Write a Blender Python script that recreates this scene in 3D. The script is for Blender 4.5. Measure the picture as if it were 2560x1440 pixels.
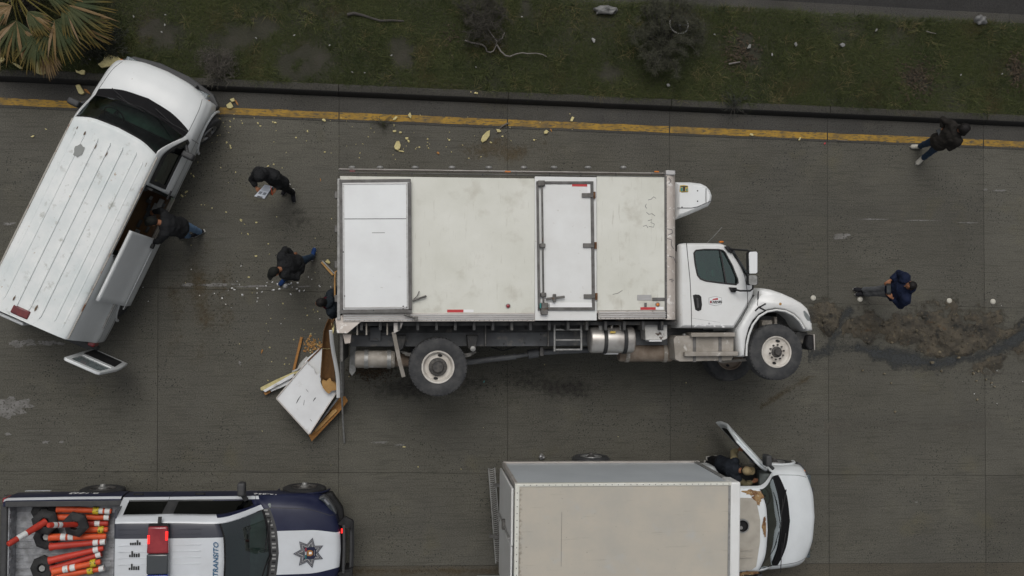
import bpy, bmesh, math, random
import numpy as np
from mathutils import Vector, Matrix, Quaternion, noise, geometry
random.seed(7); NP = np.random.RandomState(11)
R = math.radians
for o in list(bpy.data.objects): bpy.data.objects.remove(o)
SC = bpy.context.scene; COL = SC.collection

# ------------------------------------------------------------------ camera, sky, sun, exposure
FPX, HCAM = 2500.0, 20.0                       # focal length in pixels of the 2560 px wide frame, flying height
NADIR = Vector((1010-1280, -(750-720), -FPX)).normalized()
CQ = NADIR.rotation_difference(Vector((0, 0, -1)))
cd = bpy.data.cameras.new('camera'); cam = bpy.data.objects.new('camera', cd); COL.objects.link(cam)
cd.sensor_width = 36; cd.lens = 36*FPX/2560; cd.clip_end = 500; cd.clip_start = .1
cam.location = (0, 0, HCAM); cam.rotation_euler = CQ.to_euler(); SC.camera = cam
SUN_EL, SUN_AZ = 60, -12                        # elevation; azimuth measured from +Y (north) towards +X
W = bpy.data.worlds.new('World'); SC.world = W; W.use_nodes = True
wn = W.node_tree; bg = wn.nodes['Background']
sky = wn.nodes.new('ShaderNodeTexSky'); sky.sky_type = 'NISHITA'; sky.sun_disc = False
sky.sun_elevation = R(SUN_EL); sky.sun_rotation = R(SUN_AZ)
sky.air_density = 1.0; sky.dust_density = 6.0; sky.ozone_density = 1.0
hs = wn.nodes.new('ShaderNodeHueSaturation'); hs.inputs['Saturation'].default_value = .22
wn.links.new(sky.outputs[0], hs.inputs['Color']); wn.links.new(hs.outputs[0], bg.inputs[0])
bg.inputs[1].default_value = .148
sd = bpy.data.lights.new('sun', 'SUN'); sd.energy = .95; sd.angle = R(34); sd.color = (1, .965, .91)
so = bpy.data.objects.new('sun', sd); COL.objects.link(so)
sdir = Vector((math.sin(R(SUN_AZ))*math.cos(R(SUN_EL)), math.cos(R(SUN_AZ))*math.cos(R(SUN_EL)), math.sin(R(SUN_EL))))
so.rotation_euler = (-sdir).to_track_quat('-Z', 'Y').to_euler(); so.location = (0, 0, 30)
SC.view_settings.view_transform = 'Standard'; SC.view_settings.look = 'None'
SC.view_settings.exposure = -.70; SC.view_settings.gamma = 1; SC.view_settings.use_curve_mapping = False
SC.render.engine = 'CYCLES'

# ------------------------------------------------------------------ helpers
def P(px, py, z=0.0):
    """world point at height z seen at pixel (px,py) of the 2560x1440 photograph"""
    d = CQ @ Vector((px-1280, -(py-720), -FPX)); t = (z-HCAM)/d.z
    return Vector((d.x*t, d.y*t, z))

class MB:
    def __init__(s): s.v = []; s.f = []; s.m = []
    def add(s, vs, fs, mi=0):
        b = len(s.v); s.v += [tuple(v) for v in vs]; s.f += [tuple(i+b for i in f) for f in fs]; s.m += [mi]*len(fs); return s
    def box(s, a, b, M=None, mi=0):
        (x0, y0, z0), (x1, y1, z1) = a, b
        vs = [Vector(p) for p in ((x0,y0,z0),(x1,y0,z0),(x1,y1,z0),(x0,y1,z0),(x0,y0,z1),(x1,y0,z1),(x1,y1,z1),(x0,y1,z1))]
        if M is not None: vs = [M @ v for v in vs]
        return s.add(vs, [(3,2,1,0),(4,5,6,7),(0,1,5,4),(1,2,6,5),(2,3,7,6),(3,0,4,7)], mi)
    def cbox(s, c, d, M=None, mi=0):
        c = Vector(c); d = Vector(d)/2; return s.box(c-d, c+d, M, mi)
    def bar(s, p, q, w, h, up=(0,0,1), mi=0):
        p = Vector(p); q = Vector(q); x = (q-p); L = x.length; x.normalize(); u = Vector(up); y = u.cross(x)
        if y.length < 1e-5: y = Vector((0,1,0)).cross(x)
        y.normalize(); z = x.cross(y)
        M = Matrix.Translation(p) @ Matrix((x, y, z)).transposed().to_4x4()
        return s.box((0, -w/2, -h/2), (L, w/2, h/2), M, mi)
    def tube(s, pts, r, n=8, cap=True, mi=0, flat=1.0, up=None):
        pts = [Vector(p) for p in pts]; k = len(pts)
        if not isinstance(r, (list, tuple)): r = [r]*k
        rings = []; pn = None
        for i, p in enumerate(pts):
            t = (pts[min(i+1, k-1)]-pts[max(i-1, 0)]); t = t.normalized() if t.length > 1e-9 else Vector((0,0,1))
            if pn is None:
                a = Vector(up) if up else (Vector((0,0,1)) if abs(t.z) < .9 else Vector((1,0,0)))
                pn = (a - t*a.dot(t)).normalized()
            else:
                pn = pn - t*pn.dot(t); pn = pn.normalized() if pn.length > 1e-6 else t.orthogonal().normalized()
            bn = t.cross(pn)
            rr = r[i] if isinstance(r[i], (tuple, list)) else (r[i]*flat, r[i])
            rings.append([p + pn*(rr[0]*math.cos(2*math.pi*j/n)) + bn*(rr[1]*math.sin(2*math.pi*j/n)) for j in range(n)])
        vs = [v for g in rings for v in g]; fs = []
        for i in range(k-1):
            for j in range(n):
                fs.append((i*n+j, i*n+(j+1) % n, (i+1)*n+(j+1) % n, (i+1)*n+j))
        if cap: fs.append(tuple(reversed(range(n)))); fs.append(tuple((k-1)*n+j for j in range(n)))
        return s.add(vs, fs, mi)
    def cyl(s, p, q, r, n=20, mi=0): return s.tube([p, q], r, n, True, mi)
    def lathe(s, prof, c, ax, n=32, mi=0, cap=False):
        c = Vector(c); ax = Vector(ax).normalized(); u = ax.orthogonal().normalized(); w = ax.cross(u)
        vs = []; fs = []; k = len(prof)
        for (r, h) in prof:
            for j in range(n):
                a = 2*math.pi*j/n; vs.append(c+ax*h+(u*math.cos(a)+w*math.sin(a))*r)
        for i in range(k-1):
            for j in range(n): fs.append((i*n+j, i*n+(j+1) % n, (i+1)*n+(j+1) % n, (i+1)*n+j))
        if cap: fs.append(tuple(reversed(range(n)))); fs.append(tuple((k-1)*n+j for j in range(n)))
        return s.add(vs, fs, mi)
    def ell(s, c, r, M=None, n=16, m=10, mi=0):
        c = Vector(c); r = r if isinstance(r, (tuple, list)) else (r, r, r)
        vs = []; fs = []
        for i in range(m+1):
            t = math.pi*i/m
            for j in range(n):
                a = 2*math.pi*j/n
                v = Vector((r[0]*math.sin(t)*math.cos(a), r[1]*math.sin(t)*math.sin(a), r[2]*math.cos(t)))
                vs.append(c+(M @ v if M is not None else v))
        for i in range(m):
            for j in range(n): fs.append((i*n+j, (i+1)*n+j, (i+1)*n+(j+1) % n, i*n+(j+1) % n))
        return s.add(vs, fs, mi)
    def prism(s, poly, fn, h0, h1, holes=(), mi=0, walls=True, caps=(True, True)):
        """polygon (a,b) with holes extruded from h0 to h1; fn(a,b,h) gives the point"""
        loops = [list(poly)]+[list(h) for h in holes]; flat = [p for l in loops for p in l]
        tris = geometry.tessellate_polygon([[Vector((p[0], p[1], 0)) for p in l] for l in loops]); n = len(flat)
        vs = [fn(p[0], p[1], h0) for p in flat]+[fn(p[0], p[1], h1) for p in flat]; fs = []
        if caps[0]: fs += [tuple(t) for t in tris]
        if caps[1]: fs += [tuple(n+i for i in reversed(t)) for t in tris]
        if walls:
            b = 0
            for l in loops:
                k = len(l); fs += [(b+i, b+(i+1) % k, n+b+(i+1) % k, n+b+i) for i in range(k)]; b += k
        return s.add(vs, fs, mi)
    def build(s, name, mat, parent=None, smooth=None, bevel=0, seg=2, fix=True, world=False, merge=False):
        me = bpy.data.meshes.new(name); me.from_pydata(s.v, [], s.f); mats = mat if isinstance(mat, (list, tuple)) else [mat]
        for m in mats: me.materials.append(M_(m))
        if len(mats) > 1: me.polygons.foreach_set('material_index', s.m)
        if fix or merge:
            bm = bmesh.new(); bm.from_mesh(me)
            if merge: bmesh.ops.remove_doubles(bm, verts=bm.verts, dist=1e-5)
            bmesh.ops.recalc_face_normals(bm, faces=bm.faces); bm.to_mesh(me); bm.free()
        return finish(name, me, parent, smooth, bevel, seg, world)
def finish(name, me, parent=None, smooth=None, bevel=0, seg=2, world=False):
    if smooth is not None:
        me.polygons.foreach_set('use_smooth', [True]*len(me.polygons))
        if smooth < 180: me.set_sharp_from_angle(angle=R(smooth))
    o = bpy.data.objects.new(name, me); COL.objects.link(o)
    if parent is not None:
        o.parent = parent
        if world: o.matrix_parent_inverse = wmat(parent).inverted()
    if bevel:
        b = o.modifiers.new('bevel', 'BEVEL'); b.width = bevel; b.segments = seg; b.limit_method = 'ANGLE'; b.angle_limit = R(40)
        if smooth is None:
            me.polygons.foreach_set('use_smooth', [True]*len(me.polygons)); me.set_sharp_from_angle(angle=R(50))
    return o
def wmat(o):
    m = o.matrix_basis.copy() if not o.parent else wmat(o.parent) @ o.matrix_parent_inverse @ o.matrix_basis
    return m
def tag(o, label=None, cat=None, group=None, kind=None):
    if label: o['label'] = label
    if cat: o['category'] = cat
    if group: o['group'] = group
    if kind: o['kind'] = kind
    return o
def thing(name, label, cat, loc=(0,0,0), rz=0, group=None):
    o = bpy.data.objects.new(name, None); COL.objects.link(o); o.location = loc; o.rotation_euler = (0,0,rz)
    o.empty_display_size = .2
    return tag(o, label, cat, group)
def copy_tree(o, parent=None):
    c = o.copy(); COL.objects.link(c); c.parent = parent
    for ch in list(o.children): copy_tree(ch, c)
    return c
def text_mesh(s, size, name, mat, parent, M, extrude=.001, shear=0, spacing=1, bold=0, world=False):
    cu = bpy.data.curves.new(name, 'FONT'); cu.body = s; cu.size = size; cu.extrude = extrude; cu.align_x = 'CENTER'; cu.align_y = 'CENTER'
    cu.shear = shear; cu.space_character = spacing; cu.offset = bold; cu.resolution_u = 3
    t = bpy.data.objects.new('tmp', cu); COL.objects.link(t); dg = bpy.context.evaluated_depsgraph_get(); dg.update()
    me = bpy.data.meshes.new_from_object(t.evaluated_get(dg)); bpy.data.objects.remove(t); bpy.data.curves.remove(cu)
    me.transform(M); me.materials.clear(); me.materials.append(M_(mat)); me.name = name
    return finish(name, me, parent, world=world)

# ------------------------------------------------------------------ materials
MATS = {}
def M_(k): return MATS[k] if isinstance(k, str) else k
def mk(name, col, rough=.6, metal=0, var=None, spots=(), bump=None, coat=0, spec=.5, stretch=(1,1,1), alpha=1, emit=None, rnd=0, attr=None):
    m = bpy.data.materials.new(name); m.use_nodes = True; nt = m.node_tree; b = nt.nodes['Principled BSDF']; L = nt.links.new
    def nd(t, **k):
        n = nt.nodes.new(t)
        for a, v in k.items(): setattr(n, a, v)
        return n
    b.inputs['Roughness'].default_value = rough; b.inputs['Metallic'].default_value = metal
    b.inputs['Specular IOR Level'].default_value = spec; b.inputs['Coat Weight'].default_value = coat; b.inputs['Coat Roughness'].default_value = .12
    b.inputs['Alpha'].default_value = alpha
    if emit: b.inputs['Emission Color'].default_value = (*emit[0], 1); b.inputs['Emission Strength'].default_value = emit[1]
    tc = nd('ShaderNodeTexCoord'); mp = nd('ShaderNodeMapping'); mp.inputs['Scale'].default_value = stretch; L(tc.outputs['Object'], mp.inputs[0])
    def noise_(scale, detail=4, vec=None, rgh=.6):
        n = nd('ShaderNodeTexNoise'); n.inputs['Scale'].default_value = scale; n.inputs['Detail'].default_value = detail; n.inputs['Roughness'].default_value = rgh
        L((vec or mp).outputs[0], n.inputs['Vector']); return n.outputs['Fac']
    def ramp(fac, lo, hi):
        r = nd('ShaderNodeMapRange'); r.inputs['From Min'].default_value = lo; r.inputs['From Max'].default_value = hi; L(fac, r.inputs['Value']); return r.outputs[0]
    def mix(fac, a, c):
        x = nd('ShaderNodeMix', data_type='RGBA'); L(fac, x.inputs[0])
        for i, v in ((6, a), (7, c)):
            if isinstance(v, tuple): x.inputs[i].default_value = (*v, 1)
            else: L(v, x.inputs[i])
        return x.outputs[2]
    c = nd('ShaderNodeRGB'); c.outputs[0].default_value = (*col, 1); c = c.outputs[0]
    if attr:
        a = nd('ShaderNodeAttribute', attribute_name=attr); c = a.outputs['Color']
    if var:
        c2, sc, lo, hi = var; c = mix(ramp(noise_(sc, 6), lo, hi), c, tuple(c2))
    for sp in spots:
        c3, sc, lo, hi = sp[:4]; st = sp[4] if len(sp) > 4 else None; vec = None
        if st:
            vec = nd('ShaderNodeMapping'); vec.inputs['Scale'].default_value = st; L(tc.outputs['Object'], vec.inputs[0])
            if len(sp) > 5: vec.inputs['Location'].default_value = sp[5]
        c = mix(ramp(noise_(sc, 5, vec), lo, hi), c, tuple(c3))
    if rnd:
        oi = nd('ShaderNodeObjectInfo'); r = ramp(oi.outputs['Random'], 0, 1); h = nd('ShaderNodeHueSaturation'); q = nd('ShaderNodeMapRange')
        q.inputs['To Min'].default_value = 1-rnd; q.inputs['To Max'].default_value = 1+rnd; L(r, q.inputs['Value']); L(q.outputs[0], h.inputs['Value']); L(c, h.inputs['Color']); c = h.outputs[0]
    L(c, b.inputs['Base Color'])
    if bump:
        bp = nd('ShaderNodeBump'); bp.inputs['Strength'].default_value = bump[1]; bp.inputs['Distance'].default_value = bump[2]
        L(noise_(bump[0], 5), bp.inputs['Height']); L(bp.outputs[0], b.inputs['Normal'])
    MATS[name] = m; return m
DIRT = (.16, .135, .105)
mk('white', (.74,.75,.74), .35, coat=.3, var=((.66,.66,.64), 1.6, .35, .75), spots=[((.45,.42,.37), 9, .66, .78)])
mk('van_white', (.68,.70,.70), .38, coat=.25, var=((.60,.62,.62), 1.3, .35, .75), spots=[((.33,.31,.28), 14, .70, .8)])
mk('roof_white', (.76,.78,.77), .5, var=((.60,.65,.65), 1.7, .42, .72), spots=[((.42,.43,.40), 5, .60, .74), ((.33,.2,.1), 11, .69, .76)])
mk('rust', (.17,.085,.04), .9, var=((.10,.045,.02), 20, .4, .6), bump=(60,.5,.004))
mk('panel_white', (.70,.70,.64), .45, var=((.60,.60,.53), 1.2, .32, .72), spots=[((.47,.45,.38), 2.2, .56, .8), ((.40,.38,.31), 5, .62, .85, (6,.5,1)), ((.3,.27,.22), 30, .72, .78)], bump=(120,.06,.002))
mk('door_white', (.78,.80,.80), .42, var=((.70,.71,.71), 1.4, .35, .75), spots=[((.38,.36,.32), 3.2, .70, .78, (1,3,1)), ((.3,.27,.23), 26, .71, .77)])
mk('corner_post', (.50,.44,.39), .45, metal=.25, var=((.62,.57,.52), 2.2, .4, .65), spots=[((.75,.72,.68), 9, .58, .64), ((.25,.2,.17), 14, .64, .72)])
mk('alu', (.50,.50,.50), .42, metal=.7, var=((.36,.35,.34), 3, .35, .7), stretch=(.6,5,5))
mk('alu_dirty', (.42,.39,.36), .5, metal=.35, var=((.56,.53,.5), 2.5, .4, .7), spots=[((.24,.2,.17), 8, .58, .75)])
mk('galv', (.33,.33,.32), .5, metal=.5, var=((.22,.22,.21), 12, .4, .65))
mk('chassis', (.035,.036,.038), .75, var=((.10,.098,.092), 2.5, .4, .72), spots=[((.17,.155,.13), 6, .58, .78)], bump=(40,.2,.004))
mk('chassis_grey', (.10,.105,.11), .65, var=((.055,.056,.06), 2.2, .4, .7), spots=[((.19,.175,.15), 5, .58, .75)])
mk('dusty_metal', (.27,.245,.21), .6, metal=.2, var=((.40,.37,.33), 4, .45, .7), spots=[((.55,.53,.5), 6, .62, .70)])
mk('tank_alu', (.52,.50,.47), .38, metal=.6, var=((.34,.31,.28), 3.5, .42, .7), spots=[((.62,.61,.58), 6, .6, .7)])
mk('brown_metal', (.17,.125,.09), .7, metal=.1, var=((.26,.215,.17), 5, .4, .7))
mk('tyre', (.03,.031,.033), .8, var=((.075,.074,.072), 5, .42, .75), bump=(90,.25,.004))
mk('tyre_dark', (.016,.016,.017), .82, var=((.035,.035,.034), 6, .45, .7))
mk('rim_white', (.58,.55,.50), .5, var=((.42,.38,.33), 6, .45, .7), spots=[((.2,.12,.07), 10, .66, .74)])
mk('rim_steel', (.36,.36,.36), .4, metal=.6, var=((.22,.22,.21), 8, .4, .7))
mk('hub', (.09,.083,.075), .65, metal=.2, var=((.045,.043,.042), 14, .4, .6))
mk('black', (.014,.014,.015), .65, spec=.25, var=((.03,.03,.03), 8, .45, .7))
mk('rubber', (.022,.022,.023), .7, var=((.05,.049,.047), 7, .45, .7))
mk('gasket', (.15,.145,.14), .7, var=((.09,.085,.08), 6, .4, .65))
mk('seam', (.05,.05,.052), .8)
mk('steel', (.16,.155,.145), .5, metal=.5, var=((.09,.085,.08), 10, .4, .65), spots=[((.16,.09,.05), 9, .63, .72)])
mk('chrome', (.62,.62,.62), .15, metal=1)
mk('red_tape', (.50,.035,.04), .45); mk('white_tape', (.80,.80,.80), .45)
mk('red_lens', (.26,.015,.022), .25, coat=.6); mk('dark_red_lens', (.10,.012,.015), .3, coat=.5, var=((.16,.02,.02), 18, .4, .6))
mk('amber', (.55,.16,.01), .25, coat=.5)
mk('teal', (.03,.24,.23), .4); mk('logo_black', (.02,.02,.02), .5); mk('logo_yellow', (.50,.36,.07), .5); mk('logo_red', (.42,.03,.04), .5); mk('logo_grey', (.16,.16,.15), .5)
mk('scribble', (.10,.095,.11), .7)
mk('mirror', (.85,.86,.87), .08, metal=1)
mk('navy', (.009,.012,.038), .4, coat=.08, spec=.3, var=((.022,.026,.055), 2, .4, .7)); mk('navy_grey', (.035,.038,.052), .45, coat=.3)
mk('police_white', (.62,.65,.68), .35, coat=.4, var=((.56,.58,.60), 2, .4, .7))
mk('plastic_dark', (.04,.041,.043), .6, var=((.055,.055,.055), 8, .4, .7))
mk('bedliner', (.36,.37,.39), .6, var=((.20,.205,.21), 7, .4, .65), spots=[((.09,.085,.08), 12, .62, .75)])
mk('orange', (.62,.085,.02), .55, var=((.45,.06,.016), 5, .4, .7), spots=[((.3,.06,.03), 12, .66, .76)], rnd=.18)
mk('red_orange', (.52,.042,.022), .55, var=((.38,.032,.018), 5, .4, .7), rnd=.12)
mk('reflective', (.66,.68,.67), .4, spots=[((.4,.4,.38), 14, .6, .7)])
mk('yellow_tape', (.55,.42,.02), .5, spots=[((.03,.03,.02), 26, .56, .6)])
mk('led_red', (.9,.03,.02), .3, emit=((1,.01,.01), 3.2)); mk('led_blue', (.02,.1,.9), .3, emit=((.01,.12,1), 2.5))
mk('lens_red', (.23,.012,.02), .2, coat=.8, var=((.32,.03,.035), 4, .4, .7)); mk('lens_blue', (.012,.03,.22), .2, coat=.8); mk('lens_smoke', (.05,.056,.06), .25, coat=.6)
mk('blue_letter', (.02,.10,.20), .5)
mk('wood', (.40,.19,.05), .8, var=((.26,.115,.03), 3, .35, .7), stretch=(1,9,9), bump=(40,.3,.004))
mk('wood_pale', (.50,.30,.11), .8, var=((.33,.17,.055), 4, .35, .7), bump=(50,.4,.006))
mk('fibre', (.17,.085,.028), .85, var=((.105,.05,.017), 2.2, .35, .7), stretch=(8,1,8), bump=(30,.3,.006))
mk('plywood', (.145,.075,.03), .85, var=((.085,.045,.02), 2.5, .35, .7), spots=[((.04,.025,.016), 4, .6, .75)])
mk('foam', (.60,.53,.27), .9, var=((.48,.41,.19), 14, .4, .7), bump=(60,.5,.006), rnd=.12)
mk('torn_white', (.72,.74,.75), .45, var=((.62,.63,.64), 2, .35, .72), spots=[((.42,.41,.39), 3.5, .62, .75)])
mk('cargo_beige', (.47,.43,.36), .6, var=((.40,.38,.335), 1.4, .35, .7), spots=[((.42,.42,.40), 2.2, .58, .75), ((.2,.18,.155), 17, .69, .75), ((.3,.27,.225), 3, .64, .8, (.4,6,1))], bump=(80,.06,.002))
mk('cargo_side', (.56,.60,.63), .35, coat=.2, var=((.48,.52,.55), 1.1, .35, .7))
mk('cab_beige', (.42,.39,.335), .65, var=((.33,.305,.26), 4, .35, .7), bump=(90,.15,.003))
mk('cab_white', (.72,.755,.77), .35, coat=.3, var=((.64,.67,.68), 1.5, .35, .7))
mk('paper', (.62,.66,.72), .7); mk('ink', (.22,.24,.27), .8)
mk('litter', (.26,.26,.25), .6, var=((.17,.17,.165), 14, .4, .6), rnd=.3)
mk('pane_reflect_dirt', (.20,.24,.245), .22, coat=.6, var=((.15,.18,.185), 4, .35, .7), spots=[((.2,.1,.05), 3, .68, .72)])  # glass reflection and dirt painted into one opaque bluish grey
mk('plastic_bag', (.16,.16,.155), .5, var=((.10,.10,.10), 6, .4, .7))
mk('marker_white', (.52,.50,.43), .6, var=((.48,.46,.40), 20, .4, .65))
mk('bark', (.09,.08,.07), .9, var=((.14,.13,.115), 12, .4, .65)); mk('pale_branch', (.20,.185,.17), .85, var=((.12,.11,.1), 9, .4, .65))
mk('twig', (.055,.05,.045), .9)
mk('leafcol', (.06,.07,.03), .7, attr='tint', spec=.25)
mk('soil', (.038,.037,.024), .95, var=((.026,.026,.016), 3, .35, .7), spots=[((.048,.043,.034), 1.3, .56, .72)], bump=(25,.6,.03))
mk('spill', (.105,.088,.062), .95, var=((.05,.045,.036), 2.2, .38, .62), spots=[((.03,.029,.025), 4, .54, .66), ((.15,.125,.08), 18, .60, .68), ((.085,.055,.03), 7, .62, .7), ((.06,.058,.05), 1.3, .55, .7)], bump=(45,.9,.04))
mk('gravel', (.045,.032,.02), .9, var=((.08,.055,.033), 20, .4, .6)); mk('stone', (.20,.17,.11), .9, var=((.12,.10,.07), 20, .4, .6), rnd=.25)
mk('wet', (.026,.029,.031), .5, var=((.040,.041,.040), 2.5, .4, .7), spots=[((.06,.056,.047), 7, .56, .7), ((.016,.018,.019), 3, .6, .7)], spec=.35, bump=(60,.4,.006))
mk('cabin', (.24,.27,.26), .8, var=((.16,.18,.17), 6, .4, .7))
mk('cowl_black', (.010,.010,.011), .85, spec=.15)
def mk_glass(name, tint, refl=1.0, rough=.03):
    m = bpy.data.materials.new(name); m.use_nodes = True; nt = m.node_tree; nt.nodes.clear(); L = nt.links.new
    out = nt.nodes.new('ShaderNodeOutputMaterial'); mx = nt.nodes.new('ShaderNodeMixShader'); tr = nt.nodes.new('ShaderNodeBsdfTransparent'); gl = nt.nodes.new('ShaderNodeBsdfGlossy')
    fr = nt.nodes.new('ShaderNodeFresnel'); fr.inputs[0].default_value = 1.5; mu = nt.nodes.new('ShaderNodeMath'); mu.operation = 'MULTIPLY_ADD'; mu.inputs[1].default_value = refl; mu.inputs[2].default_value = .035*refl
    tr.inputs[0].default_value = (*tint, 1); gl.inputs[1].default_value = rough; gl.inputs[0].default_value = (.9,.97,1,1)
    L(fr.outputs[0], mu.inputs[0]); L(mu.outputs[0], mx.inputs[0]); L(tr.outputs[0], mx.inputs[1]); L(gl.outputs[0], mx.inputs[2]); L(mx.outputs[0], out.inputs[0]); MATS[name] = m
mk_glass('glass', (.42,.66,.56), 1.6); mk_glass('glass_dark', (.16,.19,.19), 1.4); mk_glass('glass_tint', (.03,.03,.032), .8); mk_glass('glass_blue', (.5,.62,.64), 2.4, .08); mk_glass('lamp_glass', (.6,.62,.62), 1.6)

def mk_film(name, col, rough=.9, col2=None, sc=3.0, grain=(.3,.7)):
    m = bpy.data.materials.new(name); m.use_nodes = True; nt = m.node_tree; b = nt.nodes['Principled BSDF']; L = nt.links.new; out = [n for n in nt.nodes if n.type == 'OUTPUT_MATERIAL'][0]
    b.inputs['Roughness'].default_value = rough; b.inputs['Specular IOR Level'].default_value = .3; tc = nt.nodes.new('ShaderNodeTexCoord')
    n1 = nt.nodes.new('ShaderNodeTexNoise'); n1.inputs['Scale'].default_value = sc; n1.inputs['Detail'].default_value = 7; L(tc.outputs['Object'], n1.inputs['Vector'])
    mx = nt.nodes.new('ShaderNodeMix'); mx.data_type = 'RGBA'; mx.inputs[6].default_value = (*col, 1); mx.inputs[7].default_value = (*(col2 or tuple(c*.6 for c in col)), 1); L(n1.outputs['Fac'], mx.inputs[0]); L(mx.outputs[2], b.inputs['Base Color'])
    at = nt.nodes.new('ShaderNodeAttribute'); at.attribute_name = 'fade'; n2 = nt.nodes.new('ShaderNodeTexNoise'); n2.inputs['Scale'].default_value = sc*5; n2.inputs['Detail'].default_value = 6; L(tc.outputs['Object'], n2.inputs['Vector'])
    ad = nt.nodes.new('ShaderNodeMath'); ad.operation = 'ADD'; L(at.outputs['Fac'], ad.inputs[0]); L(n2.outputs['Fac'], ad.inputs[1])
    mr = nt.nodes.new('ShaderNodeMapRange'); mr.inputs[1].default_value = .62; mr.inputs[2].default_value = 1.35; L(ad.outputs[0], mr.inputs[0])
    tr = nt.nodes.new('ShaderNodeBsdfTransparent'); ms = nt.nodes.new('ShaderNodeMixShader'); L(mr.outputs[0], ms.inputs[0]); L(tr.outputs[0], ms.inputs[1]); L(b.outputs[0], ms.inputs[2]); L(ms.outputs[0], out.inputs[0]); MATS[name] = m
def film(name, mat, x0, y0, x1, y1, z, fn, nx, ny, parent=None):
    vs = []; fa = []
    for i in range(nx+1):
        for j in range(ny+1):
            px, py = x0+(x1-x0)*i/nx, y0+(y1-y0)*j/ny; p = P(px, py, z); vs.append((p.x, p.y, z)); fa.append(max(0., min(1., fn(px, py))))
    fs = [(i*(ny+1)+j, (i+1)*(ny+1)+j, (i+1)*(ny+1)+j+1, i*(ny+1)+j+1) for i in range(nx) for j in range(ny) if max(fa[i*(ny+1)+j], fa[(i+1)*(ny+1)+j], fa[(i+1)*(ny+1)+j+1], fa[i*(ny+1)+j+1]) > 0]
    m = MB(); m.add(vs, fs); o = m.build(name, mat, parent, fix=False, world=parent is not None); ca = o.data.color_attributes.new('fade', 'FLOAT_COLOR', 'POINT')
    ca.data.foreach_set('color', [c for f in fa for c in (f, f, f, 1)]); return o
mk_film('mud_film', (.085,.073,.052), .95, (.045,.041,.033)); mk_film('wet_film', (.030,.034,.036), .45, (.046,.048,.047), 4); mk_film('grime_film', (.28,.24,.18), .9, (.20,.175,.14), 4); mk_film('dark_film', (.036,.034,.030), .75, (.046,.043,.037), 2); mk_film('dust_film', (.16,.15,.125), .95, (.11,.10,.085), 3); mk_film('ochre_film', (.12,.085,.04), .95, (.09,.07,.04), 3)
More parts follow.
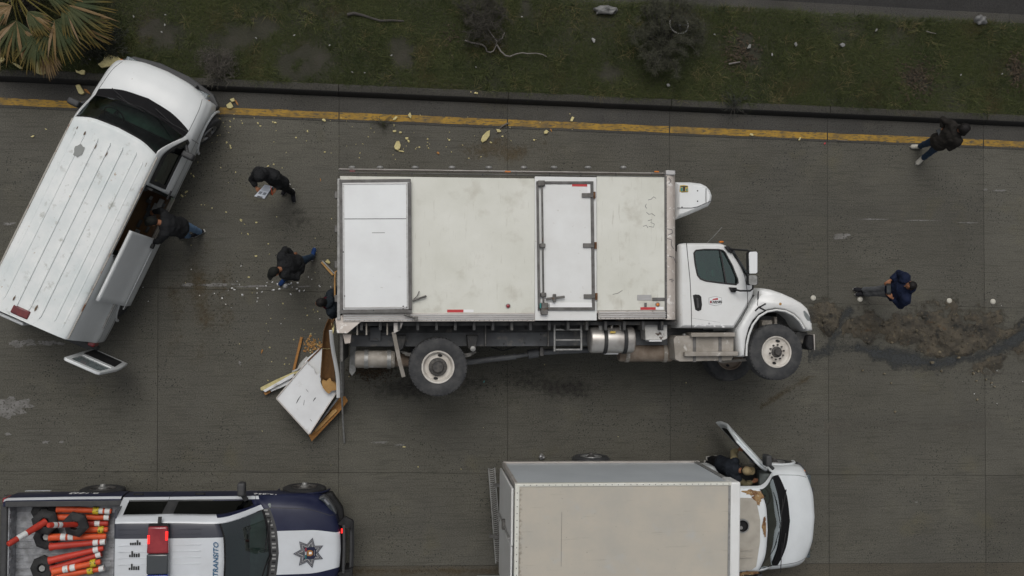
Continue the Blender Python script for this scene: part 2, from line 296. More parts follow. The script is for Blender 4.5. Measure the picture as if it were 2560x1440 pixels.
def concrete(name, c1, c2, tine=.5, dark=(.02,.02,.019), rnd=.07, rough=.88):
    m = bpy.data.materials.new(name); m.use_nodes = True; nt = m.node_tree; b = nt.nodes['Principled BSDF']; L = nt.links.new
    def nd(t): return nt.nodes.new(t)
    tc = nd('ShaderNodeTexCoord')
    def nz(sc, det=5, st=(1,1,1), rgh=.6):
        mp = nd('ShaderNodeMapping'); mp.inputs['Scale'].default_value = st; L(tc.outputs['Object'], mp.inputs[0])
        n = nd('ShaderNodeTexNoise'); n.inputs['Scale'].default_value = sc; n.inputs['Detail'].default_value = det; n.inputs['Roughness'].default_value = rgh; L(mp.outputs[0], n.inputs['Vector']); return n.outputs['Fac']
    def rg(f, lo, hi, a=0., z=1.):
        r = nd('ShaderNodeMapRange'); r.inputs[1].default_value = lo; r.inputs[2].default_value = hi; r.inputs[3].default_value = a; r.inputs[4].default_value = z; L(f, r.inputs[0]); return r.outputs[0]
    def mix(f, a, c, mode='MIX'):
        x = nd('ShaderNodeMix'); x.data_type = 'RGBA'; x.blend_type = mode
        if isinstance(f, float): x.inputs[0].default_value = f
        else: L(f, x.inputs[0])
        for i, v in ((6, a), (7, c)):
            if isinstance(v, tuple): x.inputs[i].default_value = (*v, 1)
            else: L(v, x.inputs[i])
        return x.outputs[2]
    c = mix(rg(nz(.45, 6), .35, .68), c1, c2)                                     # broad stains
    c = mix(rg(nz(1.1, 5, (.35,1.6,1)), .52, .75, 0, .45), c, (c1[0]*.62, c1[1]*.62, c1[2]*.6))     # streaks of tyre grime along the lane
    c = mix(rg(nz(.8, 4), .60, .78, 0, .5), c, (c1[0]*1.2, c1[1]*1.12, c1[2]*.72))                    # ochre dust
    c = mix(rg(nz(.75, 3, (.03,1,1)), .50, .66, 0, .42), c, (c1[0]*.66, c1[1]*.67, c1[2]*.70))        # darkened wheel tracks
    c = mix(rg(nz(2.6, 6), .54, .72, 0, .5), c, (c1[0]*.72, c1[1]*.72, c1[2]*.70))
    c = mix(rg(nz(1.7, 6), .56, .72, 0, .35), c, (c1[0]*1.22, c1[1]*1.2, c1[2]*1.12))
    g = rg(nz(48, 4), .3, .7, .55, 1.45); hv = nd('ShaderNodeHueSaturation'); L(c, hv.inputs['Color']); L(g, hv.inputs['Value']); c = hv.outputs[0]
    vo = nd('ShaderNodeTexVoronoi'); vo.inputs['Scale'].default_value = 17; L(tc.outputs['Object'], vo.inputs['Vector'])
    spot = nd('ShaderNodeMath'); spot.operation = 'MULTIPLY'; L(rg(vo.outputs['Distance'], .14, .26, 1, 0), spot.inputs[0]); L(rg(nz(.7, 3), .42, .58), spot.inputs[1])
    c = mix(spot.outputs[0], c, dark)                                             # dark aggregate pits
    if tine: c = mix(rg(nz(30, 2, (.05, 1, 1)), .52, .70, 0, tine), c, (c1[0]*.55, c1[1]*.55, c1[2]*.55))
    oi = nd('ShaderNodeObjectInfo'); h2 = nd('ShaderNodeHueSaturation'); L(rg(oi.outputs['Random'], 0, 1, 1-rnd, 1+rnd), h2.inputs['Value']); L(c, h2.inputs['Color']); L(h2.outputs[0], b.inputs['Base Color'])
    b.inputs['Roughness'].default_value = rough; b.inputs['Specular IOR Level'].default_value = .3
    L(rg(nz(.6, 4), .35, .7, rough-.22, rough+.05), b.inputs['Roughness'])
    bp = nd('ShaderNodeBump'); bp.inputs['Strength'].default_value = .5; bp.inputs['Distance'].default_value = .006; L(nz(70, 4, (.25,1,1)), bp.inputs['Height']); L(bp.outputs[0], b.inputs['Normal'])
    MATS[name] = m
concrete('concrete', (.100,.0955,.0775), (.080,.0765,.064), tine=.7, rnd=.11)
concrete('concrete_brown', (.082,.073,.055), (.066,.060,.047))
concrete('gutter', (.062,.059,.051), (.046,.0445,.041), tine=.25)
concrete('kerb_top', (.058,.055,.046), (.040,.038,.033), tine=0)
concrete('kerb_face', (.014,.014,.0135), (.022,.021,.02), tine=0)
concrete('far_asphalt', (.030,.029,.028), (.022,.0215,.021), tine=.2)
mk('yellow_paint', (.34,.20,.022), .75, var=((.20,.12,.02), 4, .4, .65), spots=[((.07,.06,.04), 24, .50, .64, (.35,1.4,1)), ((.10,.075,.042), 1.6, .54, .72)], bump=(60,.3,.003))
mk('worn_paint', (.19,.185,.175), .8, var=((.12,.115,.105), 7, .4, .65), spots=[((.07,.066,.057), 22, .54, .62)])

mk('joint_filler', (.026,.025,.022), .95, var=((.045,.042,.035), 3, .4, .65))
# ------------------------------------------------------------------ road: slabs, gutter, kerb
SL = -.0235                                               # the road runs a little downhill in the frame
def RY(y0, x): return y0+SL*x
XS = [-18.4,-15.0,-11.6,-8.15,-4.74,-1.28,2.07,5.41,8.78,12.23,15.6,19.0,22.4]
YS = [3.5,.125,-3.43,-5.27,-8.9]
base = MB(); base.box((-120,-120,-.6), (120,120,-.14)); tag(base.build('ground', 'soil'), kind='structure')
rb = MB(); rb.add([(x, RY(y, x), -.010) for x in (-60, 60) for y in (4.05, -60)], [(0,1,3,2)])
road = rb.build('road', 'joint_filler'); tag(road, kind='structure')
def slab(name, mat, x0, x1, ya, yb, top, parent, gap=.003, thick=.10):
    q = [(x0+gap, RY(yb, x0)+gap), (x1-gap, RY(yb, x1)+gap), (x1-gap, RY(ya, x1)-gap), (x0+gap, RY(ya, x0)-gap)]
    cx = sum(p[0] for p in q)/4; cy = sum(p[1] for p in q)/4
    mb = MB(); mb.prism(q, lambda a, b, h: (a, b, h), -.006, top)
    return mb.build(name, mat, parent, bevel=.003, seg=1)
for i in range(len(XS)-1):
    for j in range(len(YS)-1):
        slab('concrete_slab', 'concrete' if j < 3 else 'concrete_brown', XS[i], XS[i+1], YS[j], YS[j+1], 0, road)
    slab('gutter_slab', 'gutter', XS[i], XS[i+1], 4.0, 3.5, 0, road)
    g = .012; x0, x1 = XS[i]+g, XS[i+1]-g; n = 6; mb = MB()          # painted edge line, a thin coat on each gutter length
    for k in range(24):
        a = x0+(x1-x0)*k/24; b = x0+(x1-x0)*(k+1)/24
        w0, w1 = [3.55+.012*noise.noise((q*1.7, 0, 3)) for q in (a, b)]; u0, u1 = [3.685+.014*noise.noise((q*1.9, 7, 3)) for q in (a, b)]
        mb.add([(a, RY(w0, a), .004), (b, RY(w1, b), .004), (b, RY(u1, b), .004), (a, RY(u0, a), .004)], [(0,1,2,3)])
    mb.build('yellow_line', 'yellow_paint', road, merge=True)
kerb = MB(); kerb.add([(x, RY(y, x), -.02) for x in (-18.4, 22.4) for y in (3.99, 4.21)], [(0,1,3,2)])
kerb = kerb.build('kerb', 'kerb_face'); tag(kerb, kind='structure')
for i in range(len(XS)-1):
    x0, x1 = XS[i]+.006, XS[i+1]-.006; mb = MB(); n = 8
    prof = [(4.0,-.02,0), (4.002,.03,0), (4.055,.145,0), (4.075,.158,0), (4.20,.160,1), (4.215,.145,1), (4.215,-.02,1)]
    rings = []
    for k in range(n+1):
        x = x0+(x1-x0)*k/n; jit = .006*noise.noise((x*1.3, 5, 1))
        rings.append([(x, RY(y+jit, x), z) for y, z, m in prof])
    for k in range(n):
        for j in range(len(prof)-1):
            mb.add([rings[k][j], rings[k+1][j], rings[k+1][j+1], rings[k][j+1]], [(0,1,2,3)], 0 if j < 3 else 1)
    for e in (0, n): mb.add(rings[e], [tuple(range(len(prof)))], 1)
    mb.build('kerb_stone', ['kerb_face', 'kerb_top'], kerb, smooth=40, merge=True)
# far carriageway beyond the median
mb = MB(); n = 60
mb.add([(x, RY(y, x), -.012) for x in (-60, 60) for y in (6.36, 40)], [(0,1,3,2)]); fr_ = mb.build('far_road', 'far_asphalt'); tag(fr_, kind='structure')
for i in range(len(XS)-1): slab('edge_slab', 'gutter', XS[i]+.6, XS[i+1]+.6, 6.40, 6.13, .0, fr_)

# ------------------------------------------------------------------ median: soil, grass
BARE = [(P(745,165,.15), .55), (P(800,150,.15), .3), (P(600,90,.15), .35), (P(655,70,.15), .3), (P(1000,150,.15), .25), (P(1520,180,.15), .3), (P(1875,140,.15), .3), (P(2285,195,.15), .38), (P(560,110,.15), .35),
        (P(1320,20,.15), .3), (P(400,90,.15), .4), (P(250,120,.15), .35), (P(1000,115,.15), .3), (P(2540,180,.15), .3), (P(1860,100,.15), .2)]
def gz(x, y):
    return .135+.035*noise.noise((x*.7, y*.7, 0))+.02*noise.noise((x*2.3, y*2.3, 4))
mb = MB(); nx, ny = 300, 26; vs = []; fs = []
for i in range(nx+1):
    x = -18+40*i/nx
    for j in range(ny+1):
        y0 = 4.195+(6.16-4.195)*j/ny; y = RY(y0, x); z = gz(x, y)
        if j == ny: z = -.03
        elif j == ny-1: z = .03
        if j == 0: z = .13
        vs.append((x, y, z))
for i in range(nx):
    for j in range(ny): a = i*(ny+1)+j; fs.append((a, a+ny+1, a+ny+2, a+1))
mb.add(vs, fs); tag(mb.build('median', 'soil', smooth=180), kind='structure')

def blade_mesh(name, base, ang, length, width, lean, tint, mat='leafcol', parent=None, droop=.35, segs=3):
    """many tapering blades at once: base (n,3), heading, length, width, lean (0 upright .. 1 flat)"""
    n = len(base); ts = np.linspace(0, 1, segs+1); d = np.stack([np.cos(ang), np.sin(ang)], 1); sd_ = np.stack([-np.sin(ang), np.cos(ang)], 1)
    V = np.zeros((n, 2*segs+1, 3), np.float32)
    for k, t in enumerate(ts):
        th = lean*(.55+.9*t); hor = length*t*np.sin(np.clip(th, 0, 1.55)); ver = length*t*np.cos(np.clip(th, 0, 1.9))-droop*length*t*t*.3
        c = base.copy(); c[:, :2] += d*hor[:, None]; c[:, 2] += ver
        if k < segs:
            w = width*(1-t*.75)/2
            V[:, 2*k, :] = c; V[:, 2*k+1, :] = c; V[:, 2*k, :2] -= sd_*w[:, None]; V[:, 2*k+1, :2] += sd_*w[:, None]
        else: V[:, 2*segs, :] = c
    nv = 2*segs+1; off = (np.arange(n)*nv)[:, None]; loops = []; 
    quads = np.concatenate([off+np.array([2*k, 2*k+1, 2*k+3, 2*k+2]) for k in range(segs-1)], 1) if segs > 1 else np.zeros((n, 0), int)
    tri = off+np.array([2*segs-2, 2*segs-1, 2*segs])
    row = np.concatenate([quads, tri], 1).astype(np.int32); sizes = np.array([4]*(segs-1)+[3], np.int32)
    me = bpy.data.meshes.new(name); me.vertices.add(n*nv); me.vertices.foreach_set('co', V.reshape(-1))
    me.loops.add(row.size); me.loops.foreach_set('vertex_index', row.reshape(-1)); tot = np.tile(sizes, n); st = np.concatenate([[0], np.cumsum(tot)[:-1]]).astype(np.int32)
    me.polygons.add(len(tot)); me.polygons.foreach_set('loop_start', st); me.polygons.foreach_set('loop_total', tot)
    ca = me.color_attributes.new('tint', 'FLOAT_COLOR', 'POINT'); cc = np.ones((n, nv, 4), np.float32); cc[:, :, :3] = tint[:, None, :]; ca.data.foreach_set('color', cc.reshape(-1))
    me.materials.append(M_(mat)); me.update(calc_edges=True); me.validate()
    return finish(name, me, parent)
N = 300000; gx = NP.uniform(-9.5, 15, N); gy0 = NP.uniform(4.19, 6.16, N); keep = np.zeros(N, bool); gt = np.zeros((N, 3), np.float32); gl = np.zeros(N); gzv = np.zeros(N)
for i in range(N):
    x = gx[i]; y = gy0[i]+SL*x; d = .95+.9*noise.noise((x*.8, y*.8, 9))+.5*noise.noise((x*2.6, y*2.6, 2)); nb = 0
    for c, r in BARE:
        q = math.hypot(x-c.x, (y-c.y)*1.3)/r
        if q < 1.3: nb = max(nb, 1.3-q)
    d -= nb*1.7*(.55+1.1*noise.noise((x*4, y*4, 21))+.35)
    if gy0[i] < 4.26: d += .15
    keep[i] = random.random() < d*1.05
    t = .5+.5*noise.noise((x*.9+3, y*.9, 5))*1.3+random.uniform(-.22,.22); dry = noise.noise((x*1.5, y*1.5, 15))*.9+random.uniform(-.35,.35)
    g = Vector((.034,.046,.013)).lerp(Vector((.064,.076,.024)), min(1, max(0, t)))
    if dry > .38: g = g.lerp(Vector((.085,.062,.026)), min(1, (dry-.38)*2.2))
    if random.random() < .03: g = Vector((.13,.115,.06))
    gt[i] = g; gl[i] = .6+.5*t; gzv[i] = gz(x, y)
k = keep; nk = int(k.sum()); gb = np.stack([gx[k], gy0[k]+SL*gx[k], gzv[k]-.01], 1)
wind = 1.0+1.3*np.sin(gx[k]*1.3+gy0[k]*2)+NP.normal(0, 1.1, nk)
tag(blade_mesh('grass', gb, wind, gl[k]*NP.uniform(.07,.17,nk), NP.uniform(.004,.008,nk), NP.uniform(.35,1.35,nk), gt[k]), 'long dull green grass with dry patches covering the median', 'grass', kind='stuff')

nt_ = 2600; B = []; A = []; LN = []; TT = []                              # coarser tufts among the turf
for i in range(nt_):
    x = random.uniform(-8.5, 14); y0 = random.uniform(4.2, 6.12); y = RY(y0, x); dens = noise.noise((x*.9, y*1.1, 31))+.25*noise.noise((x*3, y*3, 8))
    if dens < -.05: continue
    if any(math.hypot(x-c.x, y-c.y) < r*.8 for c, r in BARE): continue
    base_c = Vector((.022,.032,.010)).lerp(Vector((.085,.095,.032)), random.random()**1.4)
    if random.random() < .12: base_c = Vector((.13,.11,.05))
    for k in range(random.randint(8, 18)):
        B.append((x+random.gauss(0,.025), y+random.gauss(0,.025), gz(x, y)-.01)); A.append(random.uniform(0,6.283)); LN.append(random.uniform(.10,.26)); TT.append(tuple(base_c*random.uniform(.75,1.25)))
nb_ = len(B); tag(blade_mesh('grass_tufts', np.array(B, np.float32), np.array(A), np.array(LN), NP.uniform(.005,.011,nb_), NP.uniform(.3,1.25,nb_), np.array(TT, np.float32)), 'coarse tufts of longer grass across the median', 'grass', kind='stuff')

# ------------------------------------------------------------------ shrubs, palm, weeds
def jit(v, s): return Vector((v.x+random.gauss(0, s), v.y+random.gauss(0, s), v.z+random.gauss(0, s)))
def shrub(name, label, c, rad, hgt, nb, nleaf, tints, twigmat='twig', lean=Vector((0,0,0)), ll=(.05,.1), cat='shrub', droop=.15, wd=(.004,.008), bare=0):
    root = thing(name, label, cat, c); tw = MB(); tips = []
    for b in range(nb):
        a = random.uniform(0, 6.283); rr = rad*math.sqrt(random.uniform(.08, 1)); h = hgt*random.uniform(.45, 1)*(1-.45*(rr/rad)**2)
        e = Vector((rr*math.cos(a), rr*math.sin(a), h))+lean*(h/hgt); m = e*.5+Vector((random.gauss(0,.06), random.gauss(0,.06), h*.18))
        pts = [Vector((random.gauss(0,.03), random.gauss(0,.03), -.02)), m*.55, m, (m+e)/2+Vector((0,0,.03)), e]
        tw.tube(pts, [.012,.010,.008,.006,.003], 5); tips.append((pts, e))
        for s in range(3):
            q = pts[2].lerp(e, random.random()); f = q+Vector((random.gauss(0,.13), random.gauss(0,.13), random.uniform(0,.14))); tw.tube([q, (q+f)/2+Vector((0,0,.02)), f], [.005,.004,.002], 4); tips.append(([q, q, (q+f)/2, f, f], f))
    tw.build('branches', twigmat, root)
    B = []; A = []; T = []; LN = []; LE = []
    for i in range(nleaf):
        pts, e = random.choice(tips); t = random.uniform(.25, 1)**.6; q = pts[2].lerp(e, t); q = jit(q, .035)
        B.append(q); A.append(random.uniform(0, 6.283)); T.append(tints[0].lerp(tints[1], random.random())*random.uniform(.7, 1.25)); LN.append(random.uniform(*ll)); LE.append(random.uniform(.2, 1.3))
    B = np.array(B, np.float32); blade_mesh('foliage', B, np.array(A), np.array(LN), NP.uniform(*wd, nleaf), np.array(LE), np.array(T, np.float32), parent=root, droop=droop, segs=2)
    return root
c = P(1650,105,.15)
shrub('feathery_shrub', 'large grey-green feathery shrub growing on the median', (c.x, c.y, .13), .85, .95, 60, 15000, (Vector((.038,.041,.027)), Vector((.068,.068,.046))), lean=Vector((.12,.18,0)))
c = P(1205,62,.15)
r_ = shrub('twiggy_shrub', 'sparse dark twiggy shrub with long pale trailing stems', (c.x, c.y, .13), .55, .6, 42, 4200, (Vector((.035,.034,.026)), Vector((.062,.056,.044))), lean=Vector((-.05,.1,0)))
for pts in ([(1162,101),(1180,107),(1205,111),(1214,118),(1217,128),(1226,131),(1234,127),(1240,114),(1242,100)], [(1242,112),(1252,128),(1264,139),(1275,141),(1290,135),(1305,132),(1320,134),(1340,133),(1356,136),(1367,142)], [(1242,104),(1230,88),(1222,76),(1212,62)], [(1240,105),(1256,95),(1259,86),(1262,82)]):
    w = [P(x, y, .24+.03*math.sin(i*1.3)) for i, (x, y) in enumerate(pts)]
    fine = []
    for i in range(len(w)-1):
        for t in (0,.25,.5,.75): fine.append(w[i].lerp(w[i+1], t))
    fine.append(w[-1]); mb = MB(); mb.tube(fine, [.017-.008*i/len(fine) for i in range(len(fine))], 6); mb.build('trailing_stem', 'pale_branch', r_, smooth=180, world=True)
c = P(545,165,.15); shrub('dry_tuft', 'small dry grey tuft beside the kerb behind the van', (c.x, c.y, .13), .32, .3, 22, 1300, (Vector((.06,.055,.045)), Vector((.10,.09,.075))), ll=(.08,.2))
c = P(255,105,.15); shrub('dark_bush', 'low dark leafy bush growing beside the fan palm', (c.x, c.y, .13), .42, .35, 26, 4200, (Vector((.018,.022,.012)), Vector((.04,.042,.03))), ll=(.03,.07), wd=(.01,.025))
c = P(1830,257,.05); shrub('kerb_weed', 'tiny grey weed sprouting over the kerb edge', (c.x, c.y, .06), .13, .16, 14, 420, (Vector((.03,.034,.028)), Vector((.05,.055,.045))), ll=(.02,.05), wd=(.008,.018))
c = P(960,312,0); shrub('kerb_sprout', 'small green sprout growing from the joint under the yellow line', (c.x, c.y, 0), .07, .07, 6, 130, (Vector((.03,.04,.014)), Vector((.05,.055,.022))), ll=(.02,.05), wd=(.006,.012))

pc = P(35,-25,.9); palm = thing('fan_palm', 'fan palm with split green and browning leaves on the median', 'palm', (pc.x, pc.y, .12))
tr = MB(); tr.tube([(0,0,-.05),(.02,0,.25),(0,.01,.55),(0,0,.8)], [.20,.17,.16,.12], 14)
for i in range(60):
    a = random.uniform(0, 6.283); h = random.uniform(.05,.75); tr.bar((.14*math.cos(a), .14*math.sin(a), h), (.24*math.cos(a), .24*math.sin(a), h+.12), .05, .02)
tr.build('trunk', 'bark', palm)
def frond(hx, hy, hz, ex, ey, L, dead, spread=78):
    h = P(hx, hy, hz)-palm.location; e = P(ex, ey, hz-.25)-palm.location; d = (e-h); d.z = 0; d.normalize(); s0 = Vector((0,0,.72))
    mb = MB(); mid = (s0+h)/2+Vector((0,0,.14)); mb.tube([s0, mid, h], [.022,.016,.010], 6, flat=.6); n = len(mb.v); tints = [(.10,.085,.02)]*n; nl = 26
    a0 = math.atan2(d.y, d.x)
    for i in range(nl):
        t = (i/(nl-1)-.5)*2; a = a0+R(spread)*t+random.gauss(0,.02); Li = L*(1-.38*abs(t)**1.6)*random.uniform(.88,1.05); dr = random.uniform(.18,.34)*(1.4 if random.random() < dead else 1)
        u = Vector((math.cos(a), math.sin(a), 0)); w = Vector((-u.y, u.x, 0)); bs = len(mb.v); K = 5; pts = []
        col = Vector((.030,.044,.016)).lerp(Vector((.062,.068,.026)), random.random()); tip = Vector((.19,.125,.028))
        if random.random() < dead: col = Vector((.15,.095,.035)).lerp(Vector((.24,.17,.10)), random.random()); tip = col
        for k in range(K+1):
            q = k/K; wd_ = (.006+.030*min(1, q*2.4))*(1-q)**.6 if k < K else .001; z = .05*math.sin(q*2)-dr*Li*q*q+(.012 if i % 2 else 0)
            c = h+u*(Li*q)+Vector((0,0,z)); fold = Vector((0,0,.010))
            pts += [c-w*wd_/1.0-fold*0, c+fold*(1-q), c+w*wd_]
            tints += [tuple(col.lerp(tip, max(0, q-.62)*2.4))]*3
        fs = []
        for k in range(K):
            b = bs+k*3; 
            for s_ in (0, 1): fs.append((b+s_-bs, b+s_+1-bs, b+s_+4-bs, b+s_+3-bs))
        mb.add(pts, fs)
    o = mb.build('frond', 'leafcol', palm, fix=False); ca = o.data.color_attributes.new('tint', 'FLOAT_COLOR', 'POINT')
    cc = np.ones((len(tints), 4), np.float32); cc[:, :3] = np.array(tints); ca.data.foreach_set('color', cc.reshape(-1)); return o
for f in [(137,52,1.15,185,150,.80,.06), (158,10,1.25,262,48,.95,.04), (92,88,1.0,84,185,.72,.22,70), (42,52,1.05,28,165,.85,.35,66), (118,112,.85,132,200,.62,.9,34), (192,62,.85,285,92,.72,.1,50), (6,66,.95,-40,150,.8,.3),
          (110,-25,1.35,230,-50,.9,.05), (-5,-15,1.2,-100,-40,.9,.2), (50,-70,1.3,70,-180,.9,.1), (-10,-80,1.25,-80,-160,.9,.1), (150,-70,1.2,230,-150,.8,.1), (70,30,1.3,150,110,.55,.4,40), (30,15,1.2,-30,60,.6,.9,40), (60,70,.8,110,150,.6,.8,40)]: frond(*f)
# ------------------------------------------------------------------ people
def cloth(name, col, col2=None, rough=.85): return mk(name, col, rough, var=(col2 or tuple(c*.6 for c in col), 7, .35, .7), bump=(90,.25,.003), spec=.2)
cloth('skin', (.30,.14,.075), (.25,.11,.06), .55); cloth('jacket_black', (.012,.0125,.014), (.020,.021,.022)); cloth('hoodie_navy', (.010,.016,.042), (.007,.011,.028)); cloth('jacket_brown', (.025,.022,.019), (.016,.0145,.013))
cloth('jacket_slate', (.018,.025,.032), (.012,.016,.021)); cloth('maroon', (.07,.010,.018)); cloth('jeans_light', (.15,.24,.36), (.09,.15,.24)); cloth('jeans_dark', (.018,.035,.065), (.035,.06,.10)); cloth('jeans_blue', (.025,.045,.075), (.015,.028,.05))
cloth('trousers_grey', (.12,.124,.13), (.085,.088,.093)); cloth('trousers_black', (.014,.014,.016)); cloth('beige_cloth', (.27,.225,.13), (.2,.165,.095)); cloth('vest_dark', (.020,.024,.032)); cloth('hair', (.009,.008,.008), (.016,.014,.013), .6)
cloth('cap_black', (.017,.018,.016)); cloth('cap_beige', (.33,.26,.15), (.22,.17,.09)); cloth('shoe_dark', (.018,.018,.022)); cloth('shoe_white', (.50,.48,.42), (.36,.34,.29)); cloth('shoe_blue', (.015,.045,.15)); mk('sole', (.42,.41,.38), .8)
TMP = bpy.data.scenes.new('workbench')
def remesh(mb, voxel, disp=0.0, fold=9.0, smooth=4, seed=0):
    me = bpy.data.meshes.new('tmp'); me.from_pydata(mb.v, [], mb.f); bm = bmesh.new(); bm.from_mesh(me); bmesh.ops.recalc_face_normals(bm, faces=bm.faces); bm.to_mesh(me); bm.free()
    o = bpy.data.objects.new('tmp', me); TMP.collection.objects.link(o); r = o.modifiers.new('r', 'REMESH'); r.mode = 'VOXEL'; r.voxel_size = voxel
    s = o.modifiers.new('s', 'SMOOTH'); s.iterations = smooth; s.factor = .5
    with bpy.context.temp_override(scene=TMP, view_layer=TMP.view_layers[0]):
        dg = bpy.context.evaluated_depsgraph_get(); dg.update(); out = bpy.data.meshes.new_from_object(o.evaluated_get(dg))
    bpy.data.objects.remove(o); bpy.data.meshes.remove(me)
    if disp:
        nn = np.zeros(len(out.vertices)*3, np.float32); out.vertices.foreach_get('normal', nn); nn = nn.reshape(-1, 3); co = np.zeros_like(nn).reshape(-1); out.vertices.foreach_get('co', co); co = co.reshape(-1, 3)
        for i in range(len(co)):
            c = Vector(co[i])*fold; k = noise.noise((c.x, c.y, c.z*.6+seed))+.5*noise.noise((c.x*2.3, c.y*2.3, c.z*1.6+seed)); k = (abs(k)-.25); co[i] += nn[i]*(k*disp)
        out.vertices.foreach_set('co', co.reshape(-1)); out.update()
    return out
def skin_obj(name, me, mat, parent):
    me.name = name; me.materials.clear(); me.materials.append(M_(mat)); return finish(name, me, parent, smooth=180, world=True)
def hand(mb, w, d, nrm, curl=.5, left=True):
    """palm plus four fingers and a thumb; d = forearm direction, nrm = back of the hand"""
    d = d.normalized(); nrm = (nrm-d*nrm.dot(d)).normalized(); s = d.cross(nrm)*(1 if left else -1)        # s points to the thumb side
    c = w+d*.055; M = Matrix((d, s, nrm)).transposed(); mb.ell(c, (.058,.042,.018), M, 12, 8)
    for k, (off, L) in enumerate(((.032,.066), (.011,.076), (-.010,.070), (-.030,.054))):
        p = w+d*.10+s*off; pts = [p-d*.02]; dd = d.copy(); seg = L/3
        for j in range(3):
            dd = (Quaternion(d.cross(nrm), (curl*.75 if j else curl*.4)) @ dd) if False else (dd*math.cos(curl*.55)-nrm*math.sin(curl*.55)).normalized(); p = p+dd*seg; pts.append(p.copy())
        mb.tube(pts, [.0095,.0095,.0088,.0075], 8)
    t0 = w+d*.03+s*.03; mb.tube([t0-s*.012, t0+s*.018+d*.022, t0+s*.022+d*.048-nrm*.012, t0+s*.014+d*.066-nrm*.022], [.013,.012,.0105,.008], 8)
def person(label, J, face, top, legs, shoe, hair=('hair','hair'), toes=None, curl=.6, palm=None, hood=False, bulk=1.0, sleeves=None, extra=None, group=None, collar=None, swhite=False, hem=None):
    G = {k: (P(*v) if isinstance(v, tuple) else v) for k, v in J.items()}
    sx = (G['shL']-G['shR']).normalized(); root = thing('person', label, 'person', (G['pelvis'].x, G['pelvis'].y, 0), 0, group)
    F = Vector(face).normalized(); up = (G['head']-G['neck']).normalized(); Fy = sx - F*sx.dot(F); Fy.normalize(); Fz = F.cross(Fy); HM = Matrix((F, Fy, Fz)).transposed(); hd = G['head']
    hipm = G['pelvis']; hx = (G['hipL']-G['hipR']).normalized()
    b = MB()                                                             # body
    b.tube([hipm-Vector((0,0,.04)), hipm.lerp(G['chest'], .5), G['chest'], G['neck'].lerp(G['chest'], .25), G['neck']], [(.13,.09),(.12,.085),(.14,.10),(.10,.07),(.055,.055)], 14, up=sx)
    b.tube([G['neck']-(hd-G['neck'])*.3, G['neck'].lerp(hd, .6)], [.056,.052], 12)
    b.ell(hd+HM @ Vector((0,0,.012)), (.096,.076,.112), HM, 18, 12); b.ell(hd+HM @ Vector((.028,0,-.055)), (.062,.055,.06), HM, 14, 10)       # skull, jaw
    b.tube([hd+HM @ Vector((.088,0,.02)), hd+HM @ Vector((.112,0,-.018)), hd+HM @ Vector((.09,0,-.032))], [.010,.016,.010], 8)                # nose
    b.ell(hd+HM @ Vector((.082,0,-.062)), (.014,.026,.010), HM, 10, 6)
    for s in (1, -1):
        b.ell(hd+HM @ Vector((-.005,s*.078,-.008)), (.020,.011,.032), HM, 10, 8); b.ell(hd+HM @ Vector((.083,s*.031,.012)), (.012,.016,.010), HM, 8, 6)
    for s in 'LR':
        b.tube([G['sh'+s], G['el'+s], G['wr'+s]], [.048,.040,.027], 10); b.ell(G['sh'+s], .052, n=10, m=8)
        dr = G['wr'+s]-G['el'+s]; pn = Vector(palm[s]) if palm else Vector((0,0,1)); hand(b, G['wr'+s], dr, pn, curl, s == 'L')
        b.tube([G['hip'+s], G['kn'+s], G['an'+s]], [.075,.055,.036], 10)
    skin_obj('body', remesh(b, .0085, smooth=2), 'skin', root)
    t = MB(); k = bulk; low = hipm+Vector((0,0,-.10 if hem is None else hem))                               # upper garment
    t.tube([low, hipm+Vector((0,0,.03)), hipm.lerp(G['chest'], .5), G['chest'], G['chest'].lerp(G['neck'], .55), G['neck'].lerp(hd, .12)], [(.175*k,.125*k),(.175*k,.125*k),(.172*k,.122*k),(.195*k,.132*k),(.165*k,.105*k),(.072,.068)], 18, up=sx)
    for s in 'LR': t.ell(G['sh'+s].lerp(G['neck'], .12), (.082*k,.082*k,.078*k), n=12, m=8); t.tube([G['sh'+s].lerp(G['chest'], .35), G['sh'+s]], [.10*k,.08*k], 12)
    arms = MB() if sleeves else t
    for s in 'LR':
        q = G['wr'+s].lerp(G['el'+s], .06); e = G['el'+s]; d1 = (e-G['sh'+s]); arms.tube([G['sh'+s], G['sh'+s].lerp(e, .5), e, e.lerp(q, .5), q], [.075*k,.066*k,.060*k,.054*k,.043*k], 12); arms.ell(e, .062*k, n=10, m=8)
    if hood:
        t.ell(G['neck']-F*.06+Vector((0,0,.01)), (.10,.12,.07), Matrix((Vector((F.x,F.y,0)).normalized(), sx, Vector((0,0,1)))).transposed(), 12, 8)
    sdv_ = random.uniform(0, 50)
    skin_obj('jacket', remesh(t, .014, .022, 8.5, 3, sdv_), top, root)
    if sleeves: skin_obj('sleeves', remesh(arms, .012, .014, 12, 3, sdv_), sleeves, root)
    l = MB(); l.tube([hipm+Vector((0,0,.05)), hipm-Vector((0,0,.06))], [(.155,.11),(.165,.12)], 16, up=hx)     # trousers
    for s in 'LR':
        kn, an = G['kn'+s], G['an'+s]; hp = G['hip'+s]; l.ell(hp, .095, n=12, m=8); l.tube([hp, hp.lerp(kn, .5), kn, kn.lerp(an, .5), an.lerp(kn, .05)], [.100,.086,.070,.064,.060], 12)
    skin_obj('trousers', remesh(l, .013, .016, 11, 3, sdv_+9), legs, root)
